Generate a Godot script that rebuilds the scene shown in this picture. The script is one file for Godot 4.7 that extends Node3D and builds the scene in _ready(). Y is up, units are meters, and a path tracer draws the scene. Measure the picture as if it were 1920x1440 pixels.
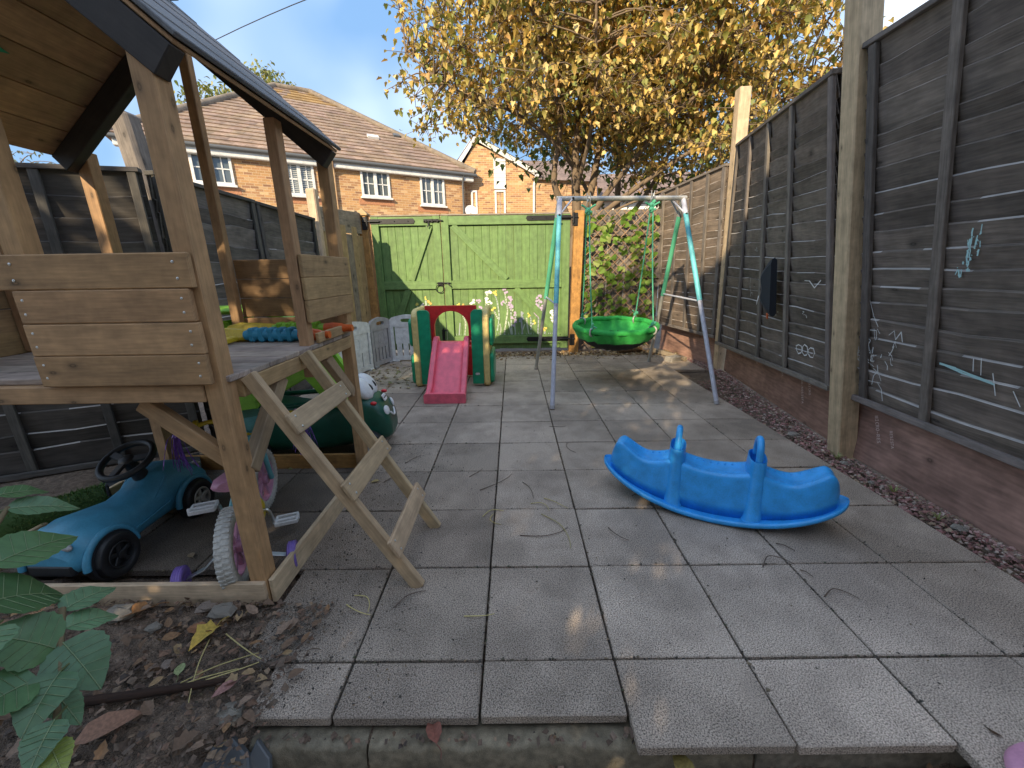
extends Node3D
# Back garden with a timber playhouse, a swing, toys, a painted gate and the neighbours' houses.

var M := {}
var T := {}
var used := {}
var rng := RandomNumberGenerator.new()

# ---------------------------------------------------------------- mesh builder
class MB:
	var v := PackedVector3Array()
	var n := PackedVector3Array()
	var t := PackedVector2Array()
	var c := PackedColorArray()
	var col := Color(1, 1, 1)
	var off := Vector2.ZERO

	func tri(a: Vector3, b: Vector3, d: Vector3, na: Vector3, nb: Vector3, nd: Vector3, ua := Vector2.ZERO, ub := Vector2.ZERO, ud := Vector2.ZERO) -> void:
		# a, b, d counter-clockwise seen from outside; written clockwise as Godot wants
		v.append(a); v.append(d); v.append(b)
		n.append(na); n.append(nd); n.append(nb)
		t.append(ua + off); t.append(ud + off); t.append(ub + off)
		c.append(col); c.append(col); c.append(col)

	func face(a: Vector3, b: Vector3, d: Vector3, ua := Vector2.ZERO, ub := Vector2.ZERO, ud := Vector2.ZERO) -> void:
		var m := (b - a).cross(d - a).normalized()
		tri(a, b, d, m, m, m, ua, ub, ud)

	func quad(a: Vector3, b: Vector3, d: Vector3, e: Vector3, ua := Vector2.ZERO, ub := Vector2(1, 0), ud := Vector2(1, 1), ue := Vector2(0, 1)) -> void:
		var m := (d - a).cross(e - b).normalized()
		tri(a, b, d, m, m, m, ua, ub, ud)
		tri(a, d, e, m, m, m, ua, ud, ue)

	# box with bevelled edges: centre, half sizes along the axes of a basis; the grain (u) runs along x
	func block(ce: Vector3, half: Vector3, ax := Basis.IDENTITY, bev := 0.003) -> void:
		var k := minf(bev, minf(half.x, minf(half.y, half.z)) * 0.45)
		var i := Vector3(half.x - k, half.y - k, half.z - k)
		var s := [Vector3(1, 0, 0), Vector3(0, 1, 0), Vector3(0, 0, 1)]
		var flip := ax.determinant() < 0.0
		for axis in 3:
			var b := (axis + 1) % 3
			var d := (axis + 2) % 3
			for sg in [-1.0, 1.0]:
				var o: Vector3 = s[axis] * (half[axis] * sg)
				var e1: Vector3 = s[b] * i[b]
				var e2: Vector3 = s[d] * i[d]
				put4(ce, ax, [o - e1 - e2, o + e1 - e2, o + e1 + e2, o - e1 + e2], (sg < 0) != flip)
			for s1 in [-1.0, 1.0]:
				for s2 in [-1.0, 1.0]:
					var p1: Vector3 = s[b] * (half[b] * s1) + s[d] * (i[d] * s2)
					var p2: Vector3 = s[b] * (i[b] * s1) + s[d] * (half[d] * s2)
					var l: Vector3 = s[axis] * i[axis]
					put4(ce, ax, [p1 - l, p1 + l, p2 + l, p2 - l], (s1 * s2 > 0) != flip)
		for sx in [-1.0, 1.0]:
			for sy in [-1.0, 1.0]:
				for sz in [-1.0, 1.0]:
					var pa := Vector3(half.x * sx, i.y * sy, i.z * sz)
					var pb := Vector3(i.x * sx, half.y * sy, i.z * sz)
					var pc := Vector3(i.x * sx, i.y * sy, half.z * sz)
					if (sx * sy * sz < 0) != flip:
						face(ce + ax * pa, ce + ax * pc, ce + ax * pb, Vector2(pa.x, pa.y), Vector2(pc.x, pc.y), Vector2(pb.x, pb.y))
					else:
						face(ce + ax * pa, ce + ax * pb, ce + ax * pc, Vector2(pa.x, pa.y), Vector2(pb.x, pb.y), Vector2(pc.x, pc.y))

	func put4(ce: Vector3, ax: Basis, p: Array, rev: bool) -> void:
		if rev:
			p.reverse()
		var w := []
		for q in p:
			w.append(Vector2(q.x, q.y + q.z))
		quad(ce + ax * p[0], ce + ax * p[1], ce + ax * p[2], ce + ax * p[3], w[0], w[1], w[2], w[3])

	# a sawn bar from a to b: w across (sideways), h along up
	func bar(a: Vector3, b: Vector3, w: float, h: float, up := Vector3.UP, bev := 0.003) -> void:
		var x := (b - a).normalized()
		var z := x.cross(up).normalized()
		var y := z.cross(x).normalized()
		block((a + b) * 0.5, Vector3((b - a).length() * 0.5, h * 0.5, w * 0.5), Basis(x, y, z), bev)

	# rings of equal count joined smoothly; caps closed flat; auto oriented
	func loft(rings: Array, cap0 := true, cap1 := true, round_ := true, vscale := 1.0) -> void:
		var m: int = rings.size()
		var k: int = rings[0].size()
		var N := []
		var vol := 0.0
		var mid := Vector3.ZERO
		for r in rings:
			for p in r:
				mid += p
		mid /= float(m * k)
		for i in m:
			var row := PackedVector3Array()
			for j in k:
				var ja := (j + k - 1) % k if round_ else maxi(j - 1, 0)
				var jb := (j + 1) % k if round_ else mini(j + 1, k - 1)
				var du: Vector3 = rings[i][jb] - rings[i][ja]
				var dv: Vector3 = rings[mini(i + 1, m - 1)][j] - rings[maxi(i - 1, 0)][j]
				var w := du.cross(dv)
				row.append(w.normalized() if w.length_squared() > 1e-16 else Vector3.ZERO)
			N.append(row)
		for i in m:
			for j in k:
				vol += (rings[i][j] - mid).dot(N[i][j])
		var s := 1.0 if vol >= 0.0 else -1.0
		for i in m:
			for j in k:
				if N[i][j] == Vector3.ZERO:
					N[i][j] = ((rings[i][j] - mid).normalized()) * s
		var cols := k if round_ else k - 1
		var len_v := 0.0
		for i in m - 1:
			var step: float = (rings[i + 1][0] - rings[i][0]).length()
			var len_u := 0.0
			for j in cols:
				var j2 := (j + 1) % k
				var du2: float = (rings[i][j2] - rings[i][j]).length()
				var ua := Vector2(len_v, len_u) * vscale
				var ub := Vector2(len_v, len_u + du2) * vscale
				var uc := Vector2(len_v + step, len_u + du2) * vscale
				var ud := Vector2(len_v + step, len_u) * vscale
				len_u += du2
				if s > 0:
					tri(rings[i][j], rings[i][j2], rings[i + 1][j2], N[i][j], N[i][j2], N[i + 1][j2], ua, ub, uc)
					tri(rings[i][j], rings[i + 1][j2], rings[i + 1][j], N[i][j], N[i + 1][j2], N[i + 1][j], ua, uc, ud)
				else:
					tri(rings[i][j], rings[i + 1][j2], rings[i][j2], -N[i][j], -N[i + 1][j2], -N[i][j2], ua, uc, ub)
					tri(rings[i][j], rings[i + 1][j], rings[i + 1][j2], -N[i][j], -N[i + 1][j], -N[i + 1][j2], ua, ud, uc)
			len_v += step
		if round_:
			if cap0:
				cap(rings[0], rings[1])
			if cap1:
				cap(rings[m - 1], rings[m - 2])

	func cap(r, inner) -> void:
		var ce := Vector3.ZERO
		var ci := Vector3.ZERO
		for p in r:
			ce += p
		for p in inner:
			ci += p
		ce /= float(r.size())
		ci /= float(r.size())
		var o := Vector3.ZERO
		for j in r.size():
			o += (r[j] - ce).cross(r[(j + 1) % r.size()] - ce)
		var out := ce - ci
		var rev := o.dot(out) < 0
		var m := o.normalized() * (-1.0 if rev else 1.0)
		if o.length_squared() < 1e-18:
			return
		for j in r.size():
			var a: Vector3 = r[j]
			var b: Vector3 = r[(j + 1) % r.size()]
			if rev:
				tri(ce, b, a, m, m, m, Vector2(ce.x, ce.y), Vector2(b.x, b.y), Vector2(a.x, a.y))
			else:
				tri(ce, a, b, m, m, m, Vector2(ce.x, ce.y), Vector2(a.x, a.y), Vector2(b.x, b.y))

	func tube(pts: Array, rad, sides := 8, closed := false, caps := true) -> void:
		var m := pts.size()
		var rings := []
		var ref := Vector3.UP
		var d0: Vector3 = (pts[1] - pts[0]).normalized()
		if absf(d0.dot(ref)) > 0.9:
			ref = Vector3.RIGHT
		var prev := d0.cross(ref).normalized()
		for i in m:
			var a: Vector3 = pts[(i + m - 1) % m] if closed else pts[maxi(i - 1, 0)]
			var b: Vector3 = pts[(i + 1) % m] if closed else pts[mini(i + 1, m - 1)]
			var d := (b - a).normalized()
			prev = (prev - d * prev.dot(d)).normalized()
			var w := d.cross(prev)
			var r: float = rad[i] if rad is Array else rad
			var ring := PackedVector3Array()
			for j in sides:
				var an := TAU * j / sides
				ring.append(pts[i] + (prev * cos(an) + w * sin(an)) * r)
			rings.append(ring)
		if closed:
			rings.append(rings[0])
			caps = false
		loft_tube(rings, caps)

	# tubes: normals straight out of each ring's centre
	func loft_tube(rings: Array, caps: bool) -> void:
		var k: int = rings[0].size()
		var len_v := 0.0
		var ce := []
		for r in rings:
			var s := Vector3.ZERO
			for p in r:
				s += p
			ce.append(s / float(k))
		for i in rings.size() - 1:
			var step: float = (ce[i + 1] - ce[i]).length()
			for j in k:
				var j2 := (j + 1) % k
				var a: Vector3 = rings[i][j]
				var b: Vector3 = rings[i][j2]
				var d: Vector3 = rings[i + 1][j2]
				var e: Vector3 = rings[i + 1][j]
				var na: Vector3 = (a - ce[i]).normalized()
				var nb: Vector3 = (b - ce[i]).normalized()
				var nd: Vector3 = (d - ce[i + 1]).normalized()
				var ne: Vector3 = (e - ce[i + 1]).normalized()
				var g := (b - a).cross(e - a)
				var w := (b - a).length()
				var ua := Vector2(len_v, j * w)
				var ub := Vector2(len_v, (j + 1) * w)
				var ud := Vector2(len_v + step, (j + 1) * w)
				var ue := Vector2(len_v + step, j * w)
				if g.dot(na + nb) > 0:
					tri(a, b, d, na, nb, nd, ua, ub, ud)
					tri(a, d, e, na, nd, ne, ua, ud, ue)
				else:
					tri(a, d, b, na, nd, nb, ua, ud, ub)
					tri(a, e, d, na, ne, nd, ua, ue, ud)
			len_v += step
		if caps:
			cap(rings[0], rings[1])
			cap(rings[rings.size() - 1], rings[rings.size() - 2])

	# profile of (radius, height) turned about the y axis of xf
	func lathe(prof: Array, xf := Transform3D.IDENTITY, sides := 24, caps := true) -> void:
		var rings := []
		for p in prof:
			var ring := PackedVector3Array()
			for j in sides:
				var an := TAU * j / sides
				ring.append(xf * Vector3(cos(an) * maxf(p.x, 0.0002), p.y, sin(an) * maxf(p.x, 0.0002)))
			rings.append(ring)
		loft(rings, caps, caps)

	# outline in the xy plane of xf, thickness along z (centred)
	func slab(poly: PackedVector2Array, depth: float, xf := Transform3D.IDENTITY, bev := 0.0) -> void:
		var p := poly
		if Geometry2D.is_polygon_clockwise(p):
			p = p.duplicate()
			p.reverse()
		var idx := Geometry2D.triangulate_polygon(p)
		var inner := p
		if bev > 0.0:
			var off_ := Geometry2D.offset_polygon(p, -bev, Geometry2D.JOIN_MITER)
			if off_.size() == 1 and off_[0].size() == p.size():
				inner = off_[0]
				if Geometry2D.is_polygon_clockwise(inner):
					inner.reverse()
				# line the start points up
				var best := 0
				var bd := 1e9
				for i in inner.size():
					var dd: float = inner[i].distance_squared_to(p[0])
					if dd < bd:
						bd = dd
						best = i
				var turned := PackedVector2Array()
				for i in inner.size():
					turned.append(inner[(i + best) % inner.size()])
				inner = turned
				idx = Geometry2D.triangulate_polygon(inner)
		var h := depth * 0.5
		var has := inner.size() == p.size() and bev > 0.0 and inner != p
		var flip := xf.basis.determinant() < 0
		for i in range(0, idx.size(), 3):
			var a := inner[idx[i]]
			var b := inner[idx[i + 1]]
			var d := inner[idx[i + 2]]
			if (b - a).cross(d - a) < 0:
				var q := b
				b = d
				d = q
			var fa := [xf * Vector3(a.x, a.y, h), xf * Vector3(b.x, b.y, h), xf * Vector3(d.x, d.y, h)]
			var ba := [xf * Vector3(a.x, a.y, -h), xf * Vector3(d.x, d.y, -h), xf * Vector3(b.x, b.y, -h)]
			if flip:
				face(fa[0], fa[2], fa[1], a, d, b)
				face(ba[0], ba[2], ba[1], a, b, d)
			else:
				face(fa[0], fa[1], fa[2], a, b, d)
				face(ba[0], ba[1], ba[2], a, d, b)
		var run := 0.0
		var hs := h - (bev if has else 0.0)
		for i in p.size():
			var a := p[i]
			var b := p[(i + 1) % p.size()]
			var l := (b - a).length()
			var q4 := [xf * Vector3(a.x, a.y, -hs), xf * Vector3(b.x, b.y, -hs), xf * Vector3(b.x, b.y, hs), xf * Vector3(a.x, a.y, hs)]
			if flip:
				q4.reverse()
			quad(q4[0], q4[1], q4[2], q4[3], Vector2(run, 0), Vector2(run + l, 0), Vector2(run + l, depth), Vector2(run, depth))
			if has:
				var ia := inner[i]
				var ib := inner[(i + 1) % p.size()]
				var f4 := [xf * Vector3(a.x, a.y, hs), xf * Vector3(b.x, b.y, hs), xf * Vector3(ib.x, ib.y, h), xf * Vector3(ia.x, ia.y, h)]
				var b4 := [xf * Vector3(ia.x, ia.y, -h), xf * Vector3(ib.x, ib.y, -h), xf * Vector3(b.x, b.y, -hs), xf * Vector3(a.x, a.y, -hs)]
				if flip:
					f4.reverse()
					b4.reverse()
				quad(f4[0], f4[1], f4[2], f4[3], a, b, ib, ia)
				quad(b4[0], b4[1], b4[2], b4[3], ia, ib, b, a)
			run += l

	func blob(ce: Vector3, r: Vector3, ax := Basis.IDENTITY, rows := 8, sides := 12, wob := 0.0, sd := 1) -> void:
		var rg := RandomNumberGenerator.new()
		rg.seed = sd
		var rings := []
		for i in rows + 1:
			var a := PI * i / rows
			var ring := PackedVector3Array()
			for j in sides:
				var b := TAU * j / sides
				var k := 1.0 + (rg.randf() - 0.5) * wob if i > 0 and i < rows else 1.0
				ring.append(ce + ax * Vector3(r.x * maxf(sin(a), 0.001) * cos(b) * k, r.y * cos(a) * k, r.z * maxf(sin(a), 0.001) * sin(b) * k))
			rings.append(ring)
		loft(rings, false, false)

	func mesh(mat: Material) -> ArrayMesh:
		var a := []
		a.resize(Mesh.ARRAY_MAX)
		a[Mesh.ARRAY_VERTEX] = v
		a[Mesh.ARRAY_NORMAL] = n
		a[Mesh.ARRAY_TEX_UV] = t
		a[Mesh.ARRAY_COLOR] = c
		var m := ArrayMesh.new()
		m.add_surface_from_arrays(Mesh.PRIMITIVE_TRIANGLES, a)
		m.surface_set_material(0, mat)
		return m


func V(x: float, y: float, z: float) -> Vector3:
	return Vector3(x, y, z)


func numbered(called: String) -> String:
	used[called] = used.get(called, -1) + 1
	return called if used[called] == 0 else "%s_%03d" % [called, used[called]]


func tag(o: Node3D, label: String, category: String, group := "") -> Node3D:
	o.set_meta("label", label)
	o.set_meta("category", category)
	if group:
		o.set_meta("group", group)
	return o


func thing(called: String, label: String, category: String, at := Vector3.ZERO, group := "", turn := 0.0) -> Node3D:
	var o := Node3D.new()
	o.name = numbered(called)
	add_child(o)
	o.position = at
	o.rotation.y = turn
	return tag(o, label, category, group)


func obj(called: String, mb: MB, mat: Material, parent: Node = null) -> MeshInstance3D:
	var o := MeshInstance3D.new()
	o.mesh = mb.mesh(mat)
	if parent == null:
		o.name = numbered(called)
		add_child(o)
	else:
		o.name = called
		parent.add_child(o, true)
	return o


func inst(called: String, m: Mesh, parent: Node, xf: Transform3D) -> MeshInstance3D:
	var o := MeshInstance3D.new()
	o.mesh = m
	if parent == null:
		o.name = numbered(called)
		add_child(o)
	else:
		o.name = called
		parent.add_child(o, true)
	o.transform = xf
	return o


func struct(called: String, mb: MB, mat: Material) -> MeshInstance3D:
	var o := obj(called, mb, mat)
	o.set_meta("kind", "structure")
	return o


# one sawn timber as a part
func timber(called: String, parent: Node, mat: Material, a: Vector3, b: Vector3, w: float, h: float, up := Vector3.UP, tone := 0.12, bev := 0.003) -> MeshInstance3D:
	var mb := MB.new()
	var k := 1.0 - rng.randf() * 2.0 * tone
	mb.col = Color(k, k * (1.0 - rng.randf() * 0.04), k * (1.0 - rng.randf() * 0.08))
	mb.off = Vector2(rng.randf() * 7.0, rng.randf() * 7.0)
	mb.bar(a, b, w, h, up, bev)
	return obj(called, mb, mat, parent)


func arc(ce: Vector3, r: float, a0: float, a1: float, n: int, ex := Vector3.RIGHT, ey := Vector3.UP) -> Array:
	var out := []
	for i in n + 1:
		var a := lerpf(a0, a1, float(i) / n)
		out.append(ce + ex * cos(a) * r + ey * sin(a) * r)
	return out


func curve(pts: Array, sub := 5) -> Array:
	var out := []
	for i in pts.size() - 1:
		var p0: Vector3 = pts[maxi(i - 1, 0)]
		var p1: Vector3 = pts[i]
		var p2: Vector3 = pts[i + 1]
		var p3: Vector3 = pts[mini(i + 2, pts.size() - 1)]
		for s in sub:
			var t := float(s) / sub
			out.append(0.5 * ((2.0 * p1) + (p2 - p0) * t + (2.0 * p0 - 5.0 * p1 + 4.0 * p2 - p3) * t * t + (3.0 * p1 - p0 - 3.0 * p2 + p3) * t * t * t))
	out.append(pts[pts.size() - 1])
	return out


func rounded(x0: float, y0: float, x1: float, y1: float, r, seg := 5) -> PackedVector2Array:
	var p := PackedVector2Array()
	var rr: Array = r if r is Array else [r, r, r, r]
	var cs := [Vector2(x1, y1), Vector2(x0, y1), Vector2(x0, y0), Vector2(x1, y0)]
	var sx := [-1.0, 1.0, 1.0, -1.0]
	var sy := [-1.0, -1.0, 1.0, 1.0]
	for k in 4:
		var ra: float = rr[k]
		if ra <= 0.0:
			p.append(cs[k])
			continue
		for i in seg + 1:
			var a := PI * 0.5 * k + PI * 0.5 * i / seg
			p.append(cs[k] + Vector2(sx[k], sy[k]) * ra + Vector2(cos(a), sin(a)) * ra)
	return p


# ---------------------------------------------------------------- textures and materials
func grey(seed_: int, freq: float, w: int, h: int, oct := 4, kind := FastNoiseLite.TYPE_SIMPLEX_SMOOTH) -> PackedByteArray:
	var f := FastNoiseLite.new()
	f.seed = seed_
	f.noise_type = kind
	f.frequency = freq
	f.fractal_octaves = oct
	var im := f.get_seamless_image(w, h)
	im.convert(Image.FORMAT_L8)
	return im.get_data()


func stretched(seed_: int, freq: float, w0: int, h0: int, w: int, h: int, oct := 4) -> PackedByteArray:
	var im := Image.create_from_data(w0, h0, false, Image.FORMAT_L8, grey(seed_, freq, w0, h0, oct))
	im.resize(w, h, Image.INTERPOLATE_CUBIC)
	return im.get_data()


# the grey values are meant as linear reflectance, so they are stored sRGB encoded
func tex(data: PackedByteArray, w: int, h: int, rgb := false) -> ImageTexture:
	if not rgb:
		var lut := PackedByteArray()
		for i in 256:
			lut.append(int(round(Color(i / 255.0, 0, 0).linear_to_srgb().r * 255.0)))
		for i in data.size():
			data[i] = lut[data[i]]
	return ImageTexture.create_from_image(Image.create_from_data(w, h, false, Image.FORMAT_RGB8 if rgb else Image.FORMAT_L8, data))


# timber: long streaks, a few knots with the grain bent round them; lum 0..255
func wood_tex(seed_: int, streak: float, knots: int, low: float) -> ImageTexture:
	var w := 1024
	var h := 512
	var a := stretched(seed_, 0.02, 48, h, w, h, 4)
	var b := stretched(seed_ + 1, 0.09, 96, h, w, h, 3)
	var d := grey(seed_ + 2, 0.008, w, h, 3)
	var r := RandomNumberGenerator.new()
	r.seed = seed_
	var out := PackedByteArray()
	out.resize(w * h)
	for y in h:
		for x in w:
			var i := y * w + x
			var k := a[i] * 0.45 + b[i] * streak + d[i] * 0.3
			out[i] = int(clampf(low + k * (255.0 - low) / (255.0 * (0.75 + streak)), 0, 255))
	for q in knots:
		var cx := r.randi_range(0, w - 1)
		var cy := r.randi_range(0, h - 1)
		var ra := r.randf_range(5, 11)
		for dy in range(-30, 31):
			for dx in range(-60, 61):
				var e := sqrt(dx * dx * 0.28 + dy * dy) / ra
				if e < 2.6:
					var i := posmod(cy + dy, h) * w + posmod(cx + dx, w)
					var g := 0.48 + 0.14 * sin(e * 9.0) if e < 1.0 else lerpf(0.74, 1.0, (e - 1.0) / 1.6)
					out[i] = int(out[i] * g)
	return tex(out, w, h)


func mix_tex(seed_: int, size: int, layers: Array, lo: float, hi: float, gain := 1.0) -> ImageTexture:
	var acc := PackedFloat32Array()
	acc.resize(size * size)
	var k := 0
	for l in layers:
		var g := grey(seed_ + k * 17, l[0], size, size, l[2])
		for i in size * size:
			acc[i] += (g[i] / 255.0 - 0.5) * l[1]
		k += 1
	var out := PackedByteArray()
	out.resize(size * size)
	for i in size * size:
		out[i] = int(255.0 * clampf(lerpf(lo, hi, clampf(0.5 + acc[i] * gain, 0.0, 1.0)), 0.0, 1.0))
	return tex(out, size, size)


# crumb rubber: grains of several greys
func speckle_tex() -> ImageTexture:
	var size := 1024
	var r := RandomNumberGenerator.new()
	r.seed = 5
	var g := grey(61, 0.22, size, size, 2)
	var out := PackedByteArray()
	out.resize(size * size)
	for i in size * size:
		var k := 0.70 + (g[i] / 255.0 - 0.5) * 1.5 + (r.randf() - 0.5) * 0.3
		var q := r.randf()
		if q < 0.012:
			k += 0.35
		elif q < 0.03:
			k -= 0.3
		out[i] = int(255.0 * clampf(k, 0.05, 1.0))
	return tex(out, size, size)


func brick_tex() -> ImageTexture:
	var w := 768
	var h := 768
	var bw := 48
	var bh := 16
	var r := RandomNumberGenerator.new()
	r.seed = 21
	var tone := []
	for i in (w / bw) * (h / bh) * 2:
		var q := r.randf()
		var c := Color(0.47, 0.29, 0.145)
		if q < 0.22:
			c = Color(0.40, 0.235, 0.13)
		elif q < 0.36:
			c = Color(0.30, 0.175, 0.11)
		elif q < 0.5:
			c = Color(0.56, 0.40, 0.24)
		tone.append(c * r.randf_range(0.86, 1.12))
	var g := grey(33, 0.1, w, h, 3)
	var out := PackedByteArray()
	out.resize(w * h * 3)
	for y in h:
		var row := y / bh
		var fy := y % bh
		for x in w:
			var xx := (x + (bw / 2 if row % 2 else 0)) % w
			var colm := xx / bw
			var fx := xx % bw
			var k := 0.82 + 0.36 * g[y * w + x] / 255.0
			var c: Color = tone[(row * (w / bw) + colm) % tone.size()]
			if fy < 3 or fx < 3:
				c = Color(0.54, 0.43, 0.30)
			c = (c * k).linear_to_srgb()
			var i := (y * w + x) * 3
			out[i] = int(clampf(c.r, 0, 1) * 255)
			out[i + 1] = int(clampf(c.g, 0, 1) * 255)
			out[i + 2] = int(clampf(c.b, 0, 1) * 255)
	return tex(out, w, h, true)


func mat(called: String, lin: Color, rough := 0.8, o := {}) -> StandardMaterial3D:
	var m := StandardMaterial3D.new()
	m.resource_name = called
	m.albedo_color = lin.linear_to_srgb()
	m.roughness = rough
	m.vertex_color_use_as_albedo = true
	m.metallic = o.get("metal", 0.0)
	m.metallic_specular = o.get("spec", 0.5)
	if o.has("tex"):
		m.albedo_texture = o.tex
	var sc = o.get("scale", 1.0)
	m.uv1_scale = sc if sc is Vector3 else Vector3(sc, sc, sc)
	if o.has("bump"):
		m.heightmap_enabled = true
		m.heightmap_texture = o.bump
		m.heightmap_scale = o.get("depth", 0.1)
	if o.get("tri", "") != "":
		m.uv1_triplanar = true
		m.uv1_world_triplanar = o.tri == "world"
		m.uv1_triplanar_sharpness = 4.0
	if o.has("detail"):
		m.detail_enabled = true
		m.detail_albedo = o.detail
		m.detail_blend_mode = BaseMaterial3D.BLEND_MODE_MUL
		m.detail_uv_layer = BaseMaterial3D.DETAIL_UV_2
		m.uv2_triplanar = true
		m.uv2_world_triplanar = true
		var d: float = o.get("dscale", 0.5)
		m.uv2_scale = Vector3(d, d, d)
	if o.has("rtex"):
		m.roughness_texture = o.rtex
	if o.has("coat"):
		m.clearcoat_enabled = true
		m.clearcoat = o.coat
		m.clearcoat_roughness = 0.2
	if o.has("back"):
		m.backlight_enabled = true
		m.backlight = o.back
	if o.has("alpha"):
		m.transparency = BaseMaterial3D.TRANSPARENCY_ALPHA
		m.albedo_color.a = o.alpha
	if o.has("rim"):
		m.rim_enabled = true
		m.rim = o.rim
	M[called] = m
	return m


func make_materials() -> void:
	T.wood = wood_tex(11, 0.45, 6, 100)
	T.plain = wood_tex(13, 0.4, 0, 120)
	T.rough = wood_tex(31, 0.75, 10, 70)
	T.dark = wood_tex(51, 0.6, 8, 55)
	T.speck = speckle_tex()
	T.blotch = mix_tex(71, 512, [[0.012, 1.0, 4], [0.05, 0.5, 3]], 0.72, 1.0, 1.1)
	T.stain = mix_tex(81, 512, [[0.006, 1.2, 5], [0.03, 0.6, 4]], 0.66, 1.0, 1.4)
	T.soil = mix_tex(91, 512, [[0.03, 0.9, 4], [0.18, 0.9, 3]], 0.25, 1.0, 1.0)
	T.stone = mix_tex(101, 512, [[0.02, 0.7, 5], [0.2, 0.5, 2]], 0.45, 1.0, 1.2)
	T.fine = mix_tex(111, 512, [[0.16, 1.0, 3]], 0.0, 1.0, 1.0)
	T.scuff = mix_tex(121, 512, [[0.01, 0.9, 4], [0.09, 0.5, 3], [0.3, 0.35, 2]], 0.72, 1.0, 1.3)
	T.brick = brick_tex()
	var wo := {"tex": T.wood, "bump": T.wood, "depth": 0.1, "scale": Vector3(1.0, 2.2, 1.0), "detail": T.blotch, "dscale": 1.1}
	mat("play_timber", Color(0.72, 0.435, 0.215), 0.7, wo)
	mat("play_plank", Color(0.76, 0.46, 0.23), 0.7, wo)
	mat("ladder_timber", Color(0.74, 0.54, 0.33), 0.75, wo)
	mat("deck_board", Color(0.66, 0.54, 0.44), 0.8, {"tex": T.rough, "bump": T.rough, "depth": 0.12, "scale": Vector3(1.0, 2.0, 1.0), "detail": T.stain, "dscale": 1.0})
	mat("roof_board", Color(0.24, 0.245, 0.255), 0.7, {"tex": T.rough, "bump": T.rough, "depth": 0.12, "scale": Vector3(1.0, 2.0, 1.0)})
	mat("roof_lining", Color(0.80, 0.50, 0.27), 0.8, wo)
	mat("dark_beam", Color(0.06, 0.05, 0.045), 0.7, wo)
	mat("fence_board", Color(0.92, 0.85, 0.79), 0.85, {"tex": T.dark, "bump": T.dark, "depth": 0.25, "scale": Vector3(0.7, 1.9, 1.0), "detail": T.stain, "dscale": 0.9})
	mat("fence_batten", Color(0.38, 0.33, 0.29), 0.85, {"tex": T.dark, "bump": T.dark, "depth": 0.2, "scale": Vector3(0.8, 2.0, 1.0), "detail": T.blotch, "dscale": 1.2})
	mat("shaded_batten", Color(0.17, 0.155, 0.14), 0.85, {"tex": T.dark, "bump": T.dark, "depth": 0.2, "scale": Vector3(0.8, 2.0, 1.0), "detail": T.blotch, "dscale": 1.2})  # batten colour darkened to paint shade on the left fence
	mat("post_timber", Color(0.95, 0.72, 0.47), 0.8, wo)
	mat("orange_post", Color(0.74, 0.38, 0.11), 0.75, {"tex": T.wood, "bump": T.wood, "depth": 0.15, "scale": Vector3(0.8, 2.6, 1.0), "detail": T.stain, "dscale": 2.0})
	mat("old_timber", Color(0.62, 0.50, 0.35), 0.9, {"tex": T.rough, "bump": T.rough, "depth": 0.3, "scale": Vector3(1.0, 2.0, 1.0), "detail": T.stain, "dscale": 1.5})
	mat("pale_timber", Color(0.74, 0.49, 0.235), 0.8, wo)
	mat("plinth", Color(0.66, 0.39, 0.30), 0.75, {"tex": T.rough, "bump": T.rough, "depth": 0.06, "scale": Vector3(0.6, 0.8, 1.0), "detail": T.stain, "dscale": 0.8})
	mat("gate_green", Color(0.22, 0.385, 0.12), 0.62, {"tex": T.plain, "bump": T.plain, "depth": 0.06, "scale": Vector3(0.9, 2.0, 1.0), "detail": T.blotch, "dscale": 1.4})
	mat("gate_top", Color(0.50, 0.43, 0.33), 0.85, wo)
	mat("black_iron", Color(0.03, 0.03, 0.032), 0.45, {"metal": 0.6, "tex": T.scuff, "tri": "local", "scale": 5.0})
	mat("steel", Color(0.62, 0.62, 0.6), 0.35, {"metal": 0.9})
	mat("rubber_tile", Color(0.80, 0.655, 0.53), 0.95, {"spec": 0.3, "tex": T.speck, "bump": T.speck, "depth": 0.32, "tri": "world", "scale": 0.85, "detail": T.stain, "dscale": 0.42})
	mat("soil", Color(0.34, 0.245, 0.175), 0.95, {"tex": T.soil, "bump": T.soil, "depth": 1.6, "tri": "world", "scale": 1.7, "detail": T.stain, "dscale": 0.7})
	mat("concrete", Color(0.36, 0.32, 0.25), 0.9, {"tex": T.stone, "bump": T.stone, "depth": 0.6, "tri": "world", "scale": 2.6, "detail": T.stain, "dscale": 2.3})
	mat("stone", Color(0.42, 0.38, 0.33), 0.9, {"tex": T.stone, "bump": T.stone, "depth": 0.4, "tri": "local", "scale": 5.0})
	mat("gravel", Color(1, 1, 1), 0.9, {"tex": T.stone, "tri": "world", "scale": 6.0})
	mat("ground_far", Color(0.19, 0.18, 0.165), 0.95, {"tex": T.stain, "tri": "world", "scale": 0.2})
	mat("brick", Color(1.0, 0.90, 0.77), 0.9, {"tex": T.brick, "scale": 0.28})
	mat("red_brick", Color(0.62, 0.29, 0.15), 0.9, {"tex": T.stone, "tri": "local", "scale": 2.0})
	mat("roof_tile", Color(0.56, 0.405, 0.32), 0.88, {"tex": T.stain, "tri": "local", "scale": 0.5, "detail": T.stone, "dscale": 0.6})
	mat("white_paint", Color(0.80, 0.79, 0.76), 0.5, {"tex": T.scuff, "tri": "local", "scale": 0.8})
	mat("grey_gutter", Color(0.10, 0.105, 0.11), 0.5)
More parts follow.
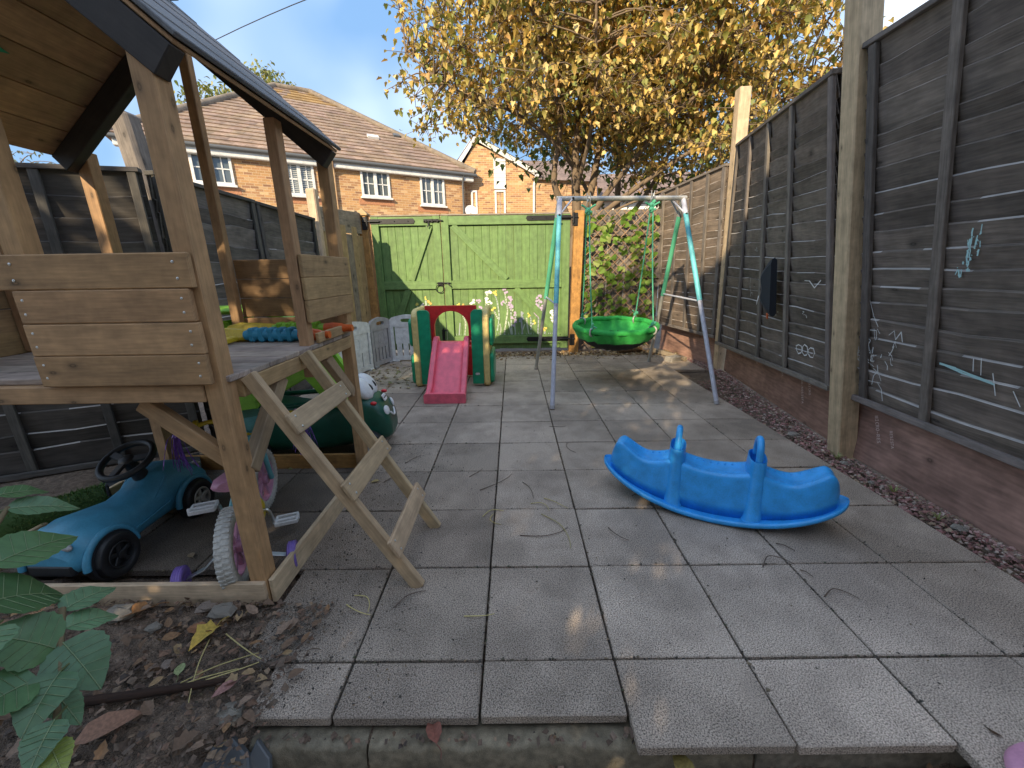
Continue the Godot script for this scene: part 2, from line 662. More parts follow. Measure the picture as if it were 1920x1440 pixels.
	mat("pane", Color(0.10, 0.12, 0.13), 0.06, {"spec": 0.6, "coat": 0.6})
	mat("blind", Color(0.62, 0.62, 0.58), 0.6)
	mat("cladding", Color(0.78, 0.78, 0.76), 0.6)
	mat("bark", Color(0.30, 0.215, 0.14), 0.9, {"tex": T.rough, "bump": T.rough, "depth": 0.5, "scale": Vector3(0.8, 3.0, 1.0)})
	mat("leaf", Color(1, 1, 1), 0.6, {"back": Color(0.75, 0.75, 0.5)})
	mat("gloss_leaf", Color(1, 1, 1), 0.45, {"back": Color(0.35, 0.4, 0.25), "tex": T.scuff, "tri": "local", "scale": 9.0})
	mat("dead_leaf", Color(1, 1, 1), 0.8, {"tex": T.stone, "tri": "local", "scale": 9.0})
	mat("twig", Color(1, 1, 1), 0.85)
	mat("chalk", Color(0.70, 0.70, 0.68), 0.95)
	mat("chalk_teal", Color(0.42, 0.66, 0.66), 0.95)
	mat("stencil", Color(0.72, 0.56, 0.50), 0.9)
	mat("daub", Color(1, 1, 1), 0.7)
	var pl := {"tex": T.scuff, "tri": "local", "scale": 2.2, "bump": T.fine, "depth": 0.012}
	mat("blue_plastic", Color(0.045, 0.42, 0.95), 0.36, pl)
	mat("car_blue", Color(0.075, 0.32, 0.48), 0.45, pl)
	mat("black_plastic", Color(0.022, 0.022, 0.024), 0.5, pl)
	mat("green_plastic", Color(0.012, 0.36, 0.18), 0.42, pl)
	mat("cream_plastic", Color(0.80, 0.63, 0.25), 0.5, pl)
	mat("red_plastic", Color(0.80, 0.035, 0.040), 0.4, pl)
	mat("pink_plastic", Color(0.97, 0.16, 0.23), 0.45, pl)
	mat("forest_plastic", Color(0.012, 0.095, 0.058), 0.35, pl)
	mat("lime_plastic", Color(0.30, 0.64, 0.05), 0.42, pl)
	mat("white_plastic", Color(0.86, 0.85, 0.84), 0.45, pl)
	mat("grey_plastic", Color(0.44, 0.42, 0.42), 0.5, pl)
	mat("yellow_plastic", Color(0.72, 0.52, 0.03), 0.42, pl)
	mat("cyan_plastic", Color(0.03, 0.30, 0.48), 0.42, pl)
	mat("orange_plastic", Color(0.75, 0.13, 0.02), 0.42, pl)
	mat("purple_plastic", Color(0.25, 0.16, 0.50), 0.45, pl)
	mat("rose_plastic", Color(0.66, 0.32, 0.46), 0.45, pl)
	mat("teal_paint", Color(0.16, 0.46, 0.50), 0.35, pl)
	mat("turquoise_metal", Color(0.17, 0.60, 0.64), 0.4, {"tex": T.scuff, "tri": "local", "scale": 3.0})
	mat("lilac_metal", Color(0.62, 0.62, 0.70), 0.42, {"tex": T.scuff, "tri": "local", "scale": 3.0})
	mat("silver_metal", Color(0.55, 0.54, 0.50), 0.42, {"metal": 0.25, "tex": T.scuff, "tri": "local", "scale": 3.0})
	mat("swing_green", Color(0.035, 0.46, 0.075), 0.75, {"rim": 0.4, "tex": T.scuff, "tri": "local", "scale": 4.0})
	mat("swing_black", Color(0.018, 0.02, 0.022), 0.8, {"tex": T.scuff, "tri": "local", "scale": 6.0})
	mat("rope", Color(0.10, 0.44, 0.26), 0.8)
	mat("tyre_white", Color(0.62, 0.59, 0.53), 0.7, {"tex": T.stone, "tri": "local", "scale": 6.0})
	mat("foil", Color(0.20, 0.08, 0.42), 0.25, {"metal": 0.3})
	mat("turf", Color(1, 1, 1), 0.85)
	mat("turf_back", Color(0.03, 0.032, 0.035), 0.9)
	mat("bag_cloth", Color(0.02, 0.024, 0.032), 0.85, {"rim": 0.3})
	mat("cable", Color(0.03, 0.03, 0.03), 0.6)


# ---------------------------------------------------------------- camera, sky, sun
func view_and_light() -> void:
	var cam := Camera3D.new()
	cam.name = "camera"
	cam.position = V(0, 1.1466, 0)
	cam.basis = Basis.from_euler(V(-0.27749, 0.00555, -0.01522), EULER_ORDER_YXZ)
	cam.fov = 88.11
	cam.near = 0.02
	cam.far = 400.0
	cam.current = true
	add_child(cam)
	var sky_mat := ProceduralSkyMaterial.new()
	sky_mat.sky_top_color = Color(0.17, 0.33, 0.60).linear_to_srgb()
	sky_mat.sky_horizon_color = Color(0.27, 0.44, 0.64).linear_to_srgb()
	sky_mat.sky_curve = 0.22
	sky_mat.ground_horizon_color = Color(0.35, 0.34, 0.32).linear_to_srgb()
	sky_mat.ground_bottom_color = Color(0.2, 0.2, 0.19).linear_to_srgb()
	sky_mat.sun_angle_max = 12.0
	sky_mat.sky_energy_multiplier = 0.77
	# thin veils of high cloud, more added to whiten the fill light
	var w := 1024
	var h := 512
	var g1 := stretched(7, 0.012, 512, 512, w, h, 5)
	var g2 := grey(27, 0.006, w, h, 4)
	var buf := PackedByteArray()
	buf.resize(w * h * 4)
	for y in h:
		for x in w:
			var i := y * w + x
			var k := clampf((g2[i] / 255.0 - 0.37) * 3.2, 0.0, 1.0) * (0.35 + 0.65 * clampf((g1[i] / 255.0 - 0.2) * 1.6, 0.0, 1.0))
			buf[i * 4] = 255
			buf[i * 4 + 1] = 255
			buf[i * 4 + 2] = 255
			buf[i * 4 + 3] = int(235.0 * k)
	sky_mat.sky_cover = ImageTexture.create_from_image(Image.create_from_data(w, h, false, Image.FORMAT_RGBA8, buf))
	sky_mat.sky_cover_modulate = Color(0.90, 0.86, 0.80)
	var sky := Sky.new()
	sky.sky_material = sky_mat
	var env := Environment.new()
	env.background_mode = Environment.BG_SKY
	env.sky = sky
	env.tonemap_mode = Environment.TONE_MAPPER_LINEAR
	env.tonemap_exposure = 2.9
	env.sdfgi_enabled = true
	env.ssao_enabled = true
	env.ssil_enabled = true
	var we := WorldEnvironment.new()
	we.name = "world"
	we.environment = env
	add_child(we)
	var sun := DirectionalLight3D.new()
	sun.name = "sun"
	sun.light_energy = 0.8
	sun.light_color = Color(1.0, 0.92, 0.78)
	sun.light_angular_distance = 0.53
	sun.shadow_enabled = true
	var d := V(0.369, -0.423, -0.828).normalized()
	sun.basis = Basis.looking_at(d, Vector3.UP)
	add_child(sun)


# ---------------------------------------------------------------- ground, soil, paving
func hump(x: float, z: float, f: FastNoiseLite) -> float:
	var y := -0.055
	var left := smoothstep(-0.70, -0.90, x) * smoothstep(-1.24, -1.14, z)
	y = lerpf(y, -0.012 + 0.02 * smoothstep(-0.9, -1.6, x), left)
	var front := smoothstep(-0.765, -0.735, z) * smoothstep(-0.95, -0.70, x)
	y = lerpf(y, -0.15, front)
	if x < -2.02 or z < -5.42 or x > 1.95:
		y = -0.035
	return y + f.get_noise_2d(x * 60.0, z * 60.0) * 0.014 + f.get_noise_2d(x * 300.0, z * 300.0) * 0.005


func make_ground() -> void:
	var mb := MB.new()
	mb.quad(V(-150, -0.2, 60), V(150, -0.2, 60), V(150, -0.2, -180), V(-150, -0.2, -180), Vector2(0, 0), Vector2(1, 0), Vector2(1, 1), Vector2(0, 1))
	struct("ground", mb, M.ground_far)
	var f := FastNoiseLite.new()
	f.seed = 3
	f.frequency = 0.05
	var b := MB.new()
	# fine near the camera, coarse elsewhere
	for part in [[-3.4, 2.4, -1.45, -0.1, 0.03], [-3.4, 2.7, -6.0, -1.45, 0.07]]:
		var nx := int((part[1] - part[0]) / part[4])
		var nz := int((part[3] - part[2]) / part[4])
		var rows := []
		for i in nz + 1:
			var row := PackedVector3Array()
			for j in nx + 1:
				var x: float = lerpf(part[0], part[1], float(j) / nx)
				var z: float = lerpf(part[3], part[2], float(i) / nz)
				row.append(V(x, hump(x, z, f), z))
			rows.append(row)
		for i in nz:
			for j in nx:
				var q := [rows[i][j], rows[i][j + 1], rows[i + 1][j + 1], rows[i + 1][j]]
				b.face(q[0], q[1], q[2])
				b.face(q[0], q[2], q[3])
	struct("soil", b, M.soil)
	# rubber paving slabs, each its own piece
	var pv := Node3D.new()
	pv.name = "paving"
	add_child(pv)
	pv.set_meta("kind", "structure")
	var s := 0.4
	for c in range(-4, 7):
		for k in range(-1, 12):
			var x0 := -0.505 + s * c
			var x1 := x0 + s
			var z1 := -0.939 - s * k
			var z0 := z1 + s
			if k == -1:
				z0 = -0.939
				z1 = -0.939
				z0 = -0.775 if c < 2 else (-0.70 if c < 4 else -0.45)
			else:
				z0 = -0.939 - s * k
				z1 = z0 - s
			if x0 < -0.52 and k == -1:
				x0 = maxf(x0, -0.74)
				if c < -1:
					continue
			if c <= -2 and k == 0:
				continue
			if c == -1 and k == 0:
				x0 = -0.86
			if c == 6 and z0 > -4.2:
				continue
			if c == 6:
				x1 = x0 + 0.36
			if k == 11:
				z1 = z0 - 0.13
			var mb2 := MB.new()
			var tone := (1.0 - rng.randf() * 0.27) * (0.74 if c <= 0 and k <= 3 else (0.86 if c <= 1 and k <= 2 else 1.0)) * (0.6 if c <= -2 and k <= 3 else 1.0)  # near left slabs dirtier; under the playhouse its shade is painted into the tone
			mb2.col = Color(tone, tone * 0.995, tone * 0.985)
			var dip := rng.randf_range(-0.003, 0.002)
			var ax := Basis.from_euler(V(rng.randfn() * 0.0025, rng.randfn() * 0.0035, rng.randfn() * 0.0025))
			var g := 0.0036
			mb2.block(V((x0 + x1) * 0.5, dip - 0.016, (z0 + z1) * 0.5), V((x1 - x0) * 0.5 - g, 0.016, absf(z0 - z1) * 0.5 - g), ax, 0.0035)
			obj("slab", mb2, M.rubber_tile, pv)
	# broken concrete edging in front of the paving
	var kb := thing("concrete_edging", "rough broken concrete edging strip below the front row of paving", "edging", V(0, 0, 0))
	var xs := [-0.72, -0.40, 0.62, 1.25]
	for i in 3:
		var m3 := MB.new()
		var rings := []
		var nseg := 16
		for q in nseg + 1:
			var x := lerpf(xs[i] + 0.004, xs[i + 1] - 0.004, float(q) / nseg)
			var e := f.get_noise_2d(x * 240.0, 5.0 + i * 30.0) * 0.016
			var e2 := f.get_noise_2d(x * 320.0, 95.0) * 0.012
			rings.append(PackedVector3Array([V(x, -0.048 + e2 * 0.5, -0.83), V(x, -0.050 + e2, -0.752 + e), V(x, -0.062 + e2, -0.738 + e), V(x, -0.12, -0.733 + e * 0.5), V(x, -0.2, -0.735), V(x, -0.2, -0.83)]))
		m3.col = [Color(0.9, 0.85, 0.75), Color(1.0, 0.93, 0.8), Color(0.95, 0.9, 0.85)][i]
		m3.loft(rings, true, true)
		obj("edging_block", m3, M.concrete, kb)


func stone_mesh(sd: int, mat_: Material, col := Color(1, 1, 1)) -> ArrayMesh:
	var mb := MB.new()
	mb.col = col
	var r := RandomNumberGenerator.new()
	r.seed = sd
	var pts := []
	for i in 5:
		var a := PI * i / 4.0
		var ring := PackedVector3Array()
		for j in 7:
			var b := TAU * j / 7.0 + r.randf() * 0.4
			var k := r.randf_range(0.7, 1.15)
			ring.append(V(maxf(sin(a), 0.05) * cos(b) * k, cos(a) * r.randf_range(0.6, 0.9), maxf(sin(a), 0.05) * sin(b) * k))
		pts.append(ring)
	for i in 4:
		for j in 7:
			var j2 := (j + 1) % 7
			var q := [pts[i][j], pts[i + 1][j], pts[i + 1][j2], pts[i][j2]]
			if (q[1] - q[0]).cross(q[3] - q[0]).dot(q[0]) < 0:
				q.reverse()
			mb.face(q[0], q[1], q[2])
			mb.face(q[0], q[2], q[3])
	return mb.mesh(mat_)


# many small faces thrown over a strip: chips, crumbs, scraps of leaf
func chips(called: String, count: int, where: Callable, cols: Array, size: Array, flat: float, mat_: Material, sd: int) -> void:
	var r := RandomNumberGenerator.new()
	r.seed = sd
	var mb := MB.new()
	for i in count:
		var p: Vector3 = where.call(r)
		if p.y < -5.0:
			continue
		var s: float = r.randf_range(size[0], size[1]) * (0.6 + r.randf() * 0.8)
		var ax := Basis.from_euler(V(r.randfn() * 0.35, r.randf() * TAU, r.randfn() * 0.35))
		mb.col = cols[r.randi() % cols.size()] * r.randf_range(0.7, 1.2)
		mb.col.a = 1.0
		var k := []
		for q in 4:
			var a := TAU * q / 4.0 + r.randf() * 0.7
			k.append(V(cos(a) * s * r.randf_range(0.6, 1.2), 0, sin(a) * s * r.randf_range(0.4, 1.0)))
		var top := V(r.randfn() * s * 0.2, s * flat, r.randfn() * s * 0.2)
		for q in 4:
			mb.face(p + ax * k[(q + 1) % 4], p + ax * k[q], p + ax * top)
	var o := obj(called, mb, mat_)
	o.set_meta("kind", "stuff")
	var names := {"red_gravel": ["crushed red stone chippings strewn along the foot of the right fence", "gravel"], "leaf_litter": ["dry brown leaf scraps drifted along the foot of the green gate", "leaf litter"], "bark_litter": ["damp bark crumbs, stones and leaf scraps covering the soil in the near corner", "litter"], "leaf_scraps": ["torn brown leaf scraps lying on the soil in the near corner", "leaf litter"], "joint_dirt": ["dark dirt and moss lying along the joints between the slabs", "dirt"], "crumbs": ["small dark crumbs and grit scattered over the paving", "grit"], "shade_litter": ["leaf scraps drifted beside the playpen and behind the playhouse", "leaf litter"]}
	if names.has(called):
		tag(o, names[called][0], names[called][1])


# ---------------------------------------------------------------- lapped fences
# a bilinear patch: bottom corners b0 b1, top corners t0 t1; the seen side faces along face
func fence(called: String, label: String, b0: Vector3, b1: Vector3, t0: Vector3, t1: Vector3, face_: Vector3, boards: int, battens: Array, pale: Callable, group := "", stain := Color(0.345, 0.305, 0.27), rails := true) -> Node3D:
	var o := thing(called, label, "fence panel", b0, group)
	var e := [Vector3.ZERO, b1 - b0, t0 - b0, t1 - b0]
	var at := func(u: float, v: float) -> Vector3:
		return e[0].lerp(e[1], u).lerp(e[2].lerp(e[3], u), v)
	var nrm: Vector3 = ((e[1] - e[0]).cross(e[2] - e[0])).normalized()
	if nrm.dot(face_) < 0:
		nrm = -nrm
	o.set_meta("patch", [e, nrm])
	var ns := FastNoiseLite.new()
	ns.seed = 100 + used.get(called, 0) * 7 + boards
	ns.frequency = 0.9
	var flip: bool = (e[1] - e[0]).cross(e[2] - e[0]).dot(nrm) < 0
	var cuts := [0.0]
	for i in boards - 1:
		cuts.append((i + 1 + rng.randf_range(-0.22, 0.22)) / boards)
	cuts.append(1.0)
	for i in boards:
		var mb := MB.new()
		var tone := rng.randf_range(0.72, 1.28)
		var keep := rng.randf_range(0.45, 1.15)
		var seg := 9
		var v0: float = cuts[i] - 0.012
		var rows := [[], [], [], []]
		for q in seg + 1:
			var u := float(q) / seg
			var w: float = (ns.get_noise_2d(u * 2.0, i * 9.0) * 0.024 + ns.get_noise_2d(u * 9.0, i * 5.0 + 50.0) * 0.010) / (e[2].length())
			var v1: float = cuts[i + 1] + (w if i < boards - 1 else 0.0)
			rows[0].append(at.call(u, v0) - nrm * 0.004)
			rows[1].append(at.call(u, v1) + nrm * (0.018 + ns.get_noise_2d(u * 6.0, i * 3.0 + 20.0) * 0.006))
			rows[2].append(at.call(u, v1 + 0.006 / e[2].length()) + nrm * 0.009)
			rows[3].append(at.call(u, v1 + 0.006 / e[2].length()) - nrm * 0.006)
		var L: float = e[1].length()
		mb.off = Vector2(rng.randf() * 9.0, rng.randf() * 9.0)
		for q in seg:
			for s in 3:
				var worn: float = pale.call(float(i) / boards, (q + 0.5) / seg)
				if s == 1 and rng.randf() < worn * keep:
					mb.col = Color(1.0, 1.0, 1.0) * rng.randf_range(0.8, 1.0)
				elif s == 1:
					mb.col = stain * rng.randf_range(0.9, 1.4)
				else:
					mb.col = stain * tone
				var p := [rows[s][q], rows[s][q + 1], rows[s + 1][q + 1], rows[s + 1][q]]
				var t := [Vector2(L * q / seg, s * 0.1), Vector2(L * (q + 1) / seg, s * 0.1), Vector2(L * (q + 1) / seg, s * 0.1 + 0.1), Vector2(L * q / seg, s * 0.1 + 0.1)]
				if flip:
					p.reverse()
					t.reverse()
				mb.quad(p[0], p[1], p[2], p[3], t[0], t[1], t[2], t[3])
		# back of the board
		for q in seg:
			var p := [rows[3][q], rows[3][q + 1], rows[0][q + 1] - nrm * 0.007, rows[0][q] - nrm * 0.007]
			if flip:
				p.reverse()
			mb.quad(p[0], p[1], p[2], p[3])
		obj("board", mb, M.fence_board, o)
	for u in battens:
		var a: Vector3 = at.call(u, 0.0) + nrm * 0.027
		var b: Vector3 = at.call(u, 1.0) + nrm * 0.027
		timber("batten", o, M.fence_batten if stain.r > 0.28 else M.shaded_batten, a, b, 0.044, 0.022, nrm, 0.2)
	if rails:
		timber("top_rail", o, M.fence_batten if stain.r > 0.28 else M.shaded_batten, at.call(0.0, 1.0) + nrm * 0.012 + Vector3.UP * 0.012, at.call(1.0, 1.0) + nrm * 0.012 + Vector3.UP * 0.012, 0.062, 0.026, Vector3.UP, 0.15)
		timber("bottom_rail", o, M.fence_batten if stain.r > 0.28 else M.shaded_batten, at.call(-0.003, 0.0) + nrm * 0.045 + Vector3.UP * 0.012, at.call(1.003, 0.0) + nrm * 0.045 + Vector3.UP * 0.012, 0.024, 0.034, Vector3.UP, 0.15)
	return o


# strokes drawn on a fence in (u, v); thin chalk ribbons lying on the boards
func strokes(o: Node3D, called: String, lines: Array, w: float, mat_: Material, lift := 0.0235) -> MeshInstance3D:
	var p: Array = o.get_meta("patch")
	var e: Array = p[0]
	var nrm: Vector3 = p[1]
	var ux: Vector3 = (e[1] - e[0])
	var vy: Vector3 = (e[2] - e[0])
	var mb := MB.new()
	for l in lines:
		for i in l.size() - 1:
			var a: Vector3 = e[0].lerp(e[1], l[i].x).lerp(e[2].lerp(e[3], l[i].x), l[i].y) + nrm * lift
			var b: Vector3 = e[0].lerp(e[1], l[i + 1].x).lerp(e[2].lerp(e[3], l[i + 1].x), l[i + 1].y) + nrm * lift
			var d := (b - a)
			if d.length() < 1e-5:
				continue
			var s := d.normalized().cross(nrm) * w * 0.5 * rng.randf_range(0.6, 1.3)
			var n := d.normalized() * w * 0.3
			var k := [a - s - n, b - s + n, b + s + n, a + s - n]
			if (k[1] - k[0]).cross(k[3] - k[0]).dot(nrm) < 0:
				k.reverse()
			mb.quad(k[0], k[1], k[2], k[3])
	var k := obj(called, mb, mat_, o)
	k.set_meta("kind", "stuff")
	return k


func loops(cx: float, cy: float, rx: float, ry: float, n := 7, from := 0.0, to := TAU) -> Array:
	var out := []
	for i in n + 1:
		var a := lerpf(from, to, float(i) / n)
		out.append(Vector2(cx + cos(a) * rx * rng.randf_range(0.85, 1.12), cy + sin(a) * ry * rng.randf_range(0.85, 1.12)))
	return out


func scribble(cx: float, cy: float, w: float, h: float, n: int) -> Array:
	var out := []
	for i in n:
		var x := cx + (rng.randf() - 0.5) * w
		var y := cy + (rng.randf() - 0.5) * h
		var l := []
		for q in rng.randi_range(2, 4):
			l.append(Vector2(x, y))
			x += rng.randfn() * w * 0.05
			y += rng.randfn() * h * 0.16
		out.append(l)
	return out


func make_right_fence() -> void:
	var worn1 := func(v: float, u: float) -> float: return 0.88 if v < 0.58 else 0.06
	var worn2 := func(v: float, u: float) -> float: return 0.85 if v < 0.72 else 0.12
	var p1 := fence("lapped_fence_panel", "black lapped fence panel nearest on the right, scribbled with white and teal chalk", V(2.088, 0.385, -2.375), V(2.03, 0.36, -0.42), V(1.735, 2.15, -2.375), V(1.76, 2.17, -0.42), V(-1, 0, 0.1), 19, [0.075, 0.265, 0.49, 0.74, 0.97], worn1, "lapped panels of the right fence")
	var p2 := fence("lapped_fence_panel", "black lapped fence panel mid right with the dark cloth hung on it", V(2.385, 0.305, -4.54), V(2.03, 0.395, -2.40), V(2.325, 2.33, -4.54), V(1.70, 2.10, -2.40), V(-1, 0, 0.1), 19, [0.02, 0.25, 0.49, 0.72, 0.985], worn2, "lapped panels of the right fence")
	var worn3 := func(v: float, u: float) -> float: return 0.75
	fence("lapped_fence_panel", "brown weathered lapped fence panel at the far end of the right side behind the swing", V(2.13, 0.39, -5.86), V(2.40, 0.355, -4.66), V(2.06, 2.12, -5.86), V(2.30, 2.18, -4.66), V(-1, 0, 0.2), 18, [0.03, 0.28, 0.52, 0.76, 0.97], worn3, "lapped panels of the right fence", Color(0.45, 0.37, 0.30))
	# chalk drawings on the near panel: u runs from the far edge towards the camera
	strokes(p1, "white_scribble", scribble(0.10, 0.175, 0.15, 0.12, 34) + scribble(0.07, 0.155, 0.09, 0.05, 22), 0.0035, M.chalk)
	strokes(p1, "white_scribble", [[Vector2(0.085, 0.335), Vector2(0.10, 0.285), Vector2(0.115, 0.255)], [Vector2(0.06, 0.32), Vector2(0.062, 0.31)], [Vector2(0.15, 0.235), Vector2(0.165, 0.25), Vector2(0.17, 0.225), Vector2(0.185, 0.25), Vector2(0.19, 0.222)], [Vector2(0.09, 0.24), Vector2(0.11, 0.242), Vector2(0.112, 0.215)], [Vector2(0.12, 0.08), Vector2(0.135, 0.06), Vector2(0.14, 0.025)], [Vector2(0.09, 0.075), Vector2(0.13, 0.08)]], 0.004, M.chalk)
	strokes(p1, "teal_star", scribble(0.332, 0.475, 0.028, 0.05, 20) + scribble(0.318, 0.43, 0.03, 0.04, 12), 0.005, M.chalk_teal)
	strokes(p1, "teal_line", [[Vector2(0.29, 0.185), Vector2(0.325, 0.182), Vector2(0.36, 0.175), Vector2(0.40, 0.168)], [Vector2(0.30, 0.184), Vector2(0.34, 0.174), Vector2(0.405, 0.165)]], 0.009, M.chalk_teal)
	strokes(p1, "white_scribble", [[Vector2(0.36, 0.215), Vector2(0.362, 0.185)], [Vector2(0.375, 0.22), Vector2(0.378, 0.18)], [Vector2(0.40, 0.19), Vector2(0.41, 0.14)], [Vector2(0.44, 0.16), Vector2(0.455, 0.13)]], 0.004, M.chalk)
	# on the middle panel u runs from the far post towards the near one
	strokes(p2, "chalk_rings", [loops(0.815, 0.115, 0.020, 0.020), loops(0.852, 0.117, 0.018, 0.024), loops(0.888, 0.116, 0.019, 0.021)], 0.007, M.chalk)
	strokes(p2, "chalk_wave", [[Vector2(0.84, 0.385), Vector2(0.87, 0.385), Vector2(0.90, 0.362), Vector2(0.935, 0.39)]], 0.006, M.chalk)
	strokes(p2, "chalk_crown", [[Vector2(0.535, 0.335), Vector2(0.54, 0.31), Vector2(0.56, 0.325), Vector2(0.575, 0.305), Vector2(0.59, 0.32), Vector2(0.61, 0.30), Vector2(0.615, 0.325), Vector2(0.535, 0.335)]], 0.008, M.chalk)
	strokes(p2, "faint_chalk", scribble(0.60, 0.245, 0.10, 0.05, 8) + scribble(0.40, 0.33, 0.06, 0.05, 6) + scribble(0.83, 0.26, 0.06, 0.03, 5) + scribble(0.42, 0.5, 0.03, 0.03, 4), 0.0035, M.chalk)
	# knots in the thin boards show as dark bumps
	# posts
	var ps := thing("fence_post", "tall tan square timber post standing before the black fence on the right", "fence post", V(2.09, 0, -2.33), "tall posts of the right fence")
	timber("post", ps, M.post_timber, V(0.01, -0.05, 0), V(-0.42, 2.55, 0), 0.10, 0.115, Vector3.RIGHT, 0.02, 0.006)
	var ps2 := thing("fence_post", "tall sunlit tan timber post at the far joint of the right fence", "fence post", V(2.45, 0, -4.60), "tall posts of the right fence")
	timber("post", ps2, M.post_timber, V(0, -0.05, 0), V(-0.13, 2.86, 0), 0.10, 0.115, Vector3.RIGHT, 0.02, 0.006)
	# stained plywood plinth under the fence
	var pl := thing("fence_plinth", "red brown stencilled plywood boards under the right fence", "plinth", V(0, 0, 0))
	for q in [[V(2.03, 0, -0.3), V(2.092, 0, -2.365), 0.43], [V(2.103, 0, -2.375), V(2.42, 0, -4.52), 0.42], [V(2.44, 0, -4.66), V(2.16, 0, -5.9), 0.42]]:
		timber("plinth_board", pl, M.plinth, q[0] + V(0.045, 0.20, 0), q[1] + V(0.045, 0.20, 0), 0.018, q[2], Vector3.UP, 0.05)
	# stencilled print on the plywood, running down the boards
	var font := SystemFont.new()
	font.font_names = PackedStringArray(["Droid Sans Mono"])
	var words := [["MICRO-RESISTA", -2.98, 0.31, 0.031, 2.17], ["MICRO", -2.86, 0.26, 0.031, 2.155], ["RESISTA", -3.28, 0.30, 0.024, 2.215], ["MICRO", -2.57, 0.22, 0.03, 2.108], ["VMR", -2.46, 0.30, 0.024, 2.095], ["MICRO", -3.75, 0.27, 0.024, 2.285], ["RESISTA", -4.15, 0.3, 0.022, 2.345], ["MICRO-RES", -2.19, 0.25, 0.03, 2.07], ["RESISTA", -2.08, 0.2, 0.024, 2.07]]
	for wd in words:
		var tm := TextMesh.new()
		tm.text = wd[0]
		tm.font = font
		tm.font_size = 24
		tm.pixel_size = wd[3] / 24.0
		tm.depth = 0.0006
		tm.horizontal_alignment = HORIZONTAL_ALIGNMENT_LEFT
		tm.material = M.stencil
		var along := (V(2.42, 0, -4.52) - V(2.10, 0, -2.36)).normalized() if wd[1] < -2.4 else (V(2.09, 0, -2.30) - V(2.03, 0, -0.3)).normalized()
		var nn := along.cross(Vector3.UP)
		if nn.x > 0:
			nn = -nn
		var base := V(2.10, 0, -2.36) if wd[1] < -2.4 else V(2.09, 0, -2.30)
		var at: Vector3 = base + along * ((wd[1] - base.z) / along.z) + V(0.045, wd[2] + 0.05, 0) + nn * 0.0102
		var dn := (Vector3.DOWN * 0.93 - along * 0.36).normalized()
		inst("stencil_print", tm, pl, Transform3D(Basis(dn, nn.cross(dn), nn), at))
	# dark cloth hanging on the middle panel
	var bag := thing("hanging_cloth", "dark folded cloth with a white tag hanging on the right fence", "cloth", V(2.03, 0.80, -3.10))
	var mb := MB.new()
	var poly := PackedVector2Array()
	for q in [[0.0, 0.42], [0.05, 0.40], [0.11, 0.33], [0.165, 0.24], [0.18, 0.16], [0.165, 0.11], [0.10, 0.06], [0.03, 0.0], [0.0, -0.02]]:
		poly.append(Vector2(q[0], q[1]))
	var rings := []
	for k in 5:
		var ring := PackedVector3Array()
		var sc: float = [0.9, 0.99, 1.0, 0.97, 0.8][k]
		for p in curve2(poly):
			ring.append(V([-0.0, -0.015, -0.03, -0.045, -0.055][k] - 0.012 * sin(p.y * 26.0) * (1.0 if k > 1 else 0.0), (p.y - 0.2) * sc + 0.2, -p.x * sc))
		rings.append(ring)
	mb.loft(rings, true, true)
	obj("folded_cloth", mb, M.bag_cloth, bag)
	var tg := MB.new()
	tg.block(V(-0.062, 0.10, -0.165), V(0.02, 0.03, 0.002), Basis.from_euler(V(0.2, 1.2, 0.3)), 0.001)
	obj("tag", tg, M.white_plastic, bag)
	var tp := MB.new()
	tp.block(V(-0.05, -0.015, -0.03), V(0.004, 0.022, 0.012), Basis.from_euler(V(0.5, 0, 0.2)), 0.001)
	obj("cord_end", tp, M.orange_plastic, bag)
	bag.rotation = V(0, -0.12, 0.13)


func curve2(p: PackedVector2Array, sub := 4) -> Array:
	var q := []
	for a in p:
		q.append(V(a.x, a.y, 0))
	return curve(q, sub)


